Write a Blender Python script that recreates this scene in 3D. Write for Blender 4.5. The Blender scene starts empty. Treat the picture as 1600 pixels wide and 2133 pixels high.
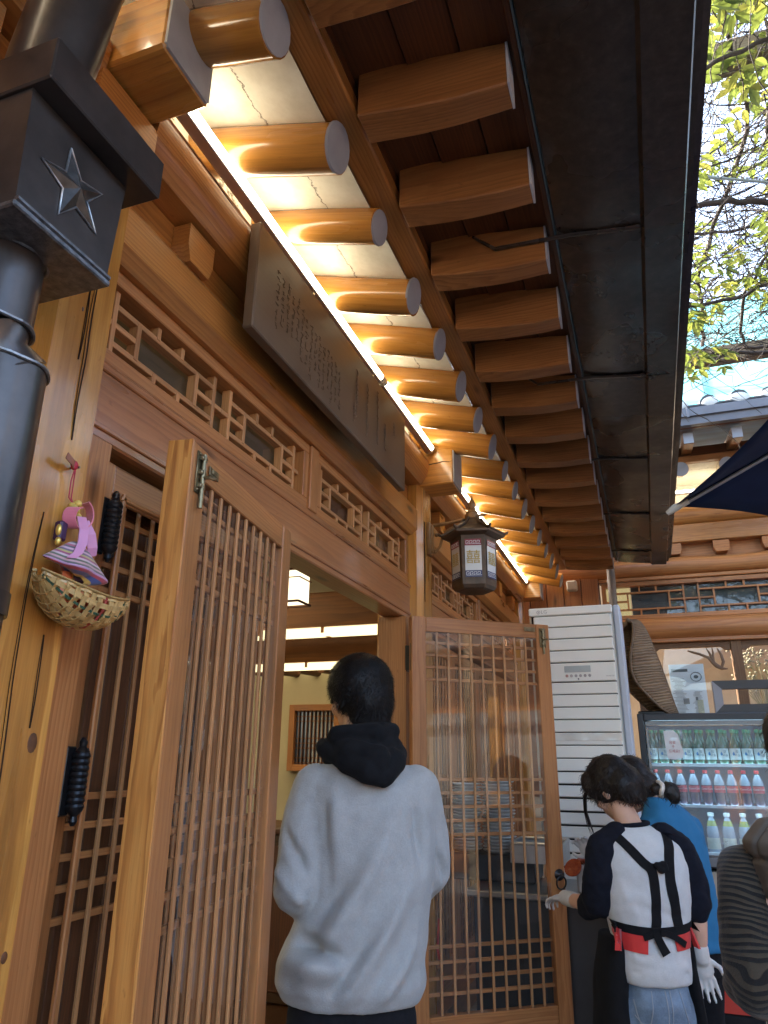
import bpy, bmesh, math, random
import numpy as np
from mathutils import Vector, Matrix, Euler, noise
from mathutils.bvhtree import BVHTree
random.seed(7); RN = random.Random(11)
SC = bpy.context.scene
COL = SC.collection
R = math.radians

# ------------------------------------------------------------------ camera
cam_d = bpy.data.cameras.new('camera'); cam = bpy.data.objects.new('camera', cam_d); COL.objects.link(cam)
cam_d.sensor_fit = 'HORIZONTAL'; cam_d.sensor_width = 36.0; cam_d.lens = 33.525
cam_d.clip_start = 0.02; cam_d.clip_end = 600
right = Vector((0.94114583, 0.33787341, 0.00927814)); down = Vector((-0.10278793, 0.31224985, -0.94442293)); fwd = Vector((-0.32199249, 0.88788602, 0.32860195))
CAM = Vector((1.15, 0.0, 1.5))
cam.matrix_world = Matrix(((right.x, -down.x, -fwd.x, CAM.x), (right.y, -down.y, -fwd.y, CAM.y), (right.z, -down.z, -fwd.z, CAM.z), (0, 0, 0, 1)))
SC.camera = cam

# ------------------------------------------------------------------ world, sun, exposure
SUN_EL, SUN_AZ = R(37), math.atan2(-0.75, 0.35)      # sun stands beyond the restaurant's roof
world = bpy.data.worlds.new('World'); SC.world = world; world.use_nodes = True
wn = world.node_tree; wn.nodes.clear()
sky = wn.nodes.new('ShaderNodeTexSky'); sky.sky_type = 'NISHITA'; sky.sun_disc = False
sky.sun_elevation = SUN_EL; sky.sun_rotation = SUN_AZ; sky.air_density = 1.0; sky.dust_density = 3.5; sky.ozone_density = 1.0
bg = wn.nodes.new('ShaderNodeBackground'); bg.inputs['Strength'].default_value = 0.15
wo = wn.nodes.new('ShaderNodeOutputWorld')
wn.links.new(sky.outputs[0], bg.inputs['Color']); wn.links.new(bg.outputs[0], wo.inputs['Surface'])
sun_d = bpy.data.lights.new('sun', 'SUN'); sun_d.energy = 2.0; sun_d.angle = R(0.5); sun_d.color = (1.0, 0.94, 0.85)
sun = bpy.data.objects.new('sun', sun_d); COL.objects.link(sun)
sdir = Vector((math.sin(SUN_AZ) * math.cos(SUN_EL), math.cos(SUN_AZ) * math.cos(SUN_EL), math.sin(SUN_EL)))
sun.rotation_euler = sdir.to_track_quat('Z', 'Y').to_euler(); sun.location = (-6, 4, 9)
SC.view_settings.view_transform = 'Standard'; SC.view_settings.look = 'None'; SC.view_settings.gamma = 1.0
SC.view_settings.exposure = 3.42; SC.view_settings.use_curve_mapping = False
SC.render.engine = 'CYCLES'
SC.cycles.use_denoising = True; SC.cycles.max_bounces = 8; SC.cycles.diffuse_bounces = 4; SC.cycles.glossy_bounces = 4
SC.cycles.transparent_max_bounces = 24; SC.cycles.transmission_bounces = 6
SC.cycles.sample_clamp_indirect = 6.0; SC.cycles.caustics_reflective = False; SC.cycles.caustics_refractive = False

# ------------------------------------------------------------------ mesh building
W = {}                                   # world matrix of every object made here
def wmat(o): return W.get(o.name, Matrix.Identity(4)) if o else Matrix.Identity(4)

class MB:
    def __init__(s): s.v = []; s.f = []; s.g = []; s.m = []; s.off()
    def off(s): s.o = (RN.uniform(0, 60), RN.uniform(-.12, .12), RN.uniform(-.12, .12)); return s
    def add(s, vs, fs, gs, m=0):
        b = len(s.v); o = s.o
        s.v += [tuple(v) for v in vs]; s.g += [(g[0] + o[0], g[1] + o[1], g[2] + o[2]) for g in gs]
        s.f += [tuple(i + b for i in f) for f in fs]; s.m += [m] * len(fs)
        return b
    def box(s, c, size, rot=None, ch=0.003, m=0):
        c = Vector(c); h = [x / 2 for x in size]; ch = min(ch, min(h) * .45)
        vs = []; idx = {}
        for a in range(3):
            for i in range(8):
                sg = [(1 if i >> k & 1 else -1) for k in range(3)]
                p = [sg[k] * (h[k] - (0 if k == a else ch)) for k in range(3)]
                idx[(a, i)] = len(vs); vs.append(Vector(p))
        fs = []
        for a in range(3):
            b, d = [k for k in range(3) if k != a]
            for sg in (0, 1):
                q = [(sg << a), (sg << a) | (1 << b), (sg << a) | (1 << b) | (1 << d), (sg << a) | (1 << d)]
                fs.append([idx[(a, i)] for i in q])
        for a in range(3):
            for b in range(a + 1, 3):
                d = 3 - a - b
                for sa in (0, 1):
                    for sb in (0, 1):
                        i0 = (sa << a) | (sb << b); i1 = i0 | (1 << d)
                        fs.append([idx[(a, i0)], idx[(b, i0)], idx[(b, i1)], idx[(a, i1)]])
        for i in range(8): fs.append([idx[(0, i)], idx[(1, i)], idx[(2, i)]])
        out = []
        for f in fs:
            n = (vs[f[1]] - vs[f[0]]).cross(vs[f[2]] - vs[f[0]]); ce = sum((vs[i] for i in f), Vector()) / len(f)
            out.append(f if n.dot(ce) > 0 else f[::-1])
        L = max(range(3), key=lambda k: size[k]); o2 = [k for k in range(3) if k != L]
        gs = [(v[L], v[o2[0]], v[o2[1]]) for v in vs]
        if rot is not None: vs = [rot @ v for v in vs]
        s.add([v + c for v in vs], out, gs, m); return s
    def beam(s, p0, p1, w, h, up=(0, 0, 1), ch=0.003, m=0):
        "bar from p0 to p1; w across, h along up"
        p0 = Vector(p0); p1 = Vector(p1); x = (p1 - p0); L = x.length; x = x / L
        z = Vector(up); z = (z - x * z.dot(x)).normalized(); y = z.cross(x)
        rot = Matrix((x, y, z)).transposed()
        s.box((p0 + p1) / 2, (L, w, h), rot, ch, m); return s
    def tube(s, path, rad, n=10, cap=True, m=0, flat=1.0, ref=None):
        P = [Vector(p) for p in path]; k = len(P)
        rr = rad if isinstance(rad, (list, tuple)) else [rad] * k
        T = []
        for i in range(k):
            t = P[min(i + 1, k - 1)] - P[max(i - 1, 0)]; T.append(t.normalized() if t.length > 1e-9 else Vector((0, 0, 1)))
        nrm = Vector(ref) if ref else (Vector((0, 0, 1)) if abs(T[0].z) < .9 else Vector((1, 0, 0)))
        vs = []; gs = []; L = 0
        for i in range(k):
            if i: L += (P[i] - P[i - 1]).length
            nrm = (nrm - T[i] * nrm.dot(T[i])); nrm = nrm.normalized() if nrm.length > 1e-6 else T[i].orthogonal().normalized(); bn = T[i].cross(nrm)
            for j in range(n):
                a = 2 * math.pi * j / n; ca, sa = math.cos(a) * rr[i] * flat, math.sin(a) * rr[i]
                vs.append(P[i] + nrm * ca + bn * sa); gs.append((L, ca, sa))
        fs = [(i * n + j, i * n + (j + 1) % n, (i + 1) * n + (j + 1) % n, (i + 1) * n + j) for i in range(k - 1) for j in range(n)]
        if cap: fs += [tuple(range(n))[::-1], tuple(range((k - 1) * n, k * n))]
        s.add(vs, fs, gs, m); return s
    def lathe(s, prof, n=16, O=(0, 0, 0), rot=None, m=0, cap=True, flat=1.0):
        O = Vector(O); vs = []; gs = []
        for r_, z in prof:
            for j in range(n):
                a = 2 * math.pi * j / n; v = Vector((r_ * math.cos(a), r_ * math.sin(a) * flat, z)); gs.append((v.z, v.x, v.y))
                vs.append(O + (rot @ v if rot is not None else v))
        k = len(prof)
        fs = [(i * n + j, i * n + (j + 1) % n, (i + 1) * n + (j + 1) % n, (i + 1) * n + j) for i in range(k - 1) for j in range(n)]
        if cap: fs += [tuple(range(n))[::-1], tuple(range((k - 1) * n, k * n))]
        s.add(vs, fs, gs, m); return s
    def prism(s, poly, O, U, V, Wv, m=0, flip=False):
        "polygon (u,v) at O in axes U,V extruded along Wv"
        O = Vector(O); U = Vector(U); V = Vector(V); Wv = Vector(Wv); n = len(poly); L = Wv.length
        a = [O + U * p[0] + V * p[1] for p in poly]; vs = a + [v + Wv for v in a]
        long_w = L > max(abs(p[0]) for p in poly) * 2
        gs = [((0, p[0], p[1]) if long_w else (p[0], p[1], 0)) for p in poly] + [((L, p[0], p[1]) if long_w else (p[0], p[1], L)) for p in poly]
        fs = [(i, (i + 1) % n, n + (i + 1) % n, n + i) for i in range(n)] + [tuple(range(n))[::-1], tuple(range(n, 2 * n))]
        area = sum(poly[i][0] * poly[(i + 1) % n][1] - poly[(i + 1) % n][0] * poly[i][1] for i in range(n))
        if (area > 0) != (U.cross(V).dot(Wv) > 0): fs = [f[::-1] for f in fs]
        s.add(vs, fs, gs, m); return s
    def grid(s, fn, nu, nv, m=0, gfn=None):
        vs = [Vector(fn(i / nu, j / nv)) for j in range(nv + 1) for i in range(nu + 1)]
        gs = [(gfn(i / nu, j / nv) if gfn else tuple(vs[j * (nu + 1) + i])) for j in range(nv + 1) for i in range(nu + 1)]
        fs = [(j * (nu + 1) + i, j * (nu + 1) + i + 1, (j + 1) * (nu + 1) + i + 1, (j + 1) * (nu + 1) + i) for j in range(nv) for i in range(nu)]
        s.add(vs, fs, gs, m); return s
    def ell(s, c, r, rot=None, n=14, k=10, m=0):
        prof = [(math.sin(math.pi * i / k), -math.cos(math.pi * i / k)) for i in range(k + 1)]
        c = Vector(c); vs = []; gs = []
        for p in prof:
            pr = max(p[0], 1e-4)
            for j in range(n):
                a = 2 * math.pi * j / n; v = Vector((pr * math.cos(a) * r[0], pr * math.sin(a) * r[1], p[1] * r[2])); gs.append(tuple(v))
                vs.append(c + (rot @ v if rot is not None else v))
        fs = [(i * n + j, i * n + (j + 1) % n, (i + 1) * n + (j + 1) % n, (i + 1) * n + j) for i in range(k) for j in range(n)]
        fs += [tuple(range(n))[::-1], tuple(range(k * n, (k + 1) * n))]
        s.add(vs, fs, gs, m); return s
    def mesh(s, name, mats, smooth=None):
        me = bpy.data.meshes.new(name); me.from_pydata(s.v, [], s.f)
        at = me.attributes.new('gc', 'FLOAT_VECTOR', 'POINT'); at.data.foreach_set('vector', np.array(s.g, dtype=np.float32).ravel())
        mats = mats if isinstance(mats, (list, tuple)) else [mats]
        for k in mats: me.materials.append(k)
        if len(mats) > 1: me.polygons.foreach_set('material_index', np.array(s.m, dtype=np.int32))
        if smooth:
            me.polygons.foreach_set('use_smooth', np.ones(len(me.polygons), dtype=bool)); me.set_sharp_from_angle(angle=R(smooth))
        me.update(); return me

def link(o, parent, world_m):
    COL.objects.link(o); o.parent = parent; W[o.name] = world_m
    o.matrix_basis = wmat(parent).inverted() @ world_m
    return o
def empty(name, loc=(0, 0, 0), rz=0, parent=None):
    o = bpy.data.objects.new(name, None); o.empty_display_size = .1
    return link(o, parent, Matrix.Translation(loc) @ Matrix.Rotation(rz, 4, 'Z'))
def obj(name, mb, mats, parent=None, smooth=None, local=False):
    "mesh object; mb in world space, or in the parent's space if local"
    me = mb.mesh(name, mats, smooth) if isinstance(mb, MB) else mb
    wm = wmat(parent)
    if not local and parent: me.transform(wm.inverted())
    o = bpy.data.objects.new(name, me); COL.objects.link(o); o.parent = parent; W[o.name] = wm.copy(); return o
def tag(o, label, cat, group=None, kind=None):
    o['label'] = label; o['category'] = cat
    if group: o['group'] = group
    if kind: o['kind'] = kind
    return o
def struct(o): o['kind'] = 'structure'; return o

# ------------------------------------------------------------------ materials
def mat(name):
    m = bpy.data.materials.new(name); m.use_nodes = True; nt = m.node_tree; nt.nodes.clear()
    out = nt.nodes.new('ShaderNodeOutputMaterial'); return m, nt, out
def nd(nt, t, **kw):
    n = nt.nodes.new('ShaderNode' + t)
    for k, v in kw.items():
        if k in n.inputs.keys() and not hasattr(n, k): n.inputs[k].default_value = v
        else: setattr(n, k, v)
    return n
def ramp(nt, stops, src=None, interp='LINEAR'):
    n = nt.nodes.new('ShaderNodeValToRGB'); n.color_ramp.interpolation = interp
    el = n.color_ramp.elements
    while len(el) < len(stops): el.new(.5)
    for e, (p, c) in zip(el, stops): e.position = p; e.color = (c[0], c[1], c[2], 1) if hasattr(c, '__len__') else (c, c, c, 1)
    if src is not None: nt.links.new(src, n.inputs[0])
    return n
def mixc(nt, a, b, fac, mode='MIX'):
    n = nt.nodes.new('ShaderNodeMix'); n.data_type = 'RGBA'; n.blend_type = mode
    for sock, val in ((n.inputs[6], a), (n.inputs[7], b), (n.inputs[0], fac)):
        if hasattr(val, 'is_output') or hasattr(val, 'links') and not isinstance(val, (tuple, list, float, int)): nt.links.new(val, sock)
        elif isinstance(val, (tuple, list)): sock.default_value = (*val[:3], 1)
        else: sock.default_value = val
    return n.outputs[2]
def mapped(nt, scale=(1, 1, 1), loc=(0, 0, 0), attr='gc'):
    a = nt.nodes.new('ShaderNodeAttribute'); a.attribute_name = attr
    mp = nt.nodes.new('ShaderNodeMapping'); mp.inputs['Scale'].default_value = scale; mp.inputs['Location'].default_value = loc
    nt.links.new(a.outputs['Vector'], mp.inputs['Vector']); return mp.outputs[0]
def noise_t(nt, vec, scale, detail=3, rough=.55, dist=0):
    n = nt.nodes.new('ShaderNodeTexNoise'); n.inputs['Scale'].default_value = scale; n.inputs['Detail'].default_value = detail
    n.inputs['Roughness'].default_value = rough; n.inputs['Distortion'].default_value = dist
    if vec is not None: nt.links.new(vec, n.inputs['Vector'])
    return n.outputs['Fac']
def bump(nt, h, strength=.3, dist=.004, prev=None):
    b = nt.nodes.new('ShaderNodeBump'); b.inputs['Strength'].default_value = strength; b.inputs['Distance'].default_value = dist
    nt.links.new(h, b.inputs['Height'])
    if prev is not None: nt.links.new(prev, b.inputs['Normal'])
    return b.outputs[0]
def bsdf(nt, out, col=None, rough=.5, metal=0, spec=.5, coat=0, coat_rough=.1, normal=None, trans=0, sheen=0, emis=None, estr=0, alpha=1, sss=0):
    b = nt.nodes.new('ShaderNodeBsdfPrincipled'); i = b.inputs
    if col is not None:
        if isinstance(col, (tuple, list)): i['Base Color'].default_value = (*col[:3], 1)
        else: nt.links.new(col, i['Base Color'])
    if isinstance(rough, (int, float)): i['Roughness'].default_value = rough
    else: nt.links.new(rough, i['Roughness'])
    i['Metallic'].default_value = metal; i['Specular IOR Level'].default_value = spec
    i['Coat Weight'].default_value = coat; i['Coat Roughness'].default_value = coat_rough
    i['Transmission Weight'].default_value = trans; i['Sheen Weight'].default_value = sheen; i['Alpha'].default_value = alpha
    if sss: i['Subsurface Weight'].default_value = sss; i['Subsurface Radius'].default_value = (.02, .008, .004); i['Subsurface Scale'].default_value = .5
    if emis is not None: i['Emission Color'].default_value = (*emis, 1); i['Emission Strength'].default_value = estr
    if normal is not None: nt.links.new(normal, i['Normal'])
    nt.links.new(b.outputs[0], out.inputs['Surface']); return b

def wood(name, dark, mid, light, rough=.42, coat=0.0, ring=26, dirt=.25, grain=.5, knots=True, bumps=.25):
    dark, mid, light = [(c[0] * .94, c[1] * .79, c[2] * .56) for c in (dark, mid, light)]
    m, nt, out = mat(name)
    v = mapped(nt, (.10, 1, 1))
    w = nd(nt, 'TexWave', wave_type='RINGS', rings_direction='X', wave_profile='SAW'); nt.links.new(v, w.inputs['Vector'])
    w.inputs['Scale'].default_value = ring; w.inputs['Distortion'].default_value = 9; w.inputs['Detail'].default_value = 2.5
    w.inputs['Detail Scale'].default_value = .8; w.inputs['Detail Roughness'].default_value = .55
    fib = noise_t(nt, mapped(nt, (7, 260, 260)), 1.0, 2, .6)
    big = noise_t(nt, mapped(nt, (.9, 5, 5)), 1.0, 4, .6)
    ring_c = ramp(nt, [(0, light), (.5, mid), (.88, dark), (1, mid)], w.outputs['Fac'])
    gmod = ramp(nt, [(.32, grain * .25), (.68, grain)], noise_t(nt, mapped(nt, (.5, 14, 14), (2, 5, 1)), 1.0, 3, .6))
    base = mixc(nt, mid, ring_c.outputs[0], gmod.outputs[0])
    tone = ramp(nt, [(.25, (.50, .46, .43)), (.5, (1, 1, 1)), (.8, (1.3, 1.26, 1.15))], big)
    c = mixc(nt, base, tone.outputs[0], .85, 'MULTIPLY')
    ft = ramp(nt, [(.3, (.8, .78, .76)), (.65, (1.1, 1.1, 1.1))], fib)
    c = mixc(nt, c, ft.outputs[0], .6, 'MULTIPLY')
    if dirt:
        dv = ramp(nt, [(.55, 0), (.78, 1)], noise_t(nt, mapped(nt, (2.2, 9, 9), (3, 1, 7)), 1.0, 6, .7))
        dm = nt.nodes.new('ShaderNodeMath'); dm.operation = 'MULTIPLY'; nt.links.new(dv.outputs[0], dm.inputs[0]); dm.inputs[1].default_value = dirt
        c = mixc(nt, c, tuple(x * .35 for x in dark), dm.outputs[0])
    sp_ = ramp(nt, [(.66, 0), (.74, 1)], noise_t(nt, mapped(nt, (26, 70, 70), (1, 8, 3)), 1.0, 3, .6)); sm2 = nt.nodes.new('ShaderNodeMath'); sm2.operation = 'MULTIPLY'; nt.links.new(sp_.outputs[0], sm2.inputs[0]); sm2.inputs[1].default_value = .30
    c = mixc(nt, c, tuple(x * .3 for x in dark), sm2.outputs[0])
    if knots:
        vo = nd(nt, 'TexVoronoi', feature='F1'); vo.inputs['Scale'].default_value = 1.0; vo.inputs['Randomness'].default_value = 1.0
        nt.links.new(mapped(nt, (1.5, 5.5, 5.5), (5, 2, 4)), vo.inputs['Vector'])
        kr = ramp(nt, [(.035, 1), (.075, .55), (.12, 0)], vo.outputs['Distance'])
        c = mixc(nt, c, tuple(x * .30 for x in dark), kr.outputs[0])
    rr = ramp(nt, [(.3, max(.05, rough - .10)), (.7, rough + .12)], big)
    n1 = bump(nt, w.outputs['Fac'], bumps * .22, .001); n2 = bump(nt, fib, bumps, .0012, n1)
    bsdf(nt, out, c, rr.outputs[0], spec=.38, coat=coat, coat_rough=.10, normal=n2)
    return m

def plain(name, col, rough=.5, metal=0, var=.15, vscale=6, coat=0, bumpamt=0, bscale=60, sheen=0, spec=.5, sss=0, coat_rough=.1):
    m, nt, out = mat(name); v = mapped(nt)
    n = noise_t(nt, v, vscale, 5, .6)
    t = ramp(nt, [(.25, tuple(max(0, c * (1 - var)) for c in col)), (.75, tuple(min(1, c * (1 + var)) for c in col))], n)
    nm = bump(nt, noise_t(nt, v, bscale, 4, .6), bumpamt, .003) if bumpamt else None
    bsdf(nt, out, t.outputs[0], rough, metal, spec=spec, coat=coat, normal=nm, sheen=sheen, sss=sss, coat_rough=coat_rough); return m

def emit(name, col, strength):
    m, nt, out = mat(name); e = nd(nt, 'Emission'); e.inputs[0].default_value = (*col, 1); e.inputs[1].default_value = strength
    nt.links.new(e.outputs[0], out.inputs['Surface']); return m
def glass_mat(name, tint=(.96, .97, .96), refl=1.0, rough=.0, dust_haze=.0):
    m, nt, out = mat(name)
    tr = nd(nt, 'BsdfTransparent'); tr.inputs[0].default_value = (*tint, 1)
    gl = nd(nt, 'BsdfGlossy'); gl.inputs['Color'].default_value = (refl, refl, refl, 1); gl.inputs['Roughness'].default_value = rough
    lw = nd(nt, 'LayerWeight'); lw.inputs[0].default_value = .5
    pw = nd(nt, 'Math', operation='POWER'); nt.links.new(lw.outputs['Facing'], pw.inputs[0]); pw.inputs[1].default_value = 3.5
    fr = nd(nt, 'Math', operation='MULTIPLY_ADD'); nt.links.new(pw.outputs[0], fr.inputs[0]); fr.inputs[1].default_value = .85; fr.inputs[2].default_value = .05
    mx = nd(nt, 'MixShader'); nt.links.new(fr.outputs[0], mx.inputs[0]); nt.links.new(tr.outputs[0], mx.inputs[1]); nt.links.new(gl.outputs[0], mx.inputs[2])
    last = mx.outputs[0]
    if dust_haze:
        df = nd(nt, 'BsdfDiffuse'); df.inputs[0].default_value = (.75, .75, .72, 1)
        m2 = nd(nt, 'MixShader'); nz = ramp(nt, [(.35, dust_haze * .5), (.7, dust_haze * 1.5)], noise_t(nt, mapped(nt), 5, 6, .7))
        nt.links.new(nz.outputs[0], m2.inputs[0]); nt.links.new(last, m2.inputs[1]); nt.links.new(df.outputs[0], m2.inputs[2]); last = m2.outputs[0]
    nt.links.new(last, out.inputs['Surface']); return m

M = {}
M['pine'] = wood('pine_varnished', (.20, .08, .026), (.44, .22, .08), (.56, .31, .12), .33, .4)
M['post'] = wood('pine_post', (.28, .12, .035), (.53, .29, .085), (.64, .39, .13), .28, .5, ring=14, dirt=.45, grain=.7)
M['rafter'] = wood('rafter_pine', (.30, .14, .035), (.50, .27, .075), (.62, .36, .12), .24, .6, ring=12, dirt=.25, grain=.45, bumps=.12)
M['header'] = wood('header_pine', (.17, .068, .034), (.35, .165, .085), (.45, .235, .125), .33, .5, ring=22, dirt=.25)
M['frame'] = wood('frame_pine', (.22, .085, .036), (.40, .195, .088), (.50, .27, .13), .45, .1, ring=30, dirt=.18, grain=.6)
M['slat'] = wood('slat_pine', (.28, .13, .065), (.47, .265, .145), (.56, .34, .20), .45, .05, ring=30, dirt=.12, knots=False)
M['leafedge'] = wood('door_edge_pine', (.24, .085, .028), (.54, .26, .08), (.66, .37, .13), .42, .1, ring=34, grain=.95, dirt=.1)
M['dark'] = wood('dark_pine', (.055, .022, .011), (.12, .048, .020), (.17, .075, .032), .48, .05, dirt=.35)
M['flyer'] = wood('flying_rafter_pine', (.16, .07, .028), (.33, .165, .07), (.44, .24, .11), .5, .0, dirt=.4)
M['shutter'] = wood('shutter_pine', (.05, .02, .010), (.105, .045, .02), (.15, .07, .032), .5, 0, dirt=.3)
M['floorwood'] = wood('dark_floor', (.03, .014, .007), (.07, .033, .015), (.10, .05, .022), .3, .3)
M['inner'] = wood('interior_beam_pine', (.14, .06, .02), (.26, .115, .036), (.33, .16, .055), .5, .0, ring=12, dirt=.1)
M['weather'] = wood('weathered_wood', (.07, .04, .025), (.17, .105, .066), (.26, .175, .12), .65, 0, dirt=.45, bumps=.6)
M['log'] = wood('back_log_pine', (.24, .10, .04), (.43, .205, .09), (.54, .30, .15), .45, .1, ring=14, dirt=.25)
M['endgrey'] = plain('grey_end_paint', (.33, .345, .375), .6, var=.12, vscale=12, bumpamt=.2, bscale=40)
M['endwhite'] = plain('pale_end_paint', (.50, .515, .55), .6, var=.15, vscale=14, bumpamt=.2, bscale=40)
M['black'] = plain('black_iron', (.012, .012, .013), .32, .3, var=.3, vscale=30, bumpamt=.2, bscale=90)
M['brass'] = plain('aged_brass', (.20, .16, .09), .38, .85, var=.4, vscale=40, bumpamt=.2, bscale=90)
M['glass'] = glass_mat('door_glass', dust_haze=.012)
M['glass2'] = glass_mat('transom_glass', (.62, .66, .66), dust_haze=.03)
M['steel'] = plain('stainless_steel', (.55, .56, .57), .28, .95, var=.1, vscale=20)
M['white'] = plain('white_paint', (.76, .75, .70), .4, var=.04, vscale=4)
M['alu'] = plain('aluminium', (.55, .54, .52), .35, .8, var=.1, vscale=15)

def plaster_mat():
    m, nt, out = mat('cracked_plaster'); v = mapped(nt)
    n = noise_t(nt, v, 9, 6, .65); c = ramp(nt, [(.3, (.66, .62, .50)), (.6, (.80, .77, .66)), (.8, (.72, .67, .52))], n)
    # a hairline crack that wanders along the panel (gc.y runs across the eave)
    sx = nd(nt, 'SeparateXYZ'); nt.links.new(v, sx.inputs[0])
    wob = noise_t(nt, v, 14, 6, .7)
    ma = nd(nt, 'Math', operation='MULTIPLY_ADD'); nt.links.new(wob, ma.inputs[0]); ma.inputs[1].default_value = .085; nt.links.new(sx.outputs[1], ma.inputs[2])
    sb = nd(nt, 'Math', operation='SUBTRACT'); nt.links.new(ma.outputs[0], sb.inputs[0]); sb.inputs[1].default_value = .04
    ab = nd(nt, 'Math', operation='ABSOLUTE'); nt.links.new(sb.outputs[0], ab.inputs[0])
    cr = ramp(nt, [(.0, 1), (.0016, .8), (.0034, 0)], ab.outputs[0])
    c2 = mixc(nt, c.outputs[0], (.12, .085, .05), cr.outputs[0])
    inv = ramp(nt, [(0, 1), (1, 0)], cr.outputs[0])
    bsdf(nt, out, c2, .8, normal=bump(nt, inv.outputs[0], .6, .003, bump(nt, n, .15, .004))); return m
M['plaster'] = plaster_mat()
M['wallplaster'] = plain('interior_plaster', (.50, .44, .29), .85, var=.08, vscale=3)

def metal_sheet():
    m, nt, out = mat('brown_sheet_metal'); v = mapped(nt)
    big = noise_t(nt, v, 2.2, 3, .5); f = noise_t(nt, v, 30, 5, .65)
    c = ramp(nt, [(.3, (.034, .025, .019)), (.55, (.054, .040, .031)), (.8, (.09, .07, .056))], f)
    rr = ramp(nt, [(.3, .20), (.7, .38)], big)
    bsdf(nt, out, c.outputs[0], rr.outputs[0], .3, spec=.5, normal=bump(nt, big, .55, .03)); return m
M['sheet'] = metal_sheet()
M['pipe'] = plain('downpipe_paint', (.050, .041, .037), .30, .45, var=.5, vscale=9, bumpamt=.15, bscale=14, coat=.1)

LED_E, LEDC = 1.9, (1.0, .87, .62)
M['led'] = emit('led_tube_glow', LEDC, LED_E)
M['warm'] = emit('warm_lamp_paper', (1.0, .82, .52), .22)
M['strip'] = emit('ceiling_lamp_paper', (1.0, .84, .46), .20)
M['strip_added'] = emit('added_lamp_bright', (1.0, .84, .50), 1.5)  # glow of the extra out-of-sight lamps
# ================================================================== ground and setting
g = MB(); g.grid(lambda u, v: (-60 + 120 * u, -60 + 120 * v, 0), 12, 12)
gm, nt, out = mat('courtyard_stone'); v = mapped(nt)
gn = noise_t(nt, v, 1.5, 6, .6); gf = noise_t(nt, v, 60, 4, .7)
gc_ = mixc(nt, ramp(nt, [(.3, (.10, .10, .10)), (.7, (.17, .165, .16))], gn).outputs[0], ramp(nt, [(.3, (.8, .8, .8)), (.7, (1.15, 1.15, 1.15))], gf).outputs[0], .8, 'MULTIPLY')
bsdf(nt, out, gc_, .75, normal=bump(nt, gf, .4, .004))
struct(obj('ground', g, gm))

# ================================================================== the restaurant (side building)
B = empty('restaurant_building', (0, 3.6, 0))
tag(B, 'timber tiled-roof restaurant with lattice doors and round rafters along the courtyard', 'building')
HB, HT = 2.20, 2.40            # header bottom / top
def lattice_module(mb_list, y0, y1, z0, z1, x, t=.016, d=.022, flipaxis=False):
    "fretwork of one pane: returns list of (p0,p1) bars in (s,z)"
    L = y1 - y0; H = z1 - z0; S = lambda a: y0 + L * a; Z = lambda b: z0 + H * b
    bars = []
    for a in (.085, .915): bars.append((S(a), Z(0), S(a), Z(1)))
    for b in (.21, .79): bars.append((S(.085), Z(b), S(.915), Z(b)))
    for a in (.256, .744): bars.append((S(a), Z(.21), S(a), Z(.79)))
    for a0, a1 in ((0, .256), (.744, 1)): bars.append((S(a0), Z(.5), S(a1), Z(.5)))
    for a in (.40, .60): bars += [(S(a), Z(.79), S(a), Z(1)), (S(a), Z(0), S(a), Z(.21))]
    return bars
def transom(parent, y0, y1, z0, z1, x, n, axis='y', mats=None):
    "framed fret window; axis y: lies in plane x=const, axis x: plane y=const"
    fm, sm = mats or (M['frame'], M['slat'])
    P = (lambda s, z, d=0: (x + d, s, z)) if axis == 'y' else (lambda s, z, d=0: (s, x - d, z))
    up = (1, 0, 0) if axis == 'y' else (0, -1, 0)
    fr = MB(); w = .04
    fr.beam(P(y0, z0 + w / 2), P(y1, z0 + w / 2), w, .07, up); fr.off().beam(P(y0, z1 - w / 2), P(y1, z1 - w / 2), w, .07, up)
    fr.off().beam(P(y0 + w / 2, z0 + w), P(y0 + w / 2, z1 - w), w, .07, up); fr.off().beam(P(y1 - w / 2, z0 + w), P(y1 - w / 2, z1 - w), w, .07, up)
    f = obj('transom_window', fr, fm, parent)
    a0, a1, b0, b1 = y0 + w, y1 - w, z0 + w, z1 - w
    L = (a1 - a0) / n
    for k in range(n):
        for i, (s0, q0, s1, q1) in enumerate(lattice_module(None, a0 + k * L, a0 + (k + 1) * L, b0, b1, x)):
            mb = MB(); vert = abs(s0 - s1) < 1e-6
            mb.beam(P(s0, q0, .0 if vert else -.002), P(s1, q1, .0 if vert else -.002), .016, .03, up, .0015)
            obj('slat', mb, sm, f)
    gl = MB()
    gl.grid(lambda u, v: P(a0 + (a1 - a0) * u, b0 + (b1 - b0) * v, -.024), 1, 1)
    obj('glass_pane', gl, M['glass2'], f)
    return f

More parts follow.
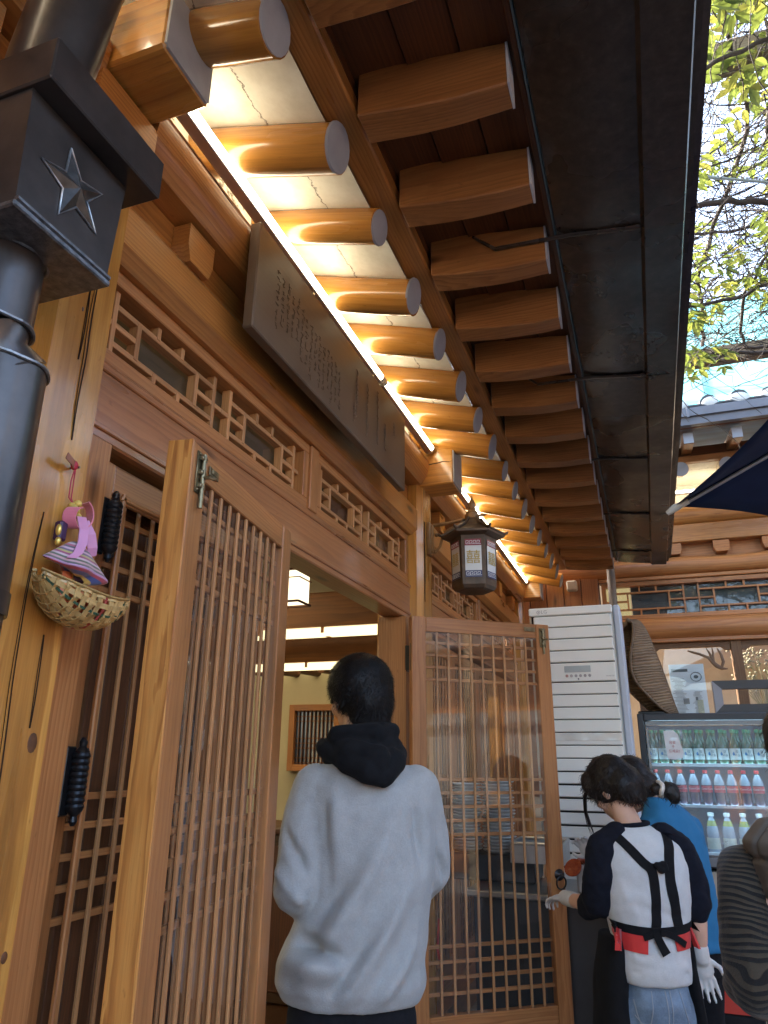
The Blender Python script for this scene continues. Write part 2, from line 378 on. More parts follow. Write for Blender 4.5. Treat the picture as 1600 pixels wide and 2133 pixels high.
# posts
def post(y0, y1, zt, xf=.08, m='post'):
    mb = MB(); w = y1 - y0
    k = 22; prof = []
    c = .03
    poly = [(-w/2 + c, -.13), (w/2 - c, -.13), (w/2, -.13 + c), (w/2, .13 - c), (w/2 - c, .13), (-w/2 + c, .13), (-w/2, .13 - c), (-w/2, -.13 + c)]
    vs = []; gs = []
    for i in range(k + 1):
        z = -.02 + (zt + .02) * i / k
        for (a, b) in poly:
            dy = .004 * noise.noise((y0 * 7, z * 1.3, a * 9)); dx = .0015 * noise.noise((y0 * 5 + 9, z * 1.1, b * 9))
            vs.append((xf - .13 + b + dx, (y0 + y1) / 2 + a + dy, z)); gs.append((z, a, b))
    n = 8
    fs = [(i * n + j, i * n + (j + 1) % n, (i + 1) * n + (j + 1) % n, (i + 1) * n + j) for i in range(k) for j in range(n)] + [tuple(range(n))[::-1], tuple(range(k * n, k * n + n))]
    mb.add(vs, fs, gs); bm_fix = obj('post', mb, M[m], B, smooth=40)
    bm = bmesh.new(); bm.from_mesh(bm_fix.data); bmesh.ops.recalc_face_normals(bm, faces=bm.faces); bm.to_mesh(bm_fix.data); bm.free()
    # drying cracks
    return bm_fix
p1 = post(.925, 1.135, 3.05); p2 = post(3.555, 3.765, 2.96); p3 = post(6.86, 7.07, 3.0); p0 = post(-2.1, -1.89, 3.05)
def crack(parent, pts, w, x):
    "dark drying split cut into a face at x"
    mb = MB(); vs = []; gs = []
    for i, (y, z) in enumerate(pts):
        ww = w * math.sin(math.pi * min(max((i + .15) / (len(pts) - .7), 0), 1)) + .0006
        vs += [(x, y - ww, z), (x - .012, y, z), (x, y + ww, z)]; gs += [(z, y, 0)] * 3
    fs = []
    for i in range(len(pts) - 1):
        a = i * 3; fs += [(a, a + 1, a + 4, a + 3), (a + 1, a + 2, a + 5, a + 4)]
    mb.add(vs, fs, gs); return obj('drying_crack', mb, M['crack'], parent)
M['crack'] = plain('crack_shadow_wood', (.03, .014, .006), .9)
cr = [(1.005 + .008 * math.sin(z * 7) + .012 * noise.noise((z * 3, 1, 2)) + .012 * (1.9 - z), z) for z in np.linspace(1.95, .35, 40)]
crack(p1, cr, .0050, .0838)
crack(p1, [(1.045 + .006 * noise.noise((z * 6, 5, 2)), z) for z in np.linspace(2.62, 2.12, 24)], .004, .0838)
crack(p1, [(1.06 + .004 * noise.noise((z * 6, 3, 2)), z) for z in np.linspace(1.72, 1.55, 8)], .002, .0838)
crack(p1, [(1.03 + .004 * noise.noise((z * 6, 4, 2)), z) for z in np.linspace(2.48, 2.30, 8)], .002, .0838)
crack(p2, [(3.60 + .01 * noise.noise((z * 5, 7, 2)), z) for z in np.linspace(2.75, 2.3, 20)], .004, .0838)
def knot(parent, y, z, ry, rz, x):
    mb = MB(); mb.ell((x - .002, y, z), (.0035, ry, rz)); return obj('knot', mb, M['knot'], parent, smooth=60)
M['knot'] = plain('pine_knot', (.10, .04, .016), .5, var=.5, vscale=40)
knot(p1, 1.075, 1.525, .017, .026, .0805); knot(p1, .985, 1.30, .006, .008, .0805); knot(p1, 1.02, 2.42, .004, .007, .0805); knot(p1, 1.09, 1.18, .009, .012, .0805)

# beams: changbang, recessed board with bearing blocks, purlin with support, per bay
bays = [(-1.88, .935), (1.125, 3.565), (3.755, 6.87)]
for bi, (a, b) in enumerate(bays):
    mb = MB(); mb.prism([(-.10, 2.675), (.02, 2.665), (.055, 2.695), (.055, 2.80), (.04, 2.825), (-.10, 2.825)], (0, a, 0), (1, 0, 0), (0, 0, 1), (0, b - a, 0)); obj('tie_beam', mb, M['pine'], B)
    mb = MB(); mb.box((-.03, (a + b) / 2, 2.89), (.06, b - a, .13)); obj('backing_board', mb, M['pine'], B)
    nb = int(round((b - a) / .62))
    for i in range(nb):
        y = a + (b - a) * (i + .5) / nb
        mb = MB(); mb.prism([(-.045, 2.827), (.045, 2.827), (.062, 2.875), (.062, 2.945), (-.062, 2.945), (-.062, 2.875)], (.002, y, 0), (0, 1, 0), (0, 0, 1), (.058, 0, 0)); obj('bearing_block', mb, M['pine'], B)
    mb = MB(); prof = [(-.10, 2.957), (.075, 2.957), (.095, 2.985), (.115, 3.02), (.122, 3.07), (.115, 3.10), (.09, 3.122), (.05, 3.13), (-.10, 3.13)]
    mb.prism(prof, (0, a, 0), (1, 0, 0), (0, 0, 1), (0, b - a, 0)); obj('purlin', mb, M['pine'], B, smooth=30)
    mb = MB(); mb.box((-.03, (a + b) / 2, 3.30), (.10, b - a, .34)); obj('eave_wall_plaster', mb, M['plaster'], B)
crk = []
for bi, (a, b) in enumerate(bays[1:2]):
    mb = MB(); vs = []; gs = []
    for i in range(30):
        t = i / 29; y = 1.2 + 1.1 * t; z = 3.085 - .045 * t + .012 * noise.noise((y * 4, 3, 1)); w = .003 * math.sin(math.pi * (t * .96 + .02)) + .0005
        xx = .1205 if z < 3.1 else .119
        vs += [(xx, y, z - w), (xx + .001, y, z + w)]; gs += [(y, 0, 0)] * 2
    mb.add(vs, [(2*i, 2*i+1, 2*i+3, 2*i+2) for i in range(29)], gs); obj('drying_crack', mb, M['crack'], B)
# projecting beam ends
def beam_end(y0, y1, z0, z1, x1, cy=0):
    mb = MB(); mb.box(((x1 - .35) / 2, (y0 + y1) / 2, (z0 + z1) / 2), (x1 + .35, y1 - y0, z1 - z0), ch=.008); o = obj('beam_head', mb, M['post'], B)
    mb = MB(); c = .012
    mb.prism([(y0 + c, z0 + .004), (y1 - c, z0 + .004), (y1 - .004, z0 + c), (y1 - .004, z1 - c), (y1 - c, z1 - .004), (y0 + c, z1 - .004), (y0 + .004, z1 - c), (y0 + .004, z0 + c)], (x1 - .004, 0, 0), (0, 1, 0), (0, 0, 1), (.007, 0, 0)); obj('painted_end', mb, M['endgrey'], o)
    return o
beam_end(.94, 1.12, 3.03, 3.225, .268); b2 = beam_end(3.565, 3.755, 2.945, 3.18, .262); beam_end(6.87, 7.06, 3.0, 3.2, .27); beam_end(-2.09, -1.9, 3.03, 3.22, .268)
mb = MB(); mb.grid(lambda u, v: (.06 + .2 * u, 3.5635, 3.068 + .012 * u + .01 * noise.noise((u * 5, 0, 3)) + (v - .5) * .006 * math.sin(math.pi * (.1 + .85 * u))), 14, 1); obj('drying_crack', mb, M['crack'], b2)
mb = MB()
for yy in (1.03, 3.66, 6.965): mb.off().prism([(-.10, 2.80), (.10, 2.80), (.118, 2.9), (.118, 3.02), (-.118, 3.02), (-.118, 2.9)], (.083, yy, 0), (0, .86, 0), (0, 0, 1), (.028, 0, 0)) if yy < 3 else None
obj('post_bracket', mb, M['pine'], B)

# header, transoms
for bi, (a, b) in enumerate(bays):
    mb = MB(); mb.box((-.045, (a + b) / 2, (HB + HT) / 2), (.11, b - a, HT - HB), ch=.005); h = obj('door_header', mb, M['header'], B)
    mb = MB(); mb.box((.011, (a + b) / 2, HT - .022), (.012, b - a - .004, .018), ch=.004); mb.off().box((.011, (a + b) / 2, HB + .03), (.012, b - a - .004, .014), ch=.004); obj('moulding', mb, M['header'], h)
    mb = MB(); mb.box((-.10, (a + b) / 2, 2.535), (.02, b - a, .27)) if False else None
transom(B, 1.135, 2.31, HT + .002, 2.668, -.035, 2); transom(B, 2.385, 3.555, HT + .002, 2.668, -.035, 2)
mb = MB(); mb.box((-.035, 2.3475, 2.534), (.09, .071, .264)); obj('mullion', mb, M['frame'], B)
transom(B, 3.765, 5.27, HT + .002, 2.668, -.035, 3); transom(B, 5.35, 6.86, HT + .002, 2.668, -.035, 3)
mb = MB(); mb.box((-.035, 5.31, 2.534), (.09, .076, .264)); obj('mullion', mb, M['frame'], B)
transom(B, -1.89, .925, HT + .002, 2.668, -.035, 4)
mb = MB(); mb.box((-.035, 3.30 + .13, 2.534), (.04, .001, .1)) if False else None

# jambs and threshold
for (y0, y1, x0, x1, z0, z1) in [(3.435, 3.556, -.12, .03, .30, HB), (1.136, 1.235, -.10, .02, .30, HB), (1.905, 1.975, -.12, .02, .30, HB), (3.766, 3.84, -.1, .02, .3, HB), (6.78, 6.859, -.1, .02, .3, HB)]:
    mb = MB(); mb.box(((x0 + x1) / 2, (y0 + y1) / 2, (z0 + z1) / 2), (x1 - x0, y1 - y0, z1 - z0), ch=.004); obj('door_jamb', mb, M['frame'], B)
for a, b in bays:
    mb = MB(); mb.box((-.05, (a + b) / 2, .25), (.16, b - a, .12)); obj('threshold', mb, M['header'], B)
    mb = MB(); mb.box((-.08, (a + b) / 2, .095), (.3, b - a + .3, .19), ch=.01); obj('foundation_stone', mb, plain('foundation_granite%d' % int(a * 10), (.24, .235, .225), .8, bumpamt=.4, var=.25, vscale=30), B)

# ------------------------------------------------------------------ door leaves
BARS = (2.06, 2.0, 1.94, 1.88, 1.42, 1.36, 1.30, 1.24, 1.18, .73, .67, .61, .55)
def leaf(hx, hy, tx, ty, side, glass_front, z0=.335, z1=2.185, n=9, thick=.042, name='door_leaf', bars=BARS, sl=None):
    """lattice door leaf; hinge line at (hx,hy), free edge at (tx,ty); side +-1: which way its outer face looks"""
    d = Vector((tx - hx, ty - hy, 0)); L = d.length; d /= L; nrm = Vector((-d.y, d.x, 0)) * side
    O = Vector((hx, hy, 0)); P = lambda u, z, w=0: O + d * u + Vector((0, 0, z)) + nrm * w
    sw = .075; fr = MB()
    fm = M['frame']; sm = sl or M['slat']
    f = None
    pieces = []
    a = MB(); a.beam(P(L - sw / 2, z0, -thick / 2), P(L - sw / 2, z1, -thick / 2), sw, thick, nrm, .003); f = obj(name, a, fm, B)
    b = MB(); b.beam(P(sw / 2, z0, -thick / 2), P(sw / 2, z1, -thick / 2), sw, thick, nrm, .003); obj('stile', b, fm, f)
    for zz, hh in ((z1 - .037, .074), (z0 + .07, .14)):
        c = MB(); c.beam(P(sw + .0005, zz, -thick / 2 - .001), P(L - sw - .0005, zz, -thick / 2 - .001), hh, thick - .002, nrm, .003); obj('rail', c, fm, f)
    gap = (L - 2 * sw) / (n + 1)
    wv = -.009 if not glass_front else -.013
    for k in range(n):
        u = sw + gap * (k + 1); s = MB(); s.beam(P(u, z0 + .14, wv), P(u, z1 - .074, wv), .0115, .007, nrm, .001); obj('slat', s, sm, f)
    wg = (wv - .0045) if not glass_front else -.003
    wb = wv - .014
    for z in bars:
        s = MB(); s.beam(P(sw, z, wb), P(L - sw, z, wb), .015, .011, nrm, .0012); obj('slat', s, M['frame'], f)
    gl = MB(); gl.add([P(sw, z0 + .14, wg), P(L - sw, z0 + .14, wg), P(L - sw, z1 - .074, wg), P(sw, z1 - .074, wg)], [(0, 1, 2, 3)], [(0, 0, 0), (L, 0, 0), (L, z1, 0), (0, z1, 0)])
    if glass_front is not None: obj('glass_pane', gl, M['glass'], f)
    return f, P, L, d, nrm
# leaf folded back against the wall (left of the opening)
lf, LP, LL, Ld, Ln = leaf(.133, 1.945, .238, 1.247, 1, False)
# deep outer edge of that leaf, its orange end grain side
mb = MB(); mb.beam(LP(LL + .003, .335, -.030), LP(LL + .003, 2.186, -.030), .062, .006, Ld, .002); obj('leaf_edge', mb, M['leafedge'], lf)
# leaf standing open beside post two
rf, RP, RL, Rd, Rn = leaf(.08, 3.37, .689, 3.83, -1, True)
# closed leaf between post one and the opening, set back in its frame
cf, CP, CL, Cd, Cn = leaf(-.03, 1.237, -.03, 1.903, -1, None, n=8, sl=M['slat'])
# closed leaves of the second bay and of the bay before post one
ys = np.linspace(3.842, 6.778, 5)
for i in range(4): leaf(-.03, float(ys[i]) + .002, -.03, float(ys[i + 1]) - .002, -1, False, n=8)
ys = np.linspace(-1.888, .922, 5)
for i in range(4): leaf(-.03, float(ys[i]) + .002, -.03, float(ys[i + 1]) - .002, -1, False, n=5, bars=BARS[::2])
# boarded inner shutters that slide behind the closed leaves
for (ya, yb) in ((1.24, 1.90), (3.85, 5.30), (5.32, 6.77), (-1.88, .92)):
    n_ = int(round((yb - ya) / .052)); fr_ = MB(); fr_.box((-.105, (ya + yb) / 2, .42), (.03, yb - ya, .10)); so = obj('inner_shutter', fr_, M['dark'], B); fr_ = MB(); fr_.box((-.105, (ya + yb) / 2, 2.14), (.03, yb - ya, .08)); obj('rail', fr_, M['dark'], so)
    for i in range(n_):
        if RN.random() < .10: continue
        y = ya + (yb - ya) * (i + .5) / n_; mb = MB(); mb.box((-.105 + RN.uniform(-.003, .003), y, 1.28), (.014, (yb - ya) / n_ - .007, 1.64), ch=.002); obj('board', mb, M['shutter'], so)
# moulded frame of the closed leaf
mb = MB()
for w_, x_ in ((.016, .0), (.010, .006)):
    mb.off().beam((x_ - .012, 1.315 + w_, .48), (x_ - .012, 1.315 + w_, 2.11), .012, .012, (1, 0, 0), .004)
    mb.off().beam((x_ - .012, 1.315, 2.105 - w_), (x_ - .012, 1.83, 2.105 - w_), .012, .012, (1, 0, 0), .004)
obj('moulding', mb, M['frame'], cf)
def butt_hinge(parent, p, z, h=.135):
    "thick turned barrel hinge with leaf plates"
    mb = MB(); x, y = p
    prof = [(.004, -h / 2 - .018), (.009, -h / 2 - .010), (.007, -h / 2), (.016, -h / 2 + .01)]
    k = 9
    for i in range(k):
        z0 = -h / 2 + .012 + (h - .024) * i / k; z1_ = -h / 2 + .012 + (h - .024) * (i + 1) / k
        prof += [(.017, z0 + .0008), (.019, (z0 + z1_) / 2), (.017, z1_ - .0008), (.0155, z1_)]
    prof += [(.016, h / 2 - .01), (.007, h / 2), (.009, h / 2 + .010), (.004, h / 2 + .018)]
    mb.lathe(prof, 14, (x + .006, y, z)); mb.box((x - .012, y - .016, z), (.012, .028, h), ch=.003); mb.box((x - .010, y + .02, z), (.006, .032, h * .95), ch=.002)
    return obj('hinge', mb, M['black'], parent, smooth=35)
butt_hinge(cf, (.02, 1.262), 2.005); butt_hinge(cf, (.02, 1.268), 1.455)
mb = MB(); mb.box((.032, 3.455, 1.985), (.006, .042, .13), ch=.002); mb.off().lathe([(.011, -.07), (.013, -.065), (.013, .065), (.011, .07)], 10, (.075, 3.395, 1.985)); mb.box((.055, 3.42, 1.985), (.05, .006, .12), ch=.001); obj('hinge', mb, M['black'], rf, smooth=35)
mb = MB(); mb.box((.032, 3.455, .75), (.006, .042, .13), ch=.002); mb.off().lathe([(.011, -.07), (.013, -.065), (.013, .065), (.011, .07)], 10, (.075, 3.395, .75)); obj('hinge', mb, M['black'], rf, smooth=35)
def barrel_bolt(parent, P, u, z, d, nrm, s=1):
    mb = MB(); T = lambda a, b, w: P(u + a, z + b, w)
    mb.beam(T(0, -.05, .002), T(0, .05, .002), .038, .004, nrm, .001)
    for b in (-.032, .0, .035): mb.off().beam(T(-.012, b, .008), T(.012, b, .008), .014, .012, nrm, .003)
    mb.off().tube([T(0, -.085, .010), T(0, .045, .010)], .0055, 10); mb.off().tube([T(0, -.012, .012), T(.0, -.012, .026), T(s * .012, -.012, .034)], .0045, 8)
    for a in (-.013, .013):
        for b in (-.043, .043): mb.off().ell(T(a, b, .005), (.0035, .0035, .0035), n=8, k=5)
    return obj('latch', mb, M['brass'], parent, smooth=40)
barrel_bolt(lf, LP, LL - .038, 2.118, Ld, Ln, -1); barrel_bolt(rf, RP, RL - .040, 2.115, Rd, Rn)
def keeper(parent, P, u0, u1, z):
    mb = MB(); mb.beam(P(u0, z, .002), P(u1, z, .002), .022, .003, Rn, .001); mb.off().beam(P(u0 + .012, z, .004), P(u1 - .012, z, .004), .010, .003, Rn, .001); obj('keeper_plate', mb, M['brass'], parent)
keeper(lf, LP, LL - .135, LL - .085, 2.145); keeper(rf, RP, RL - .145, RL - .080, 2.155)
# ring pull
mb = MB(); c = RP(RL - .030, .992, .004)
mb.lathe([(.024, 0), (.026, .003), (.018, .008), (.012, .014), (.006, .017)], 12, RP(RL - .030, 1.0, .0), Matrix((Rd, Vector((0, 0, 1)), Rn)).transposed())
ring = [RP(RL - .030 + .024 * math.sin(a), .968 + .028 * math.cos(a), .016 + .004 * math.cos(a)) for a in np.linspace(0, 2 * math.pi, 25)]
mb.off().tube(ring, .0042, 8, cap=False); obj('ring_pull', mb, M['black'], rf, smooth=40)

# ------------------------------------------------------------------ eave: round rafters, plaster, boards, flying rafters
RY = [1.43 + .362 * k for k in range(-9, 16)]
mb = MB(); rx = Vector((.475 + .45, 0, 3.145 - 3.25 - .45 * .28 * 0)).normalized()
for y in RY:
    if any(abs(y - c) < .02 for c in ()): continue
    a = Vector((-.35, y, 3.375)); b = Vector((.476, y + RN.uniform(-.012, .012), 3.145 + RN.uniform(-.006, .006)))
    r0 = RN.uniform(.058, .074); pts = [a.lerp(b, t) + Vector((0, .006 * math.sin(t * 4 + y * 11), .006 * math.sin(t * 3 + y * 7))) for t in np.linspace(0, 1, 7)]
    mb = MB(); mb.tube(pts, [r0 * 1.06, r0 * 1.04, r0 * 1.02, r0, r0, r0, r0 * .985], 20); o = obj('rafter', mb, M['rafter'], B, smooth=40)
    d = (b - a).normalized(); mb = MB(); mb.tube([b - d * .003, b + d * .004], [r0 * .99, r0 * .955], 20); obj('painted_end', mb, M['endgrey'], o, smooth=30)
for i in range(len(RY) - 1):
    y0, y1 = RY[i] + .02, RY[i + 1] - .02
    def pf(u, v, y0=y0, y1=y1, s=i):
        x = .02 + .44 * v; y = y0 + (y1 - y0) * u
        return (x, y, 3.31 - (x - .05) * .275 + .004 * noise.noise((x * 7, y * 7, 3)) + .018 * (abs(u - .5) * 2) ** 4 * 0)
    mb = MB(); mb.grid(pf, 6, 6, gfn=lambda u, v, s=i: (u * .36 + s * .36 + s * 1.7, v * .5 - .34 - .04 * math.sin(s * 2.3), s * .37)); mb.o = (0, 0, 0)
    mb2 = MB(); mb2.o = (0, 0, 0); mb2.grid(pf, 6, 6, gfn=lambda u, v, s=i: (u * .36 + s * 2.06, v * .5 - .30 - .03 * math.sin(s * 2.3), s * .37)); obj('plaster_panel', mb2, M['plaster'], B, smooth=60)
    def wf(u, v, y0=y0, y1=y1): return (.035, y0 + (y1 - y0) * u, 3.17 + .16 * v)
    mb = MB(); mb.grid(lambda u, v: wf(1 - u, v), 1, 1, gfn=lambda u, v, s=i: (u * .3 + s, v * .3 + .5, 0)); mb.o = (0, 0, 0)
Y0e, Y1e = -1.8, 6.72
mb = MB(); mb.beam((.499, Y0e, 3.244), (.499, Y1e, 3.244), .094, .062, (0, 0, 1), .006); obj('eave_batten', mb, M['pine'], B)
mb = MB(); mb.beam((.530, Y0e, 3.325), (.530, Y1e, 3.325), .03, .10, (0, 0, 1)); obj('gap_board', mb, M['dark'], B)
for k, y in enumerate(RY):
    if y > Y1e: continue
    # flying rafter: square, tapering and lifting a little at the tip
    vs = []; gs = []; n = 10
    for i in range(n + 1):
        t = i / n; x = .56 + (.972 - .56) * t; zb = 3.172 - .010 * math.sin(t * 3) - .040 * t + .012 * t * t; zt = 3.335 - .05 * t; w = .052 - .010 * t
        dy = .003 * noise.noise((k * 3.1, t * 4, 0)); zc = .004 * noise.noise((k * 1.7, t * 4, 8))
        for (sy, zz) in ((-1, zb + zc), (1, zb + zc * .5), (1, zt), (-1, zt)): vs.append((x, y + sy * w + dy, zz)); gs.append((x, sy * w, zz - 3.2))
    fs = [(i * 4 + j, i * 4 + (j + 1) % 4, (i + 1) * 4 + (j + 1) % 4, (i + 1) * 4 + j) for i in range(n) for j in range(4)] + [(0, 1, 2, 3)[::-1], (n * 4, n * 4 + 1, n * 4 + 2, n * 4 + 3)]
    mb = MB(); mb.add(vs, [f[::-1] for f in fs], gs); o = obj('flying_rafter', mb, M['flyer'], B)
    bm = bmesh.new(); bm.from_mesh(o.data); bmesh.ops.recalc_face_normals(bm, faces=bm.faces)
    bmesh.ops.bevel(bm, geom=[e for e in bm.edges if e.is_manifold and e.calc_face_angle(0) > .6], offset=.004, segments=1, affect='EDGES'); bm.to_mesh(o.data); bm.free()
    q = vs[-4:]; mb = MB(); mb.prism([(p[1] - y, p[2]) for p in q], (.9705, y, 0), (0, 1, 0), (0, 0, 1), (.006, 0, 0)); obj('painted_end', mb, M['endwhite'], o)
# boards over the flying rafters: planks running along the eave
for x0, x1 in ((.30, .52), (.522, .70), (.702, .85), (.852, 1.0)):
    xm = (x0 + x1) / 2; z = 3.352 - .075 * (xm - .3)
    for ya, yb in ((Y0e, 2.2), (2.203, 4.4), (4.403, Y1e)):
        yo = RN.uniform(-.3, .3) if False else 0
        mb = MB(); mb.beam((xm, ya, z), (xm, yb, z), x1 - x0 - .002, .022, (.0, 0, 1), .002); obj('roof_board', mb, M['dark'], B)
mb = MB(); mb.beam((.995, Y0e, 3.30), (.995, Y1e, 3.30), .018, .075, (0, 0, 1), .003); obj('eave_fascia', mb, M['dark'], B)
mb = MB(); mb.beam((1.008, Y0e, 3.285), (1.008, Y1e, 3.285), .006, .09, (0, 0, 1), .001); obj('drip_edge', mb, plain('blue_grey_edge', (.10, .14, .16), .5), B)

# sheet metal gutter under the eave, in lengths of about a metre
gy = [-1.9, -.95, .03, 1.06, 2.10, 3.12, 4.13, 5.18, 6.20, 6.62]
G = empty('eave_gutter', (1.25, 3.0, 3.2)); tag(G, 'dark brown sheet metal box gutter hung along the restaurant eave', 'gutter')
gprof = [(1.012, 3.262), (1.016, 3.232), (1.05, 3.222), (1.16, 3.205), (1.285, 3.192), (1.296, 3.176), (1.415, 3.170), (1.420, 3.178), (1.420, 3.196), (1.440, 3.198), (1.443, 3.222), (1.462, 3.226), (1.466, 3.34), (1.46, 3.348)]
for i in range(len(gy) - 1):
    ya, yb = gy[i] + .0005, gy[i + 1] + .006; nn = 16
    vs = []; gs = []
    for j in range(nn + 1):
        y = ya + (yb - ya) * j / nn
        dz = .0025 * (i % 2)
        for q, (x, z) in enumerate(gprof):
            if 2 <= q <= 4:
                e = min(1, min(j, nn - j) / 3); z += .014 * noise.noise((x * 5, y * 3.1, 4.0)) * e - .010 * math.sin(math.pi * j / nn) * math.sin(math.pi * (x - 1.0) / .3)
            vs.append((x, y, z - dz)); gs.append((x, y, z))
    n = len(gprof); fs = [(j * n + q, j * n + q + 1, (j + 1) * n + q + 1, (j + 1) * n + q) for j in range(nn) for q in range(n - 1)]
    mb = MB(); mb.add(vs, fs, gs); o = obj('gutter_length', mb, M['sheet'], G, smooth=30)
    if 0 < i < len(gy) - 1:
        mb = MB(); pts = [(.80 + .05 * t, gy[i] + .004 * math.sin(t), 3.205 + .0 * t) for t in range(5)] + [(1.03 + .05 * t, gy[i] + .006 * noise.noise((i, t, 0)), 3.214 - .004 * t) for t in range(6)]
        mb.tube([(.72, gy[i] + .01, 3.30), (.80, gy[i], 3.222), (.95, gy[i], 3.216), (1.06, gy[i], 3.212), (1.17, gy[i], 3.197), (1.27, gy[i], 3.184)], .011, 8, flat=.55, ref=(0, 0, 1)); mb.off().ell((1.272, gy[i], 3.186), (.016, .012, .008)); obj('gutter_strap', mb, M['sheet'], G, smooth=50)
mb = MB(); mb.prism(gprof + [(1.012, 3.348)], (0, 6.60, 0), (1, 0, 0), (0, 0, 1), (0, .004, 0)); obj('gutter_end', mb, M['sheet'], G)

# tiled roof seen only from elsewhere: slab with tile courses
roofm = plain('roof_tile_grey', (.075, .078, .082), .7, var=.3, vscale=8, bumpamt=.4, bscale=30)
mb = MB(); zr = lambda x: 3.36 + (1.44 - x) * .42
mb.add([(1.44, Y0e - .2, 3.37), (1.44, Y1e, 3.37), (-2.6, Y1e, zr(-2.6)), (-2.6, Y0e - .2, zr(-2.6)), (-6.6, Y1e, 3.37), (-6.6, Y0e - .2, 3.37)], [(0, 1, 2, 3), (3, 2, 4, 5)], [(0, 0, 0)] * 6)
rfo = obj('roof', mb, roofm, B)
mb = MB(); nrow = 30
for i in range(nrow):
    y = Y0e - .1 + (Y1e - Y0e) * i / nrow; mb.off().tube([(1.44, y, 3.40), (-2.6, y, zr(-2.6) + .03)], .06, 8)
to = obj('cover_tiles', mb, roofm, rfo, smooth=40); to['kind'] = 'stuff'
mb = MB(); mb.beam((-2.6, Y0e - .2, zr(-2.6) + .12), (-2.6, Y1e, zr(-2.6) + .12), .3, .32); obj('ridge', mb, roofm, rfo)

# ------------------------------------------------------------------ interior seen through the doorway
mb = MB(); mb.box((-3.0, 3.0, .15), (5.7, 8.4, .28), ch=.002); obj('interior_floor', mb, M['floorwood'], B)
wallm = M['wallplaster']
mb = MB(); mb.box((-3.0, 6.66, 1.9), (5.7, .08, 3.2)); iw = obj('interior_wall', mb, wallm, B)
mb = MB(); mb.box((-5.8, 3.0, 1.9), (.08, 7.4, 3.2)); obj('interior_wall', mb, wallm, B)
mb = MB(); mb.box((-3.0, -1.5, 1.9), (5.7, .08, 3.2)); obj('interior_wall', mb, wallm, B)
mb = MB(); mb.box((-2.95, 2.6, 2.83), (5.6, 8.2, .04)); obj('interior_ceiling', mb, M['wallplaster'], B)
for y, z0, z1 in ((4.5, 2.335, 2.60), (5.55, 2.27, 2.47), (3.2, 2.60, 2.80)):
    mb = MB(); mb.box((-2.95, y, (z0 + z1) / 2), (5.5, .16, z1 - z0), ch=.012); obj('interior_beam', mb, M['inner'], B)
for x in (-2.17, -1.94, -1.7, -2.42, -1.45, -2.7, -1.2):
    mb = MB(); mb.tube([(x, 6.63, 2.33), (x - .03, 6.25, 2.32)], .045, 12); obj('rafter_stub', mb, M['dark'], B, smooth=40)
# interior window with fretted sash
mb = MB()
wx0, wx1, wz0, wz1 = -2.20, -1.66, 1.40, 2.015
for (c, s) in (((wx0 + .03, 6.59, (wz0 + wz1) / 2), (.06, .07, wz1 - wz0)), ((wx1 - .03, 6.59, (wz0 + wz1) / 2), (.06, .07, wz1 - wz0)), (((wx0 + wx1) / 2, 6.59, wz1 - .03), (wx1 - wx0 - .12, .068, .06)), (((wx0 + wx1) / 2, 6.59, wz0 + .03), (wx1 - wx0 - .12, .068, .06))): mb.off().box(c, s)
win = obj('inner_window', mb, M['frame'], iw)
for i in range(1, 10): mb = MB(); x = wx0 + .06 + (wx1 - wx0 - .12) * i / 10; mb.beam((x, 6.585, wz0 + .06), (x, 6.585, wz1 - .06), .010, .012, (0, -1, 0), .001); obj('slat', mb, M['dark'], win)
for z in (1.95 - .045 * 0, 1.905, 1.86, 1.70, 1.655, 1.61, 1.52, 1.475): mb = MB(); mb.beam((wx0 + .06, 6.595, z), (wx1 - .06, 6.595, z), .010, .010, (0, -1, 0), .001); obj('slat', mb, M['dark'], win)
mb = MB(); mb.grid(lambda u, v: (wx0 + .06 + (wx1 - wx0 - .12) * u, 6.60, wz0 + .06 + (wz1 - wz0 - .12) * v), 1, 1); obj('glass_pane', mb, plain('dark_blue_pane', (.05, .06, .10), .06, spec=.8), win)  # opaque dark blue pane behind the slats
# ================================================================== LED tubes under the eave
def led(y0, y1, label):
    t = empty('led_tube_light', (.135, (y0 + y1) / 2, 3.2)); tag(t, label, 'light', 'led tubes under the rafters')
    mb = MB(); mb.beam((.132, y0, 3.139), (.132, y1, 3.139), .034, .016, (0, 0, 1), .002); mb.off().beam((.112, y0, 3.15), (.112, y1, 3.15), .006, .03, (0, 0, 1), .001); obj('channel', mb, M['alu'], t)
    mb = MB(); mb.tube([(.143, y0 + .02, 3.156), (.143, y1 - .02, 3.156)], .0185, 14); obj('tube', mb, M['led'], t, smooth=40)
    mb = MB(); mb.tube([(.143, y0, 3.156), (.143, y0 + .02, 3.156)], .0195, 12); mb.tube([(.143, y1 - .02, 3.156), (.143, y1, 3.156)], .0195, 12); obj('tube_caps', mb, M['alu'], t, smooth=40)
led(1.14, 2.72, 'white led tube lit along the purlin behind the top of the dark signboard')
led(2.74, 3.55, 'short white led tube lit between the signboard end and the lantern post')
led(3.78, 6.84, 'long white led tube lit along the purlin beyond the lantern post')
led(-1.8, .90, 'white led tube lit along the purlin behind the downpipe')

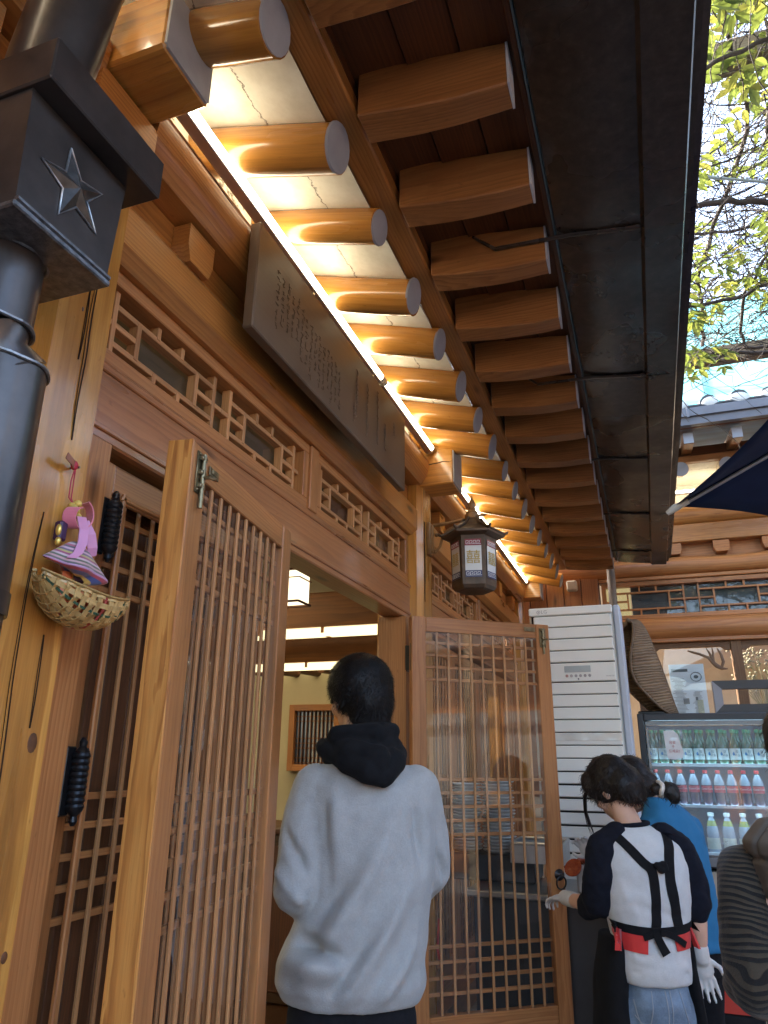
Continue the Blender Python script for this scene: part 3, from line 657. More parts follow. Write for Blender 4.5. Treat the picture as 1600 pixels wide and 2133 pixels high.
# ================================================================== signboard
sg = empty('signboard', (.14, 2.3, 2.7)); tag(sg, 'long dark brown carved wooden signboard hung under the led tube', 'sign')
SY0, SY1, SZ0, SZ1 = 1.565, 3.005, 2.705, 3.085
signm, nt, out = mat('signboard_lacquer'); v = mapped(nt); nn_ = noise_t(nt, v, 7, 5, .6); ff = noise_t(nt, mapped(nt, (6, 120, 120)), 1, 3, .6)
bsdf(nt, out, ramp(nt, [(.3, (.080, .050, .030)), (.7, (.135, .090, .058))], nn_).outputs[0], ramp(nt, [(.3, .38), (.7, .55)], nn_).outputs[0], coat=.05, normal=bump(nt, ff, .25, .002))
tilt = Matrix.Rotation(R(-1.5), 3, 'Y')
mb = MB(); mb.box((.147, (SY0 + SY1) / 2, (SZ0 + SZ1) / 2), (.036, SY1 - SY0, SZ1 - SZ0), ch=.004); obj('board', mb, signm, sg)
mb = MB(); xs = .1662
rn = random.Random(3)
for c in range(15):            # columns of small carved characters, too fine to read
    y = 1.70 + .036 * c; top = 2.99 - .006 * c + rn.uniform(-.01, .01)
    for r_ in range(rn.randint(7, 9)):
        z = top - r_ * .024
        for s_ in range(3):
            yy = y + rn.uniform(-.008, .008); zz = z + rn.uniform(-.007, .007)
            if rn.random() < .5: mb.off().beam((xs, yy - .006, zz), (xs, yy + .006, zz + rn.uniform(-.002, .002)), .0022, .0014, (1, 0, 0), .0003)
            else: mb.off().beam((xs, yy, zz - .007), (xs, yy + rn.uniform(-.002, .002), zz + .007), .0022, .0014, (1, 0, 0), .0003)
o = obj('small_lettering', mb, signm, sg); o['kind'] = 'stuff'
mb = MB()
for (cy, cz, hh) in ((2.38, 2.90, .20), (2.50, 2.88, .22), (2.36, 2.80, .06), (2.62, 2.91, .24), (2.72, 2.86, .12), (2.84, 2.95, .07)):
    for q in range(9):
        z = cz + hh / 2 - hh * q / 8; a = rn.uniform(-1.2, 1.2); l = rn.uniform(.018, .04)
        mb.off().tube([(xs, cy - l * math.cos(a) / 2, z - l * math.sin(a) / 2), (xs, cy + rn.uniform(-.006, .006), z), (xs, cy + l * math.cos(a) / 2, z + l * math.sin(a) / 2)], [.0008, .0022, .0008], 5)
    mb.off().tube([(xs, cy + rn.uniform(-.004, .004), cz + hh / 2 - hh * q / 6) for q in range(7)], [.001, .002, .0024, .002, .0024, .002, .001], 5)
o = obj('carved_strokes', mb, plain('carved_stroke', (.14, .095, .062), .5), sg, smooth=50); o['kind'] = 'stuff'
for y in (1.98, 2.60):
    mb = MB(); mb.tube([(.15, y, 3.08), (.152, y, 3.105), (.135, y, 3.112), (.128, y, 3.10)], .004, 8); obj('hook', mb, M['brass'], sg, smooth=50)

# ================================================================== text helper
def text_mesh(s, size, parent, origin, ux, uy, m, name='lettering', depth=.001, align='CENTER'):
    cu = bpy.data.curves.new('t', 'FONT'); cu.body = s; cu.size = size; cu.align_x = align; cu.align_y = 'CENTER'; cu.extrude = depth / 2; cu.resolution_u = 2
    o = bpy.data.objects.new('t', cu); COL.objects.link(o); bpy.context.view_layer.update()
    me = bpy.data.meshes.new_from_object(o.evaluated_get(bpy.context.evaluated_depsgraph_get())); bpy.data.objects.remove(o); bpy.data.curves.remove(cu)
    ux = Vector(ux).normalized(); uy = Vector(uy).normalized(); uz = ux.cross(uy)
    mw = Matrix.Translation(origin) @ Matrix((ux, uy, uz)).transposed().to_4x4()
    me.transform(mw); me.name = name; me.materials.clear(); me.materials.append(m)
    me.transform(wmat(parent).inverted())
    ob = bpy.data.objects.new(name, me); COL.objects.link(ob); ob.parent = parent; W[ob.name] = wmat(parent).copy(); return ob

# ================================================================== hexagonal lantern on post two
LX, LY = .335, 3.675
ln = empty('wall_lantern', (LX, LY, 2.35)); tag(ln, 'hexagonal brown lantern with double-joy panels on a bracket from the second post', 'lantern')
lbm = plain('lantern_bronze', (.085, .052, .030), .42, .25, var=.4, vscale=18, bumpamt=.3, bscale=50)
lwm = plain('lantern_bracket_gold', (.26, .14, .055), .42, .2, var=.35, vscale=20, bumpamt=.2, bscale=40)
def hexring(r, z, rot=R(12)): return [(LX + r * math.cos(rot + k * math.pi / 3), LY + r * math.sin(rot + k * math.pi / 3), z) for k in range(6)]
def hexloft(prof, m, name, par, smooth=None):
    mb = MB(); vs = []; gs = []
    for r_, z in prof: vs += hexring(r_, z)
    gs = [(v[2], v[0], v[1]) for v in vs]; k = len(prof)
    fs = [(i * 6 + j, i * 6 + (j + 1) % 6, (i + 1) * 6 + (j + 1) % 6, (i + 1) * 6 + j) for i in range(k - 1) for j in range(6)] + [tuple(range(6))[::-1], tuple(range(6 * k - 6, 6 * k))]
    mb.add(vs, fs, gs); return obj(name, mb, m, par, smooth=smooth)
hexloft([(.085, 2.352), (.105, 2.358), (.116, 2.375), (.118, 2.395), (.124, 2.62), (.124, 2.64), (.118, 2.648)], lbm, 'body', ln)
rt = hexloft([(.125, 2.640), (.170, 2.652), (.172, 2.662), (.120, 2.690), (.075, 2.715), (.050, 2.745), (.042, 2.765)], lbm, 'roof', ln)
for k in range(6):
    a = R(12) + k * math.pi / 3; ca, sa = math.cos(a), math.sin(a)
    mb = MB(); mb.tube([(LX + r_ * ca, LY + r_ * sa, z) for r_, z in ((.045, 2.765), (.075, 2.722), (.12, 2.697), (.168, 2.668), (.185, 2.675), (.19, 2.684))], [.006, .008, .009, .010, .008, .004], 8); obj('roof_rib', mb, lbm, rt, smooth=50)
mb = MB(); mb.lathe([(.042, 2.76), (.040, 2.785), (.030, 2.79), (.034, 2.80), (.024, 2.808), (.018, 2.83), (.024, 2.842), (.019, 2.855), (.008, 2.88), (.002, 2.90)], 14, (LX, LY, 0)); obj('finial', mb, lwm, ln, smooth=50)
pw = plain('lantern_panel_white', (.62, .63, .62), .25, var=.05, coat=.4); pr = plain('lantern_panel_red', (.26, .03, .05), .3, coat=.4); pb = plain('lantern_panel_navy', (.025, .03, .11), .3, coat=.4); pg = plain('lantern_gold', (.42, .30, .07), .35); pl = plain('lantern_meander', (.60, .60, .62), .3)
for k in range(6):
    a = R(12) + (k + .5) * math.pi / 3; nr = Vector((math.cos(a), math.sin(a), 0)); ux = Vector((-math.sin(a), math.cos(a), 0)); ap = .122 * math.cos(math.pi / 6)
    if nr.dot(CAM - Vector((LX, LY, 2.5))) < -.3: pass
    C_ = Vector((LX, LY, 0)) + nr * (ap + .0015); up = Vector((0, 0, 1)) + nr * .02
    Pp = lambda s, z, d=0: C_ + ux * s + Vector((0, 0, z)) + nr * (d + (z - 2.5) * .022)
    def quad(s0, s1, z0, z1, d): mbq = MB(); mbq.add([Pp(s0, z0, d), Pp(s1, z0, d), Pp(s1, z1, d), Pp(s0, z1, d)], [(0, 1, 2, 3)], [(0, 0, 0), (.1, 0, 0), (.1, .1, 0), (0, .1, 0)]); return mbq
    hw = .043
    p = obj('panel', quad(-hw, hw, 2.41, 2.615, .001), pw, ln); obj('panel_band', quad(-hw, hw, 2.580, 2.615, .002), pr, p); obj('panel_band', quad(-hw, hw, 2.41, 2.445, .002), pb, p)
    mb = MB()
    for zc in (2.597, 2.428):
        for i in range(4):
            s0 = -hw + .006 + i * .0195
            for (x0, z0, x1, z1) in ((0, -.009, 0, .009), (0, .009, .013, .009), (.013, .009, .013, -.002), (.013, -.002, .006, -.002), (0, -.009, .0195, -.009)):
                mb.off().beam(Pp(s0 + x0, zc + z0, .003), Pp(s0 + x1, zc + z1, .003), .0026, .001, nr, .0002)
    o = obj('meander', mb, pl, p); o['kind'] = 'stuff'
    text_mesh('囍', .078, p, Pp(0, 2.512, .0035), ux, (0, 0, 1), pg)
# bracket
br = MB(); br.box((.092, LY - .01, 2.665), (.022, .05, .19), ch=.01); br.off().box((.108, LY - .01, 2.665), (.014, .03, .16), ch=.006); bo = obj('bracket', br, lwm, ln)
mb = MB(); mb.tube([(.11, LY, 2.748), (.2, LY, 2.752), (.33, LY, 2.770)], [.011, .010, .009], 8); mb.off().tube([(.108, LY, 2.60), (.13, LY, 2.598), (.15, LY, 2.625), (.165, LY, 2.68), (.20, LY, 2.715), (.26, LY, 2.735), (.30, LY, 2.765)], [.007, .008, .008, .009, .009, .008, .007], 8)
mb.off().ell((.13, LY, 2.69), (.012, .012, .012)); mb.off().ell((.122, LY, 2.594), (.012, .012, .012)); mb.off().ell((.385, LY, 2.78), (.03, .008, .008)); obj('bracket_arm', mb, lwm, bo, smooth=50)

# ================================================================== downpipe with star hopper
dp = empty('downpipe', (.2, .78, 0)); tag(dp, 'dark metal downpipe with star-stamped hopper box in front of the first post', 'downpipe')
HX0, HX1, HY0, HY1, HZ0, HZ1 = .10, .305, .628, .858, 2.312, 2.535
mb = MB(); mb.prism([(HY0 + .012, HZ0), (HY1 - .012, HZ0), (HY1, HZ1), (HY0, HZ1)], (HX0, 0, 0), (0, 1, 0), (0, 0, 1), (HX1 - HX0, 0, 0)); hp = obj('hopper', mb, M['pipe'], dp)
mb = MB(); mb.box(((HX0 + HX1) / 2 + .008, (HY0 + HY1) / 2 + .02, 2.580), (HX1 - HX0 + .07, HY1 - HY0 + .055, .088), ch=.003); obj('hopper_lip', mb, M['pipe'], hp)
mb = MB(); mb.box(((HX0 + HX1) / 2, (HY0 + HY1) / 2, HZ0 - .004), (HX1 - HX0 + .012, HY1 - HY0 - .012, .012), ch=.004); mb.off().tube([(HX1 + .004, HY0 + .01, HZ0 + .006), (HX1 + .004, HY1 - .01, HZ0 + .006)], .005, 6); obj('hopper_seam', mb, plain('solder_seam', (.16, .16, .165), .4, .8, var=.5, vscale=60, bumpamt=.5, bscale=120), hp)
mb = MB(); cy, cz = .742, 2.425; vs = [(HX1 + .016, cy, cz)]; gs = [(0, 0, 0)]
for i in range(10):
    r_ = (.074, .030)[i % 2]; a = R(108) + i * math.pi / 5
    vs.append((HX1 + .0015, cy + r_ * math.cos(a), cz + r_ * math.sin(a))); gs.append((r_ * math.cos(a), r_ * math.sin(a), 0))
mb.add(vs, [(0, 1 + i, 1 + (i + 1) % 10) for i in range(10)], gs)
obj('star', mb, plain('worn_star_metal', (.06, .055, .052), .3, .6, var=.5, vscale=40), hp)
mb = MB(); mb.off().tube([Vector(vs[1 + i % 10]) + Vector((.001, 0, 0)) for i in range(11)], .0022, 6, cap=False); obj('star_outline', mb, plain('bare_metal', (.34, .35, .37), .35, .8, var=.5, vscale=70), hp, smooth=50)
mb = MB(); mb.tube([(.205, .722, 2.60), (.215, .722, 2.72), (.25, .725, 2.95), (.34, .735, 3.2)], .074, 24); obj('upper_pipe', mb, M['pipe'], dp, smooth=50)
mb = MB(); mb.tube([(.195, .735, 2.312), (.195, .735, 2.165)], [.058, .058], 24); mb.tube([(.195, .735, 2.165), (.198, .748, 2.135), (.20, .768, 2.105)], [.058, .046, .066], 24); obj('elbow', mb, M['pipe'], dp, smooth=50)
mb = MB(); mb.tube([(.20, .768, 2.112), (.20, .772, 1.72)], .064, 24); mb.off().tube([(.20, .772, 1.735), (.20, .772, 1.70)], .067, 24); mb.off().tube([(.20, .772, 1.71), (.20, .772, .02)], .062, 24); obj('lower_pipe', mb, M['pipe'], dp, smooth=50)
mb = MB()
jm = plain('joint_solder', (.22, .22, .22), .38, .8, var=.5, vscale=60, bumpamt=.5, bscale=120)
for z, r_ in ((2.305, .062), (2.168, .0605), (2.108, .066)):
    mb = MB(); mb.tube([((.195 if z > 2.15 else .2) + r_ * math.cos(a), (.735 if z > 2.15 else .768) + r_ * math.sin(a), z + .002 * math.sin(5 * a)) for a in np.linspace(0, 2 * math.pi, 30)], .0035, 6, cap=False); obj('solder_joint', mb, jm, dp, smooth=50)

# ================================================================== hanging ornament on post one
og = empty('hanging_ornament', (.09, 1.05, 2.06)); tag(og, 'striped cloth pouch with pink ribbon above a little woven basket hung on the first post', 'ornament')
def strip_mesh(path, width, side, thick=.0012):
    mb = MB(); P = [Vector(p) for p in path]; s = Vector(side).normalized(); vs = []; gs = []; L = 0
    for i, p in enumerate(P):
        if i: L += (p - P[i - 1]).length
        w = (width[i] if isinstance(width, (list, tuple)) else width) / 2; tw = s
        t = (P[min(i + 1, len(P) - 1)] - P[max(i - 1, 0)]).normalized(); nn = t.cross(tw).normalized() * thick
        vs += [p - tw * w - nn, p + tw * w - nn, p + tw * w + nn, p - tw * w + nn]; gs += [(L, -w, 0), (L, w, 0), (L, w, 0), (L, -w, 0)]
    k = len(P); fs = [(i * 4 + j, i * 4 + (j + 1) % 4, (i + 1) * 4 + (j + 1) % 4, (i + 1) * 4 + j) for i in range(k - 1) for j in range(4)] + [(3, 2, 1, 0), (k * 4 - 4, k * 4 - 3, k * 4 - 2, k * 4 - 1)]
    mb.add(vs, [f[::-1] for f in fs], gs); return mb
pinkm = plain('pink_ribbon', (.62, .16, .22), .45, var=.15, sheen=.3); mauve = plain('mauve_ribbon', (.55, .24, .40), .45, var=.12, sheen=.3); redm = plain('red_cord', (.40, .02, .04), .6); yel = plain('yellow_cord', (.62, .44, .10), .6, var=.3, vscale=50); orng = plain('orange_cloth', (.62, .16, .06), .6)
mb = MB(); mb.tube([(.075, 1.058, 2.062), (.105, 1.058, 2.060)], .0025, 8); obj('nail', mb, M['brass'], og)
mb = MB()
for dy in (-.003, .004): mb.off().tube([(.10, 1.052 + dy * .2, 2.058), (.094, 1.055 + dy, 2.03), (.092, 1.058 + dy, 1.995), (.096, 1.064, 1.985)], .0014, 6)
mb.off().ell((.098, 1.05, 2.062), (.007, .008, .01)); obj('cord', mb, redm, og, smooth=50)
obj('ribbon', strip_mesh([(.10, 1.05, 2.06), (.105, 1.035, 2.064), (.107, 1.018, 2.07)], .014, (0, .3, 1)), plain('brown_ribbon', (.25, .10, .06), .5), og)
mb = MB()
for i in range(9): mb.off().ell((.097 + .008 * math.cos(i * 2.4), 1.068 + .010 * math.sin(i * 1.9), 1.985 - .0032 * i), (.008, .008, .007), n=8, k=6)
obj('yellow_knot', mb, yel, og, smooth=60)
lp = [(.10 + .014 * math.sin(t * math.pi), 1.075 + .020 * math.sin(t * 2 * math.pi) * .9 + .010 * t, 1.938 - .012 * t + .028 * math.sin(t * math.pi)) for t in np.linspace(0, 1, 12)]
obj('bow', strip_mesh([(.112, 1.076 + .024 * math.sin(t), 1.962 + .028 * math.cos(t)) for t in np.linspace(.2, 2.9, 12)], .024, (1, -.3, 0)), pinkm, og)
obj('bow', strip_mesh([(.114, 1.060 - .018 * math.sin(t), 1.950 + .022 * math.cos(t)) for t in np.linspace(.1, 3.0, 12)], .026, (1, .4, 0)), pinkm, og)
obj('ribbon_tail', strip_mesh([(.118, 1.07, 1.955), (.135, 1.064, 1.925), (.142, 1.058, 1.895), (.145, 1.047, 1.872), (.145, 1.032, 1.858)], .020, (.3, 1, .15)), mauve, og)
obj('ribbon_tail', strip_mesh([(.116, 1.08, 1.95), (.125, 1.094, 1.925), (.125, 1.104, 1.90), (.118, 1.112, 1.885)], .022, (.3, 1, .4)), mauve, og)
mb = MB(); mb.box((.10, 1.04, 1.918), (.02, .02, .04), ch=.004); obj('charm', mb, plain('dark_purple', (.04, .01, .05), .5), og); mb = MB(); mb.ell((.105, 1.03, 1.918), (.006, .005, .012)); mb.ell((.106, 1.032, 1.895), (.006, .006, .009)); obj('charm_gold', mb, plain('gold_thread', (.7, .5, .12), .3, .6), og, smooth=50)
# striped pouch: puffed folded cloth, colour bands follow the cloth
sm_, nt, out = mat('striped_cloth'); at_ = mapped(nt); sp = nd(nt, 'SeparateXYZ'); nt.links.new(at_, sp.inputs[0])
cols = [(.55, .40, .08), (.06, .10, .35), (.40, .05, .09), (.45, .25, .40), (.12, .11, .10), (.50, .30, .32), (.10, .12, .08), (.55, .42, .45), (.30, .06, .14), (.42, .36, .14), (.14, .10, .16), (.55, .36, .44), (.10, .10, .12), (.42, .12, .18), (.52, .44, .48), (.16, .13, .12)]
bsdf(nt, out, ramp(nt, [(i / 16, c) for i, c in enumerate(cols)], sp.outputs[0], 'CONSTANT').outputs[0], .55, sheen=.3)
def pouch(u, v):     # u around, v down
    a = u * 2 * math.pi; fold = 1 + .30 * math.cos(4 * a + 1) * v
    w = .012 + .062 * v ** .8 * fold if v < .8 else (.012 + .062 * .84 * fold) * math.cos((v - .8) / .2 * 1.35)
    return (.125 + w * .45 * math.cos(a), 1.062 + w * math.sin(a) * 1.1 + .012 * v, 1.898 - .066 * v + .006 * math.sin(a * 2) * v - .010 * math.sin(a) * v)
mb = MB(); mb.o = (0, 0, 0); mb.grid(pouch, 40, 22, gfn=lambda u, v: (.999 - .97 * v, 0, 0)); mb.o = (0, 0, 0); obj('pouch', mb, sm_, og, smooth=60)
mb = MB(); mb.tube([(.112, 1.062, 1.84), (.118, 1.06, 1.80), (.125, 1.062, 1.775)], [.012, .016, .020], 8, flat=.4); obj('hanger_cloth', mb, orng, og, smooth=50)
# woven basket, boat shaped
bam = wood('bamboo_strip', (.30, .20, .09), (.52, .40, .21), (.64, .52, .30), .4, .2, ring=40, dirt=.2, knots=False)
def basket(s, t):    # s -1..1 along, t -1..1 around the hull
    L_ = .118; hw = .050 * (1 - abs(s) ** 2.4) + .008; d = .050 * (1 - abs(s) ** 2.6) + .006
    a = t * math.pi / 2; lift = .026 * s * s
    return Vector((.140 + hw * math.sin(a), 1.082 + L_ * s, 1.789 - .006 * s + lift - d * math.cos(a) * (1) + .004 * s))
mb = MB(); greens = MB(); reds = MB()
for i in range(15):
    s = -0.93 + 1.86 * i / 14; pts = [basket(s, t) + Vector((.0, 0, 0)) for t in np.linspace(-1, 1, 15)]
    pts = [p + Vector((1, 0, 0)).lerp(Vector((0, 0, -1)), .5) * .0016 * (1 if (i + j) % 2 else -1) for j, p in enumerate(pts)]
    (reds if i in (6, 7) else greens if i in (10, 12) else mb).v.__len__()
    tgt = reds if i in (7,) else greens if i in (11,) else mb
    b_ = strip_mesh(pts, .0125 if tgt is mb else .005, (0, 1, 0), .0008); tgt.add(b_.v, b_.f, b_.g)
for j in range(11):
    t = -1 + 2 * j / 10; pts = [basket(s, t) for s in np.linspace(-.98, .98, 29)]
    pts = [p + Vector((math.sin(t * 1.57), 0, -math.cos(t * 1.57))) * .0016 * (-1 if (j + i // 2) % 2 else 1) for i, p in enumerate(pts)]
    tgt = greens if j in (8,) else mb
    b_ = strip_mesh(pts, .0100 if tgt is mb else .0045, (math.cos(t * 1.57), 0, math.sin(t * 1.57)), .0008); tgt.add(b_.v, b_.f, b_.g)
bk = obj('basket', mb, bam, og); obj('dyed_strip', greens, plain('green_bamboo', (.03, .07, .035), .5), bk); obj('dyed_strip', reds, plain('red_bamboo', (.35, .05, .04), .5), bk)
mb = MB()
for sd in (-1, 1): mb.off().tube([basket(s, sd * 1.0) + Vector((0, 0, .003)) for s in np.linspace(-1, 1, 24)], .0045, 8, flat=.7)
obj('rim', mb, bam, bk, smooth=50)
mb = MB(); rq = random.Random(5)
for i in range(16): mb.off().ell((.145 + rq.uniform(-.03, .03), 1.09 + rq.uniform(-.05, .06), 1.778 + rq.uniform(-.006, .012)), (.012, .017, .008), Matrix.Rotation(rq.uniform(0, 3), 3, 'Z'), 8, 6)
obj('filling', mb, orng, bk, smooth=60)
mb = MB()
for i in range(9): mb.off().ell((.145 + rq.uniform(-.03, .03), 1.085 + rq.uniform(-.05, .05), 1.788 + rq.uniform(-.004, .008)), (.007, .012, .006), Matrix.Rotation(rq.uniform(0, 3), 3, 'Z'), 8, 6)
obj('filling', mb, yel, bk, smooth=60)

# added dark counter standing in for the gloom inside the doorway
ic = empty('added_dark_counter', (-1.3, 4.15, .29)); tag(ic, 'added dark counter standing in for the dim room beyond the doorway', 'counter')
mb = MB(); mb.box((-1.3, 4.15, .70), (2.0, .45, .82), ch=.01); obj('carcass', mb, M['floorwood'], ic)
for k in range(5): mb = MB(); mb.box((-2.1 + .4 * k, 3.915, .70), (.36, .02, .70), ch=.006); obj('front_panel', mb, M['dark'], ic)
mb = MB(); mb.box((-1.3, 4.14, 1.125), (2.06, .52, .03), ch=.006); obj('top', mb, M['dark'], ic)
# ================================================================== lamps inside the restaurant
def lantern_box(x, y, z0, z1, w, label):
    t = empty('paper_lamp', (x, y, z0)); tag(t, label, 'lamp')
    mb = MB(); mb.box((x, y, (z0 + z1) / 2), (w - .012, w - .012, z1 - z0 - .012), ch=.004); obj('paper_shade', mb, M['warm'], t)
    fr = MB()
    for sx in (-1, 1):
        for sy in (-1, 1): fr.off().beam((x + sx * w / 2, y + sy * w / 2, z0), (x + sx * w / 2, y + sy * w / 2, z1), .012, .012)
    for z in (z0, z0 + (z1 - z0) * .74, z1):
        hh = .012 if z != z0 + (z1 - z0) * .74 else .004
        for sg_ in (-1, 1): fr.off().beam((x - w / 2, y + sg_ * w / 2, z), (x + w / 2, y + sg_ * w / 2, z), .012, hh); fr.off().beam((x + sg_ * w / 2, y - w / 2, z), (x + sg_ * w / 2, y + w / 2, z), .012, hh)
    for k in (-.25, 0, .25): fr.off().beam((x + w * k, y - w / 2 - .002, z0 + (z1 - z0) * .62), (x + w * k, y - w / 2 - .002, z1), .003, .003)
    obj('lamp_frame', fr, M['dark'], t)
    mb = MB(); mb.tube([(x, y, z1), (x, y, 2.62)], .004, 6); obj('cord', mb, M['black'], t)
lantern_box(-.655, 3.5, 2.315, 2.495, .15, 'glowing square paper lamp hanging just inside the doorway')
def strip_lamp(y, z, x0, x1, label):
    t = empty('ceiling_strip_lamp', ((x0 + x1) / 2, y, z)); tag(t, label, 'lamp', 'boxed strip lamps inside the restaurant')
    n = int((x1 - x0) / .42); L = (x1 - x0) / n
    for i in range(n):
        mb = MB(); mb.box((x0 + L * (i + .5), y - .10, z), (L - .02, .13, .045), ch=.004); obj('diffuser', mb, M['strip'], t)
    fr = MB()
    for i in range(n + 1): fr.off().box((x0 + L * i, y - .10, z), (.016, .145, .058), ch=.002)
    fr.off().box(((x0 + x1) / 2, y - .10, z + .03), (x1 - x0, .15, .01), ch=.002); obj('lamp_frame', fr, M['inner'], t)
    mb = MB(); mb.tube([(x0, y - .185, z - .03), (x1, y - .185, z - .03)], .012, 8); obj('tube', mb, M['strip'], t)
def added_strip_lamp(y, z, x0, x1, label):
    t = empty('ceiling_strip_lamp', ((x0 + x1) / 2, y, z)); tag(t, label, 'lamp', 'boxed strip lamps inside the restaurant'); mb = MB(); mb.box(((x0 + x1) / 2, y, z), (x1 - x0, .13, .05), ch=.004); obj('diffuser', mb, M['strip_added'], t); mb = MB(); mb.box(((x0 + x1) / 2, y, z + .035), (x1 - x0 + .02, .16, .02), ch=.002); obj('lamp_frame', mb, M['inner'], t)
added_strip_lamp(1.0, 2.70, -4.5, -.8, 'added unseen strip lamp deep inside the restaurant before the doorway'); added_strip_lamp(3.75, 2.76, -4.8, -1.3, 'added unseen strip lamp on the ceiling between the inner beams'); added_strip_lamp(5.95, 2.76, -4.8, -1.0, 'added unseen strip lamp on the ceiling nearest the inner window wall')  # extra lamps out of sight, added to brighten the room
strip_lamp(4.42, 2.30, -3.6, -.35, 'boxed strip lamp lit under the nearer ceiling beam inside')
strip_lamp(5.42, 2.215, -3.8, -.45, 'boxed strip lamp lit under the farther ceiling beam inside')
# ================================================================== back building across the end of the courtyard
K = empty('back_building', (3.0, 7.3, 0)); tag(K, 'taller timber hall closing the far end of the courtyard behind the fridge', 'building')
BX0, BX1, BY = -.9, 6.6, 7.2
def hbeam(name, x0, x1, z0, z1, y, d, m, par=K, ch=.006): mb = MB(); mb.box(((x0 + x1) / 2, y + d / 2, (z0 + z1) / 2), (x1 - x0, d, z1 - z0), ch=ch); return obj(name, mb, m, par)
hbeam('wall_core', BX0, BX1, 0, 1.20, BY + .02, .14, plain('hall_base_stone', (.30, .27, .23), .8, bumpamt=.3))
hbeam('hall_back', BX0, BX1, 0, 4.3, BY + 1.6, .1, plain('hall_inner_wall', (.40, .33, .22), .9))
hbeam('corner_panel', BX0, .80, 2.3, 3.45, BY - .0, .10, M['dark']); hbeam('corner_panel', BX0, .86, 1.2, 2.3, BY + .0, .10, M['dark'])
for i in range(10): hbeam('corner_plank', BX0 + .01 + i * .169, BX0 + .172 + i * .169, 2.78, 3.42, BY - .028, .026, M['header'])
# sill, lintel, log, fret window, upper log
hbeam('sill', .86, BX1, 1.20, 1.30, BY - .02, .16, M['weather'])
mb = MB(); mb.tube([(x, BY + .02 + .006 * noise.noise((x, 1, 1)), 2.695 + .006 * noise.noise((x * 2, 3, 1))) for x in np.linspace(.80, BX1, 30)], [.108 + .006 * noise.noise((x * 2, 7, 1)) for x in range(30)], 18); obj('lintel_log', mb, M['log'], K, smooth=60)
hbeam('lintel_board', .84, BX1, 2.565, 2.605, BY - .03, .10, M['log'])
tw = transom(K, .82, 3.96, 2.795, 3.155, BY + .01, 4, 'x', (M['log'], M['log'])); transom(K, 4.0, 6.5, 2.795, 3.155, BY + .01, 3, 'x', (M['log'], M['log']))
mb = MB(); mb.grid(lambda u, v: (.86 + .22 * u, BY + .05, 2.84 + .28 * v), 1, 1)
lit, nt, out = mat('lit_mesh_panel'); vo = nd(nt, 'TexVoronoi'); vo.inputs['Scale'].default_value = 90; vo.inputs['Randomness'].default_value = 0; nt.links.new(mapped(nt), vo.inputs['Vector'])
em = nd(nt, 'Emission'); nt.links.new(ramp(nt, [(.25, (1, .86, .52)), (.42, (.5, .38, .18))], vo.outputs['Distance']).outputs[0], em.inputs[0]); em.inputs[1].default_value = .16; nt.links.new(em.outputs[0], out.inputs['Surface'])
obj('lit_panel', mb, lit, K)
mb = MB(); mb.grid(lambda u, v: (1.09 + 2.8 * u, BY + .06, 2.82 + .31 * v), 1, 1); obj('dark_backing', mb, plain('dark_backing_sheet', (.035, .042, .046), .35, var=.2, vscale=3), K)  # plain dark sheet set behind the fret glass
hbeam('cornice_board', .80, BX1, 3.165, 3.20, BY - .03, .12, M['log'])
pts = [(x, BY + .02, 3.29 + .012 * noise.noise((x * 1.7, 3, 9))) for x in np.linspace(.3, BX1, 40)]
mb = MB(); mb.tube(pts, [.088 + .014 * noise.noise((x * .33, 7, 4)) for x in range(40)], 16); obj('tie_log', mb, M['log'], K, smooth=60)
for i in range(14):
    x = 1.10 + .42 * i; mb = MB(); mb.prism([(-.07, 3.50), (.07, 3.50), (.07, 3.44), (.052, 3.395), (-.052, 3.395), (-.07, 3.44)], (x, BY - .05, 0), (1, 0, 0), (0, 0, 1), (0, .10, 0)); obj('bearing_block', mb, M['log'], K)
hbeam('backing_board', .3, BX1, 3.37, 3.52, BY + .06, .05, M['log'])
hbeam('purlin_support', .3, BX1, 3.51, 3.685, BY - .05, .16, M['pine']); mb = MB(); mb.tube([(x, BY + .04, 3.79) for x in np.linspace(.3, BX1, 8)], .108, 20); obj('purlin', mb, M['pine'], K, smooth=60)
hbeam('plaster_strip', .3, BX1, 3.86, 4.35, BY + .05, .05, M['plaster'])
for i in range(16):
    x = 1.645 - .39 * 3 + .39 * i; a = Vector((x, BY + .3, 4.34)); b = Vector((x, 6.68, 4.075)); mb = MB(); mb.tube([a, a.lerp(b, .5), b], .068, 16); o = obj('rafter', mb, M['rafter'], K, smooth=40)
    mb = MB(); mb.tube([b, b + (b - a).normalized() * .005], .066, 16); obj('painted_end', mb, M['endgrey'], o)
    xb = 1.71 - .39 * 3 + .39 * i; mb = MB(); mb.beam((xb, 6.85, 4.30), (xb, 6.29, 4.205), .085, .10); o = obj('flying_rafter', mb, M['flyer'], K); mb = MB(); mb.box((xb, 6.285, 4.204), (.082, .008, .098), ch=.002); obj('painted_end', mb, M['endgrey'], o)
hbeam('eave_batten', .3, BX1, 4.13, 4.19, 6.66, .07, M['flyer']); hbeam('gap_board', .3, BX1, 4.17, 4.30, 6.72, .03, M['dark'])
mb = MB(); mb.beam((3.4, 7.25, 4.47), (3.4, 6.22, 4.285), 6.4, .03); obj('roof_boards', mb, M['dark'], K)
mb = MB(); mb.beam((3.4, 7.3, 4.12), (3.4, 6.70, 4.17), 6.3, .02); obj('plaster_soffit', mb, M['plaster'], K)
gg = plain('grey_gutter_paint', (.13, .13, .14), .45, .1, var=.15, vscale=6)
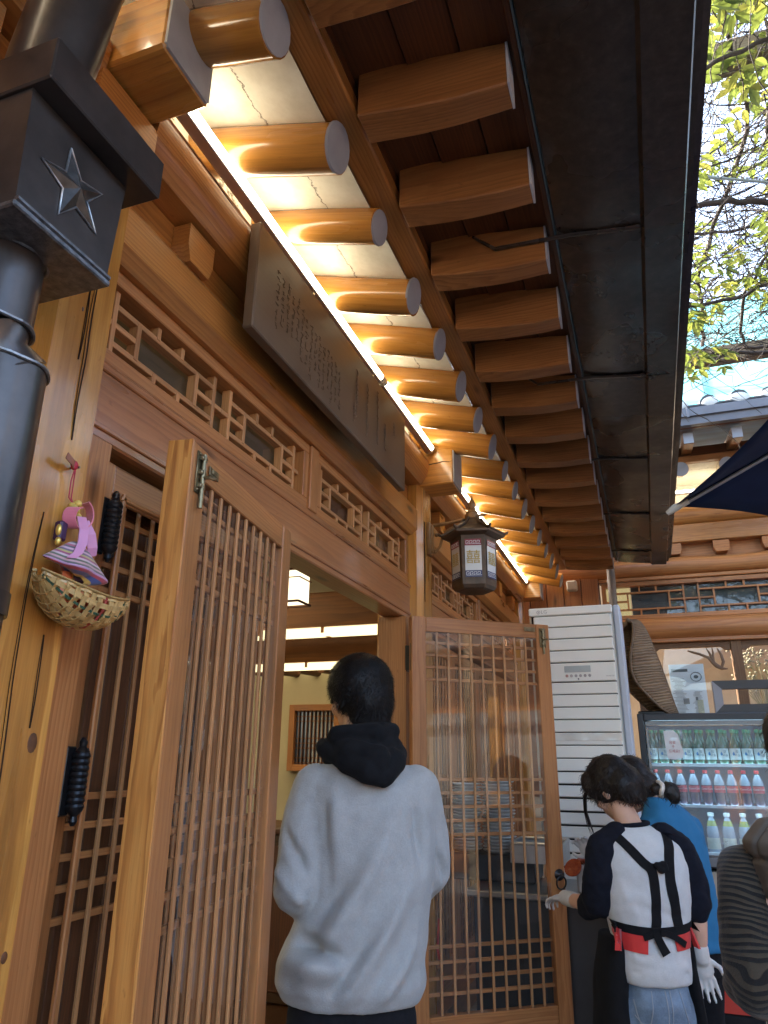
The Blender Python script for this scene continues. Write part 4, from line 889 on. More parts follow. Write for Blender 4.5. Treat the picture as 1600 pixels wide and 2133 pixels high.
mb = MB(); mb.prism([(6.28, 4.275), (6.16, 4.275), (6.155, 4.34), (6.13, 4.345), (6.125, 4.42), (6.28, 4.42)], (1.2, 0, 0), (0, 1, 0), (0, 0, 1), (5.4, 0, 0)); obj('gutter', mb, gg, K)
mb = MB(); mb.box((1.72, 6.126, 4.38), (.02, .012, .10), ch=.002); mb.box((3.2, 6.126, 4.38), (.02, .012, .10), ch=.002); obj('gutter_joint', mb, gg, K)
# roof slope with pan/cover tiles and mortar ends
mb = MB(); mb.add([(.2, 6.2, 4.42), (6.8, 6.2, 4.42), (6.8, 8.8, 5.3), (.2, 8.8, 5.3)], [(0, 1, 2, 3)], [(0, 0, 0)] * 4); kr = obj('roof', mb, roofm, K)
mort = plain('lime_mortar', (.52, .50, .44), .85, var=.25, vscale=20, bumpamt=.6, bscale=50)
rq = random.Random(9)
for i in range(20):
    x = 1.38 + .255 * i + rq.uniform(-.03, .03)
    mb = MB(); mb.tube([(x, 6.19, 4.475), (x, 7.4, 4.88), (x, 8.8, 5.36)], .07 + rq.uniform(-.006, .012), 10); o = obj('cover_tile', mb, roofm, kr, smooth=40)
    mb = MB(); mb.ell((x + rq.uniform(-.02, .02), 6.19, 4.475), (.075 + rq.uniform(-.01, .02), .03, .06 + rq.uniform(-.01, .02)), Matrix.Rotation(rq.uniform(-.4, .4), 3, 'Y')); obj('mortar_end', mb, mort, o, smooth=60)
    mb = MB(); mb.prism([(-.10, 0), (-.05, .022), (.05, .022), (.10, 0), (.05, .008), (-.05, .008)], (x + .127, 6.14, 4.425), (1, 0, 0), (0, -.3, 1), (0, .4, .13)); obj('pan_tile', mb, roofm, kr)
# led strip under the back eave
t = empty('led_strip_light', (1.8, 7.05, 3.98)); tag(t, 'white led strip lit under the rafters of the far hall', 'light')
mb = MB(); mb.box((2.6, 7.06, 3.965), (3.4, .02, .012), ch=.002); obj('channel', mb, M['alu'], t); mb = MB(); mb.tube([(.95, 7.05, 3.985), (4.25, 7.05, 3.985)], .012, 8); obj('tube', mb, M['led'], t)
# glazed doors
for x0, x1 in ((1.06, 1.21), (1.895, 1.985), (2.70, 2.79), (3.5, 3.6), (4.4, 4.5), (5.4, 5.5)): hbeam('door_post', x0, x1, 1.30, 2.565, BY + .0, .09, M['weather'])
for x0, x1 in ((1.212, 1.893), (1.987, 2.698), (2.792, 3.498), (3.602, 4.398), (4.502, 5.398)):
    mb = MB(); n = 12; top = 2.562; low = 2.505
    poly = [(x0, top), (x1, top), (x1, low - .02), (x1 - .04, low - .02), (x1 - .08, low + .012), (x0 + .08, low + .012), (x0 + .04, low - .02), (x0, low - .02)]
    mb.prism(poly, (0, BY + .015, 0), (1, 0, 0), (0, 0, 1), (0, .05, 0)); hd = obj('door_head', mb, M['weather'], K)
    mb = MB(); mb.grid(lambda u, v: (x0 + (x1 - x0) * u, BY + .045, 1.31 + 1.2 * v), 1, 1); obj('glass_pane', mb, M['glass'], hd)
# things seen behind and on the glass
pp = plain('poster_paper', (.62, .70, .72), .5, var=.08, vscale=5); ink = plain('poster_ink', (.10, .12, .12), .6); inkg = plain('poster_tint', (.42, .46, .30), .6)
ps = empty('poster', (1.5, BY + .06, 1.95)); tag(ps, 'pale printed notice behind the hall glass beside the winnowing basket', 'poster')
PY = BY + .062
mb = MB(); mb.box((1.50, PY, 2.13), (.30, .003, .48), ch=.0005); obj('sheet', mb, pp, ps)
mb = MB(); mb.box((1.44, PY - .004, 2.315), (.14, .001, .025), ch=.0002)
for k in range(26): mb.box((1.42 + rq.uniform(-.01, .01), PY - .004, 2.24 - k * .012), (rq.uniform(.06, .12), .001, .003), ch=.0001); mb.box((1.57 + rq.uniform(-.01, .01), PY - .004, 2.12 - k * .009), (rq.uniform(.04, .08), .001, .003), ch=.0001)
mb.box((1.47, PY - .004, 2.04), (.05, .001, .05), ch=.0002); mb.box((1.56, PY - .004, 2.06), (.02, .001, .03), ch=.0002)
o = obj('print', mb, ink, ps); o['kind'] = 'stuff'
mb = MB(); mb.tube([(1.575 + .045 * math.cos(a), PY - .005, 2.255 + .04 * math.sin(a)) for a in np.linspace(0, 6.283, 24)], .003, 6, cap=False); mb.ell((1.575, PY - .004, 2.255), (.02, .001, .016)); obj('emblem', mb, ink, ps)
mb = MB(); mb.box((1.585, PY - .0035, 1.99), (.05, .001, .12), ch=.0002); obj('print_block', mb, inkg, ps)
dc = empty('glass_decal', (1.74, BY + .04, 2.4)); tag(dc, 'brown swirling branch decal on the hall glass', 'decal'); mb = MB(); DY = BY + .040
def curve2(pts, r_): mb.off().tube([(x, DY, z) for x, z in pts], r_, 8, flat=.15, ref=(0, 1, 0))
curve2([(1.53, 2.49), (1.57, 2.475), (1.63, 2.455), (1.70, 2.42), (1.73, 2.38), (1.76, 2.345), (1.80, 2.32), (1.85, 2.315)], [.006, .01, .011, .013, .017, .02, .015, .004]); curve2([(1.735, 2.39), (1.725, 2.43), (1.71, 2.47), (1.69, 2.51)], [.015, .012, .009, .004]); curve2([(1.74, 2.38), (1.74, 2.43), (1.745, 2.47), (1.74, 2.51)], [.012, .01, .008, .004]); curve2([(1.80, 2.33), (1.82, 2.38), (1.81, 2.44), (1.785, 2.50)], [.012, .014, .012, .006])
obj('branch', mb, plain('decal_brown', (.14, .075, .03), .5), dc, smooth=50)
fl = empty('dried_flowers', (2.2, BY + .25, 1.9)); tag(fl, 'spray of small white dried flowers behind the hall glass', 'flowers'); mb = MB(); mb2 = MB()
for i in range(60):
    a = rq.uniform(-.35, .35); h = rq.uniform(.25, .6); p = Vector((2.15 + rq.uniform(-.05, .05) + a * .6, BY + .25 + rq.uniform(-.06, .06), 1.9 + h)); mb2.off().tube([(2.15, BY + .25, 1.9), (2.15 + a * .3, BY + .25, 1.9 + h * .5), p], .0018, 4)
    for q in range(3): mb.off().ell(p + Vector((rq.uniform(-.03, .03), rq.uniform(-.03, .03), rq.uniform(-.03, .03))), (.014, .014, .011), None, 7, 5)
o = obj('blossoms', mb, plain('cream_blossom', (.34, .31, .20), .8), fl); o['kind'] = 'stuff'; o = obj('stalks', mb2, plain('dry_stalk', (.20, .18, .08), .7), fl); o['kind'] = 'stuff'
mb = MB(); mb.lathe([(.05, 0), (.07, .05), (.075, .2), (.05, .3), (.055, .32)], 14, (2.15, BY + .25, 1.6)); obj('vase', mb, plain('vase_glaze', (.12, .10, .08), .3), fl, smooth=50)
mb = MB(); mb.box((2.15, BY + .25, .8), (.5, .4, 1.6), ch=.01); obj('plinth', mb, M['weather'], fl)

# standing pipe by the corner
mb = MB(); mb.tube([(.925, 7.02, 0), (.925, 7.02, 3.0), (.93, 7.0, 3.5)], .038, 16); mb.off().tube([(.925, 7.02, 3.13), (.925, 7.02, 3.16)], .041, 16)
tag(obj('corner_pipe', mb, plain('taped_pipe', (.19, .155, .12), .6, var=.25, vscale=10, bumpamt=.2), smooth=50), 'grey-brown pipe rising behind the air conditioner at the corner', 'pipe')
mb = MB(); mb.box((.55, 7.10, 3.14), (.10, .08, .10), ch=.012); tag(obj('junction_box', mb, plain('junction_cream', (.42, .38, .28), .6, var=.3)), 'small cream junction box on the corner planks', 'box')

# ================================================================== air conditioner
ac = empty('air_conditioner', (.745, 4.8, .0)); tag(ac, 'tall cream floor-standing air conditioner with slatted front beside the fridge', 'air conditioner')
acm = plain('ac_cream', (.88, .85, .76), .42, var=.03, vscale=3); acs = plain('ac_side_grey', (.50, .54, .60), .4, var=.03)
AX0, AX1, AYf, AZ0, AZ1 = .475, .992, 4.60, .45, 2.435
mb = MB(); mb.box(((AX0 + AX1) / 2, AYf + .21, (AZ0 + AZ1) / 2), (AX1 - AX0, .36, AZ1 - AZ0), ch=.015); obj('cabinet', mb, acm, ac)
mb = MB(); mb.box((AX1 + .022, AYf + .205, (AZ0 + AZ1) / 2), (.042, .37, AZ1 - AZ0 - .004), ch=.012); obj('side_panel', mb, acs, ac)
mb = MB(); mb.box((.745, AYf + .2, .225), (.58, .42, .45), ch=.01); obj('plinth', mb, plain('plinth_grey', (.2, .2, .2), .7), ac)
mb = MB(); mb.box(((AX0 + AX1) / 2, AYf + .012, AZ1 - .0275), (AX1 - AX0 - .004, .03, .051), ch=.006); obj('top_strip', mb, acm, ac)
z = AZ1 - .058; pitch = .0735; i = 0
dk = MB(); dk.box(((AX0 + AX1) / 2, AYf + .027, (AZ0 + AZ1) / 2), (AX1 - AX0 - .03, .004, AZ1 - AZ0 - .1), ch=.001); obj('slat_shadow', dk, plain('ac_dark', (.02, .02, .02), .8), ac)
while z - pitch > AZ0 + .02:
    if i == 4:
        mb = MB(); mb.box(((AX0 + AX1) / 2 + .008, AYf + .01, z - .058), (AX1 - AX0 - .044, .028, .11), ch=.004); cp = obj('control_panel', mb, acm, ac); zc = z - .058; z -= .119
    else:
        mb = MB(); tilt = .0 if z > 1.45 else R(7); rot = Matrix.Rotation(-tilt, 3, 'X')
        mb.box(((AX0 + AX1) / 2 + .008, AYf + .010, z - pitch / 2 + .002), (AX1 - AX0 - .044, .022, pitch - (.006 if z > 1.5 else .011)), rot, ch=.004); obj('louver', mb, acm, ac); z -= pitch
    i += 1
disp = plain('lcd_grey', (.42, .44, .41), .3); dkx = plain('ac_print', (.10, .10, .10), .5); fnt = plain('ac_icon', (.45, .40, .36), .5)
mb = MB(); mb.box((.755, AYf - .006, zc + .018), (.155, .004, .038), ch=.001); obj('display', mb, disp, cp)
for k in range(6):
    mb = MB(); mb.lathe([(.009, 0), (.009, .003), (.007, .005)], 12, (.69 + k * .027, AYf - .004, zc - .022), Matrix.Rotation(R(90), 3, 'X')); obj('button', mb, fnt if k else plain('ac_button_red', (.55, .30, .24), .5), cp)
mb = MB(); mb.box((.757, AYf - .006, zc - .042), (.008, .003, .009), ch=.0005); obj('indicator', mb, dkx, cp)
FR = ((1, 0, 0), (0, 0, 1))
text_mesh('LG', .032, ac, (.575, AYf - .0045, AZ1 - .030), *FR, fnt); mb = MB(); mb.tube([(.540 + .010 * math.cos(a), AYf - .004, AZ1 - .030 + .010 * math.sin(a)) for a in np.linspace(.4, 6.6, 18)], .0018, 5); mb.ell((.540, AYf - .004, AZ1 - .030), (.003, .001, .005)); obj('emblem', mb, fnt, ac)
text_mesh('WHISEN', .026, ac, (.762, AYf - .0025, 2.005), *FR, dkx)
text_mesh('INVERTER', .011, cp, (.945, AYf - .0045, zc - .028), *FR, fnt)
mb = MB(); mb.grid(lambda u, v: (.53 + .45 * u + .004 * math.sin(v * 9), AYf - .0085 - .002 * math.sin(u * 20) * math.sin(v * 3), 1.625 + .042 * v + .004 * noise.noise((u * 9, 0, v))), 20, 3); obj('tape_strip', mb, plain('clear_tape', (.74, .72, .64), .15, coat=.6), ac, smooth=60)

# ================================================================== drinks fridge
fg = empty('drinks_fridge', (1.6, 5.5, 0)); tag(fg, 'dark-framed glass-front drinks fridge lit inside, topped with a winnowing basket', 'fridge')
FX0, FX1, FY, FZ0, FZ1 = 1.062, 2.22, 5.2, .90, 1.812
fk = plain('fridge_black', (.018, .018, .021), .35, .2, var=.2); fbr = plain('fridge_trim', (.20, .17, .15), .35, .6); fin = plain('fridge_liner', (.24, .33, .46), .45, var=.04)
def fb(name, c, s, m, ch=.004, par=None): mb = MB(); mb.box(c, s, ch=ch); return obj(name, mb, m, par or fg)
fb('base', (1.64, FY + .36, .44), (1.14, .68, .88), plain('tan_tile_base', (.40, .345, .26), .6, var=.06, vscale=3, bumpamt=.05)); 
mb = MB()
for k in range(3): mb.off().box((1.26 + .38 * k, FY + .018, .44), (.004, .006, .86), ch=.001)
mb.off().box((1.64, FY + .018, .46), (1.13, .006, .004), ch=.001); obj('base_joints', mb, plain('tile_joint', (.22, .19, .15), .8), fg)
fb('side_wall', (FX0 + .02, FY + .36, (FZ0 + FZ1) / 2), (.04, .68, FZ1 - FZ0), fk); fb('side_wall', (FX1 - .02, FY + .36, (FZ0 + FZ1) / 2), (.04, .68, FZ1 - FZ0), fk)
fb('top_panel', ((FX0 + FX1) / 2, FY + .36, FZ1 - .022), (FX1 - FX0 - .082, .68, .044), fk); fb('bottom_panel', ((FX0 + FX1) / 2, FY + .36, FZ0 + .025), (FX1 - FX0 - .082, .68, .05), fk)
fb('liner', ((FX0 + FX1) / 2, FY + .675, (FZ0 + FZ1) / 2), (FX1 - FX0 - .084, .02, FZ1 - FZ0 - .1), fin); fb('inner_trim', ((FX0 + FX1) / 2, FY + .012, FZ1 - .062), (FX1 - FX0 - .09, .012, .026), fbr); fb('inner_trim', (FX0 + .052, FY + .012, (FZ0 + FZ1) / 2 - .02), (.016, .012, FZ1 - FZ0 - .14), fbr)
fb('bottom_grille', ((FX0 + FX1) / 2, FY - .004, FZ0 + .035), (FX1 - FX0 - .09, .012, .05), plain('grille_grey', (.16, .165, .17), .4, .5))
sh = plain('shelf_wire', (.62, .66, .70), .3, .5)
SHZ = (1.500, 1.255, .985)
for z_ in SHZ:
    s_ = fb('shelf', ((FX0 + FX1) / 2, FY + .35, z_ - .008), (FX1 - FX0 - .1, .60, .006), plain('shelf_glass_%d' % int(z_ * 1000), (.40, .46, .52), .25)); fb('shelf_lip', ((FX0 + FX1) / 2, FY + .046, z_ - .006), (FX1 - FX0 - .1, .008, .018), sh, .002, s_)
M['fridgelight'] = emit('fridge_tube', (.50, .80, 1.0), 2.0)
for z_ in (1.753, 1.492, 1.248): fb('inner_lamp', ((FX0 + FX1) / 2, FY + .060, z_), (FX1 - FX0 - .16, .014, .012), M['fridgelight'], .002)
mb = MB(); mb.grid(lambda u, v: (FX0 + .045 + (FX1 - FX0 - .09) * u, FY + .004, FZ0 + .06 + (FZ1 - FZ0 - .11) * v), 1, 1); obj('glass_door', mb, glass_mat('fridge_glass', (.80, .93, .98), dust_haze=.22), fg)  # strong pale haze mixed into the glass colour to veil the bottles
nt_ = empty('taped_note', (1.27, FY, 1.51)); tag(nt_, 'handwritten white note in a clear bag taped to the fridge glass', 'note')
mb = MB(); mb.prism([(1.215, 1.70), (1.275, 1.705), (1.30, 1.68), (1.31, 1.62), (1.325, 1.57), (1.315, 1.535), (1.27, 1.525), (1.225, 1.53), (1.218, 1.60)], (0, FY - .004, 0), (1, 0, 0), (0, 0, 1), (0, -.002, 0)); obj('paper', mb, plain('note_paper', (.80, .80, .78), .6), nt_)
mb = MB(); mb.grid(lambda u, v: (1.207 + .14 * u, FY - .008 - .003 * noise.noise((u * 6, v * 6, 2)), 1.522 + .19 * v), 14, 14); obj('clear_bag', mb, glass_mat('bag_plastic', (.97, .97, .97), rough=.08), nt_, smooth=60)
pen = plain('red_pen', (.45, .06, .06), .6)
text_mesh('음료', .022, nt_, (1.262, FY - .0072, 1.628), *FR, pen); text_mesh('수', .020, nt_, (1.265, FY - .0072, 1.604), *FR, pen); text_mesh('드세요!', .022, nt_, (1.268, FY - .0072, 1.575), *FR, pen)
# bottles: one object each
ORD = ['first', 'second', 'third', 'fourth', 'fifth', 'sixth', 'seventh', 'eighth', 'ninth', 'tenth', 'eleventh', 'twelfth', 'thirteenth', 'fourteenth', 'fifteenth']
def bottle(name, x, y, z, prof, m, label, group, parts, n=12):
    mb = MB(); mb.lathe(prof, n, (x, y, z)); o = obj(name, mb, m, smooth=50); tag(o, label, 'bottle', group)
    for nm, pf, mm in parts: q = MB(); q.lathe(pf, n, (x, y, z), cap=False); obj(nm, q, mm, o, smooth=50)
    return o
gre = plain('green_bottle_glass', (.012, .075, .035), .08, var=.1, coat=.6); lab = plain('soju_label', (.66, .72, .70), .5, var=.03); capg = plain('green_cap', (.03, .2, .10), .3, .4)
cola = plain('cola_dark', (.05, .03, .05), .08, coat=.6); colr = plain('cola_label', (.62, .05, .07), .4, var=.05); clr = plain('clear_neck', (.42, .48, .56), .06, coat=.8); redc = plain('red_cap', (.6, .04, .05), .4)
cit = plain('citrus_bottle', (.40, .42, .10), .1, coat=.6); pal = plain('pale_label', (.70, .72, .62), .5); whc = plain('white_cap', (.78, .80, .78), .4)
blu = plain('label_blue', (.05, .25, .55), .5); gry = plain('label_text', (.10, .16, .18), .6); wht = plain('label_white', (.85, .83, .83), .5)
sojup = [(.0, 0), (.030, .0), (.0325, .006), (.0325, .115), (.030, .132), (.018, .158), (.0135, .175), (.0135, .205), (.0145, .207), (.0145, .213)]
xs_ = [1.135 + .071 * i for i in range(15)]
for i, x in enumerate(xs_):
    b_ = bottle('soju_bottle', x, FY + .095, SHZ[0] - .003, sojup, gre, 'green labelled spirits bottle, %s from the noted end of the top fridge shelf' % ORD[i], 'spirits bottles on the top fridge shelf', [('label', [(.0333, .03), (.0333, .098)], lab), ('cap', [(.0152, .195), (.0155, .214), (.001, .216)], capg)])
    ly = FY + .095 - .0345
    mb = MB(); mb.prism([(0, .014), (.006, .004), (.007, -.003), (.004, -.009), (0, -.010), (-.004, -.009), (-.007, -.003), (-.006, .004)], (x - .012, ly, SHZ[0] + .062), (1, 0, 0), (0, 0, 1), (0, -.001, 0)); obj('drop_mark', mb, blu, b_)
    text_mesh('참', .020, b_, (x + .008, ly - .001, SHZ[0] + .074), *FR, gry, depth=.0006); text_mesh('이슬', .018, b_, (x + .009, ly - .001, SHZ[0] + .053), *FR, gry, depth=.0006)
for i, x in enumerate(xs_):
    bottle('soju_bottle', x + .03, FY + .175, SHZ[0] - .003, sojup, gre, 'green spirits bottle, %s from the noted end in the rank behind' % ORD[i], 'spirits bottles in the second rank', [('cap', [(.0152, .195), (.0155, .214), (.001, .216)], capg)])
colap = [(.0, 0), (.028, .0), (.031, .010), (.030, .03), (.032, .055), (.0325, .115), (.030, .140), (.020, .168), (.0125, .186), (.0125, .198)]
for i in range(14):
    x = 1.14 + .0745 * i
    if i == 9: continue
    b_ = bottle('cola_bottle', x, FY + .095, SHZ[1] - .003, colap, cola, 'red-labelled cola bottle, %s from the air conditioner end of the middle fridge shelf' % ORD[i], 'cola bottles on the middle fridge shelf', [('label', [(.0332, .078), (.0332, .118)], colr), ('cap', [(.0145, .192), (.0148, .210), (.001, .212)], redc), ('clear_neck', [(.0325, .122), (.0305, .1405), (.0205, .1685), (.013, .1865)], clr)])
    text_mesh('Coca-Cola', .0155, b_, (x, FY + .095 - .0342, SHZ[1] + .097), *FR, wht, depth=.0006)
for i in range(7):
    x = 1.44 + .092 * i
    bottle('citrus_bottle', x, FY + .105, SHZ[2] - .003, [(0, 0), (.034, 0), (.037, .008), (.037, .12), (.032, .15), (.02, .185), (.014, .2), (.014, .222)], clr, 'white-capped clear bottle, %s from the carton on the lowest fridge shelf' % ORD[i], 'bottles on the lowest fridge shelf', [('label', [(.0378, .02), (.0378, .085)], pal), ('upper_label', [(.0325, .152), (.0225, .183)], cit), ('cap', [(.0185, .208), (.019, .228), (.001, .231)], whc)])
mb = MB(); mb.box((1.26, FY + .2, 1.075), (.20, .2, .18), ch=.006); mb2 = MB()
tag(obj('drink_carton', mb, plain('carton_rose', (.42, .22, .22), .6, var=.1)), 'pinkish carton on the lowest fridge shelf beside the bottles', 'carton')

# winnowing basket standing on the fridge
wb = empty('winnowing_basket', (1.25, 5.45, 1.815)); tag(wb, 'brown woven winnowing basket curling upright on top of the fridge', 'basket')
straw, nt, out = mat('woven_straw'); v = mapped(nt)
wv_ = nd(nt, 'TexWave', wave_type='BANDS', bands_direction='X'); wv_.inputs['Scale'].default_value = 22; wv_.inputs['Distortion'].default_value = 4; wv_.inputs['Detail'].default_value = 3; nt.links.new(v, wv_.inputs['Vector'])
sn = noise_t(nt, v, 14, 5, .6); bsdf(nt, out, mixc(nt, ramp(nt, [(.2, (.12, .065, .03)), (.8, (.30, .19, .095))], sn).outputs[0], ramp(nt, [(.0, (.45, .42, .4)), (.4, (1, 1, 1))], wv_.outputs['Fac']).outputs[0], .55, 'MULTIPLY'), .7, normal=bump(nt, wv_.outputs['Fac'], .8, .006))
sp_ = [(1.345, 1.818), (1.325, 1.88), (1.295, 2.00), (1.265, 2.12), (1.225, 2.26), (1.185, 2.38), (1.14, 2.455), (1.085, 2.468), (1.035, 2.445), (1.005, 2.405)]
def spine(t):
    k = t * (len(sp_) - 1); i = min(int(k), len(sp_) - 2); f = k - i
    p = [Vector((*sp_[max(0, min(len(sp_) - 1, j))], 0)) for j in (i - 1, i, i + 1, i + 2)]
    return .5 * (2 * p[1] + (p[2] - p[0]) * f + (2 * p[0] - 5 * p[1] + 4 * p[2] - p[3]) * f * f + (3 * p[1] - p[0] - 3 * p[2] + p[3]) * f ** 3)
def wrot(x, y, z): dx, dy = x - 1.22, y - 5.43; c_, s_ = math.cos(R(24)), math.sin(R(24)); return (1.22 + dx * c_ - dy * s_, 5.43 + dx * s_ + dy * c_, z)
def wsurf(u, v):      # u across -1..1 , v along spine
    s = spine(v); a = u * 2 - 1
    wid = .125 * math.sin(math.pi * min(1, .16 + v * .84)) ** .5 + .015; curl = .10 * max(0, math.sin(math.pi * min(1, v * 1.1))) ** .8 + .17 * math.exp(-((v - .30) / .22) ** 2)
    e = abs(a) ** 2.2
    return wrot(s.x - curl * e - .01, 5.43 + wid * a * (1 - .25 * e), s.y - .03 * e * (1 if v < .8 else .2) + .012 * math.sin(v * 40) * e * .15)
mb = MB(); mb.grid(wsurf, 26, 46, gfn=lambda u, v: (v * .9, u * .3, 0)); o = obj('scoop', mb, straw, wb, smooth=60)
md = o.modifiers.new('thick', 'SOLIDIFY'); md.thickness = .010
mb = MB()
for u_ in (0, 1): mb.off().tube([Vector(wsurf(u_, v_)) for v_ in np.linspace(0, 1, 40)], .009, 8)
mb.off().tube([Vector(wsurf(.5, v_)) + Vector((.008, 0, 0)) for v_ in np.linspace(0, .75, 30)], .004, 6); obj('rim', mb, plain('straw_rim', (.16, .10, .055), .7, var=.3, vscale=40), wb, smooth=60)
mb = MB(); mb.box((1.17, 5.42, 1.825), (.2, .12, .025), ch=.01); tag(obj('cable_tray', mb, M['black']), 'black tray under the winnowing basket on the fridge top', 'tray')
# metal display frame on the fridge
df_ = empty('display_frame', (1.9, 5.36, 1.815)); tag(df_, 'grey metal open frame standing on the fridge top', 'frame')
mf = plain('frame_grey_metal', (.055, .056, .058), .45, .2, var=.1); mfl = plain('frame_light_metal', (.26, .26, .28), .45, .2, var=.1)
x0, x1, z0, z1, w = 1.555, 2.30, 1.817, 2.025, .055
def fr4(p, m): mb = MB(); mb.prism(p, (0, 5.33, 0), (1, 0, 0), (0, 0, 1), (0, .05, 0)); return obj('frame_side', mb, m, df_)
fr4([(x0, z1), (x1, z1), (x1 - w, z1 - w), (x0 + w, z1 - w)], mf); fr4([(x0, z0), (x0 + w, z0 + w), (x1 - w, z0 + w), (x1, z0)], mf); fr4([(x0, z0), (x0, z1), (x0 + w, z1 - w), (x0 + w, z0 + w)], mfl); fr4([(x1, z0), (x1 - w, z0 + w), (x1 - w, z1 - w), (x1, z1)], mfl)

# ================================================================== serving counter, dishes
ct = empty('serving_counter', (.5, 4.2, 0)); tag(ct, 'dark steel serving counter behind the open lattice door', 'counter')
dk_ = plain('counter_dark', (.045, .043, .042), .45, .3, var=.2); tp = plain('counter_top_steel', (.36, .34, .31), .3, .8, var=.15)
mb = MB(); mb.box((.62, 4.18, .44), (.80, .50, .86), ch=.01); obj('cabinet', mb, dk_, ct); mb = MB(); mb.box((.64, 4.16, .885), (.90, .56, .03), ch=.006); obj('top', mb, tp, ct)
mb = MB(); mb.box((.27, 4.30, .97), (.46, .30, .13), ch=.006); obj('raised_cabinet', mb, dk_, ct)
def stack(x, y, z, r_, n, dz, label):
    t = empty('plate_stack', (x, y, z)); tag(t, label, 'plates', 'stacked plates on the counter')
    for i in range(n):
        mb = MB(); rr = r_ * (1 + rq.uniform(-.03, .03)); ox, oy = rq.uniform(-.006, .006), rq.uniform(-.006, .006)
        mb.lathe([(rr * .55, 0), (rr * .6, .002), (rr * .92, .010), (rr, .016), (rr, .019), (rr * .9, .014), (rr * .5, .006)], 20, (x + ox, y + oy, z + i * dz)); obj('plate', mb, M['plate'], t, smooth=40)
M['plate'] = plain('plate_white', (.66, .67, .66), .3, var=.05, coat=.3)
stack(.115, 4.26, 1.036, .085, 21, .0165, 'tall stack of white plates nearest the wall behind the open lattice door'); stack(.305, 4.22, 1.036, .088, 22, .0165, 'tall stack of white plates next to the steel tray')
sb = empty('steel_tray', (.5, 4.2, 1.036)); tag(sb, 'deep stainless steel tray on the counter seen through the lattice door', 'tray')
mb = MB(); mb.off(); x0, x1, y0, y1, zt = .40, .66, 4.02, 4.34, 1.105
for c, s in ((((x0 + x1) / 2, y0, 1.06), (x1 - x0, .006, .09)), (((x0 + x1) / 2, y1, 1.06), (x1 - x0, .006, .09)), ((x0, (y0 + y1) / 2, 1.06), (.006, y1 - y0, .09)), ((x1, (y0 + y1) / 2, 1.06), (.006, y1 - y0, .09)), (((x0 + x1) / 2, (y0 + y1) / 2, 1.02), (x1 - x0, y1 - y0, .006))): mb.off().box(c, s, ch=.002)
for a, b in (((x0, y0), (x1, y0)), ((x1, y0), (x1, y1)), ((x1, y1), (x0, y1)), ((x0, y1), (x0, y0))): mb.off().tube([(*a, zt), (*b, zt)], .008, 8)
obj('pan', mb, M['steel'], sb)
kt = empty('kimchi_tray', (.8, 4.08, .90)); tag(kt, 'shallow steel tray of red kimchi in front of the air conditioner', 'tray')
mb = MB(); mb.box((.83, 4.02, .965), (.20, .16, .125), ch=.012); obj('pan', mb, plain('tray_cream', (.50, .45, .40), .4), kt)
km, nt, out = mat('kimchi'); v = mapped(nt); kn = noise_t(nt, v, 40, 5, .7); bsdf(nt, out, ramp(nt, [(.3, (.30, .03, .01)), (.6, (.50, .09, .02)), (.8, (.62, .25, .10))], kn).outputs[0], .25, coat=.5, normal=bump(nt, kn, .8, .01))
mb = MB()
for i in range(40): mb.off().ell((.83 + rq.uniform(-.085, .085), 4.02 + rq.uniform(-.065, .065), 1.03 + rq.uniform(0, .016)), (rq.uniform(.012, .03), rq.uniform(.01, .022), rq.uniform(.006, .012)), Euler((rq.uniform(-.6, .6), rq.uniform(-.6, .6), rq.uniform(0, 3))).to_matrix(), 8, 6)
o = obj('kimchi', mb, km, kt, smooth=60); o['kind'] = 'stuff'
mb = MB(); mb.lathe([(.005, 0), (.035, .004), (.045, .02), (.046, .024), (.03, .02), (.001, .014)], 18, (.725, 3.955, 1.005), Matrix.Rotation(R(50), 3, 'X') @ Matrix.Rotation(R(-20), 3, 'Y')); tag(obj('kimchi_ladle', mb, km, smooth=50), 'round ladle full of red kimchi paste beside the lattice door', 'ladle')
mb = MB(); mb.tube([(.035, 3.95, .75), (.03, 3.93, .62), (.05, 3.95, .5), (.045, 3.94, .3)], .006, 8); tag(obj('red_cable', mb, plain('red_cable_pvc', (.5, .03, .02), .4), smooth=50), 'red cable hanging behind the open lattice door', 'cable')
# red plastic tub standing behind the apron wearer
mb = MB(); mb.prism([(-.10, 0), (.10, 0), (.14, .34), (-.14, .34)], (1.42, 4.55, 0.32), (1, 0, 0), (0, 0, 1), (0, .22, 0)); tb = empty('red_tub', (1.42, 4.6, 0)); tag(tb, 'red plastic tub on a dark stand by the fridge base', 'tub'); obj('tub', mb, plain('red_plastic', (.55, .05, .03), .35, var=.05), tb); mb = MB(); mb.box((1.42, 4.66, .16), (.22, .22, .32), ch=.01); obj('stand', mb, M['black'], tb)

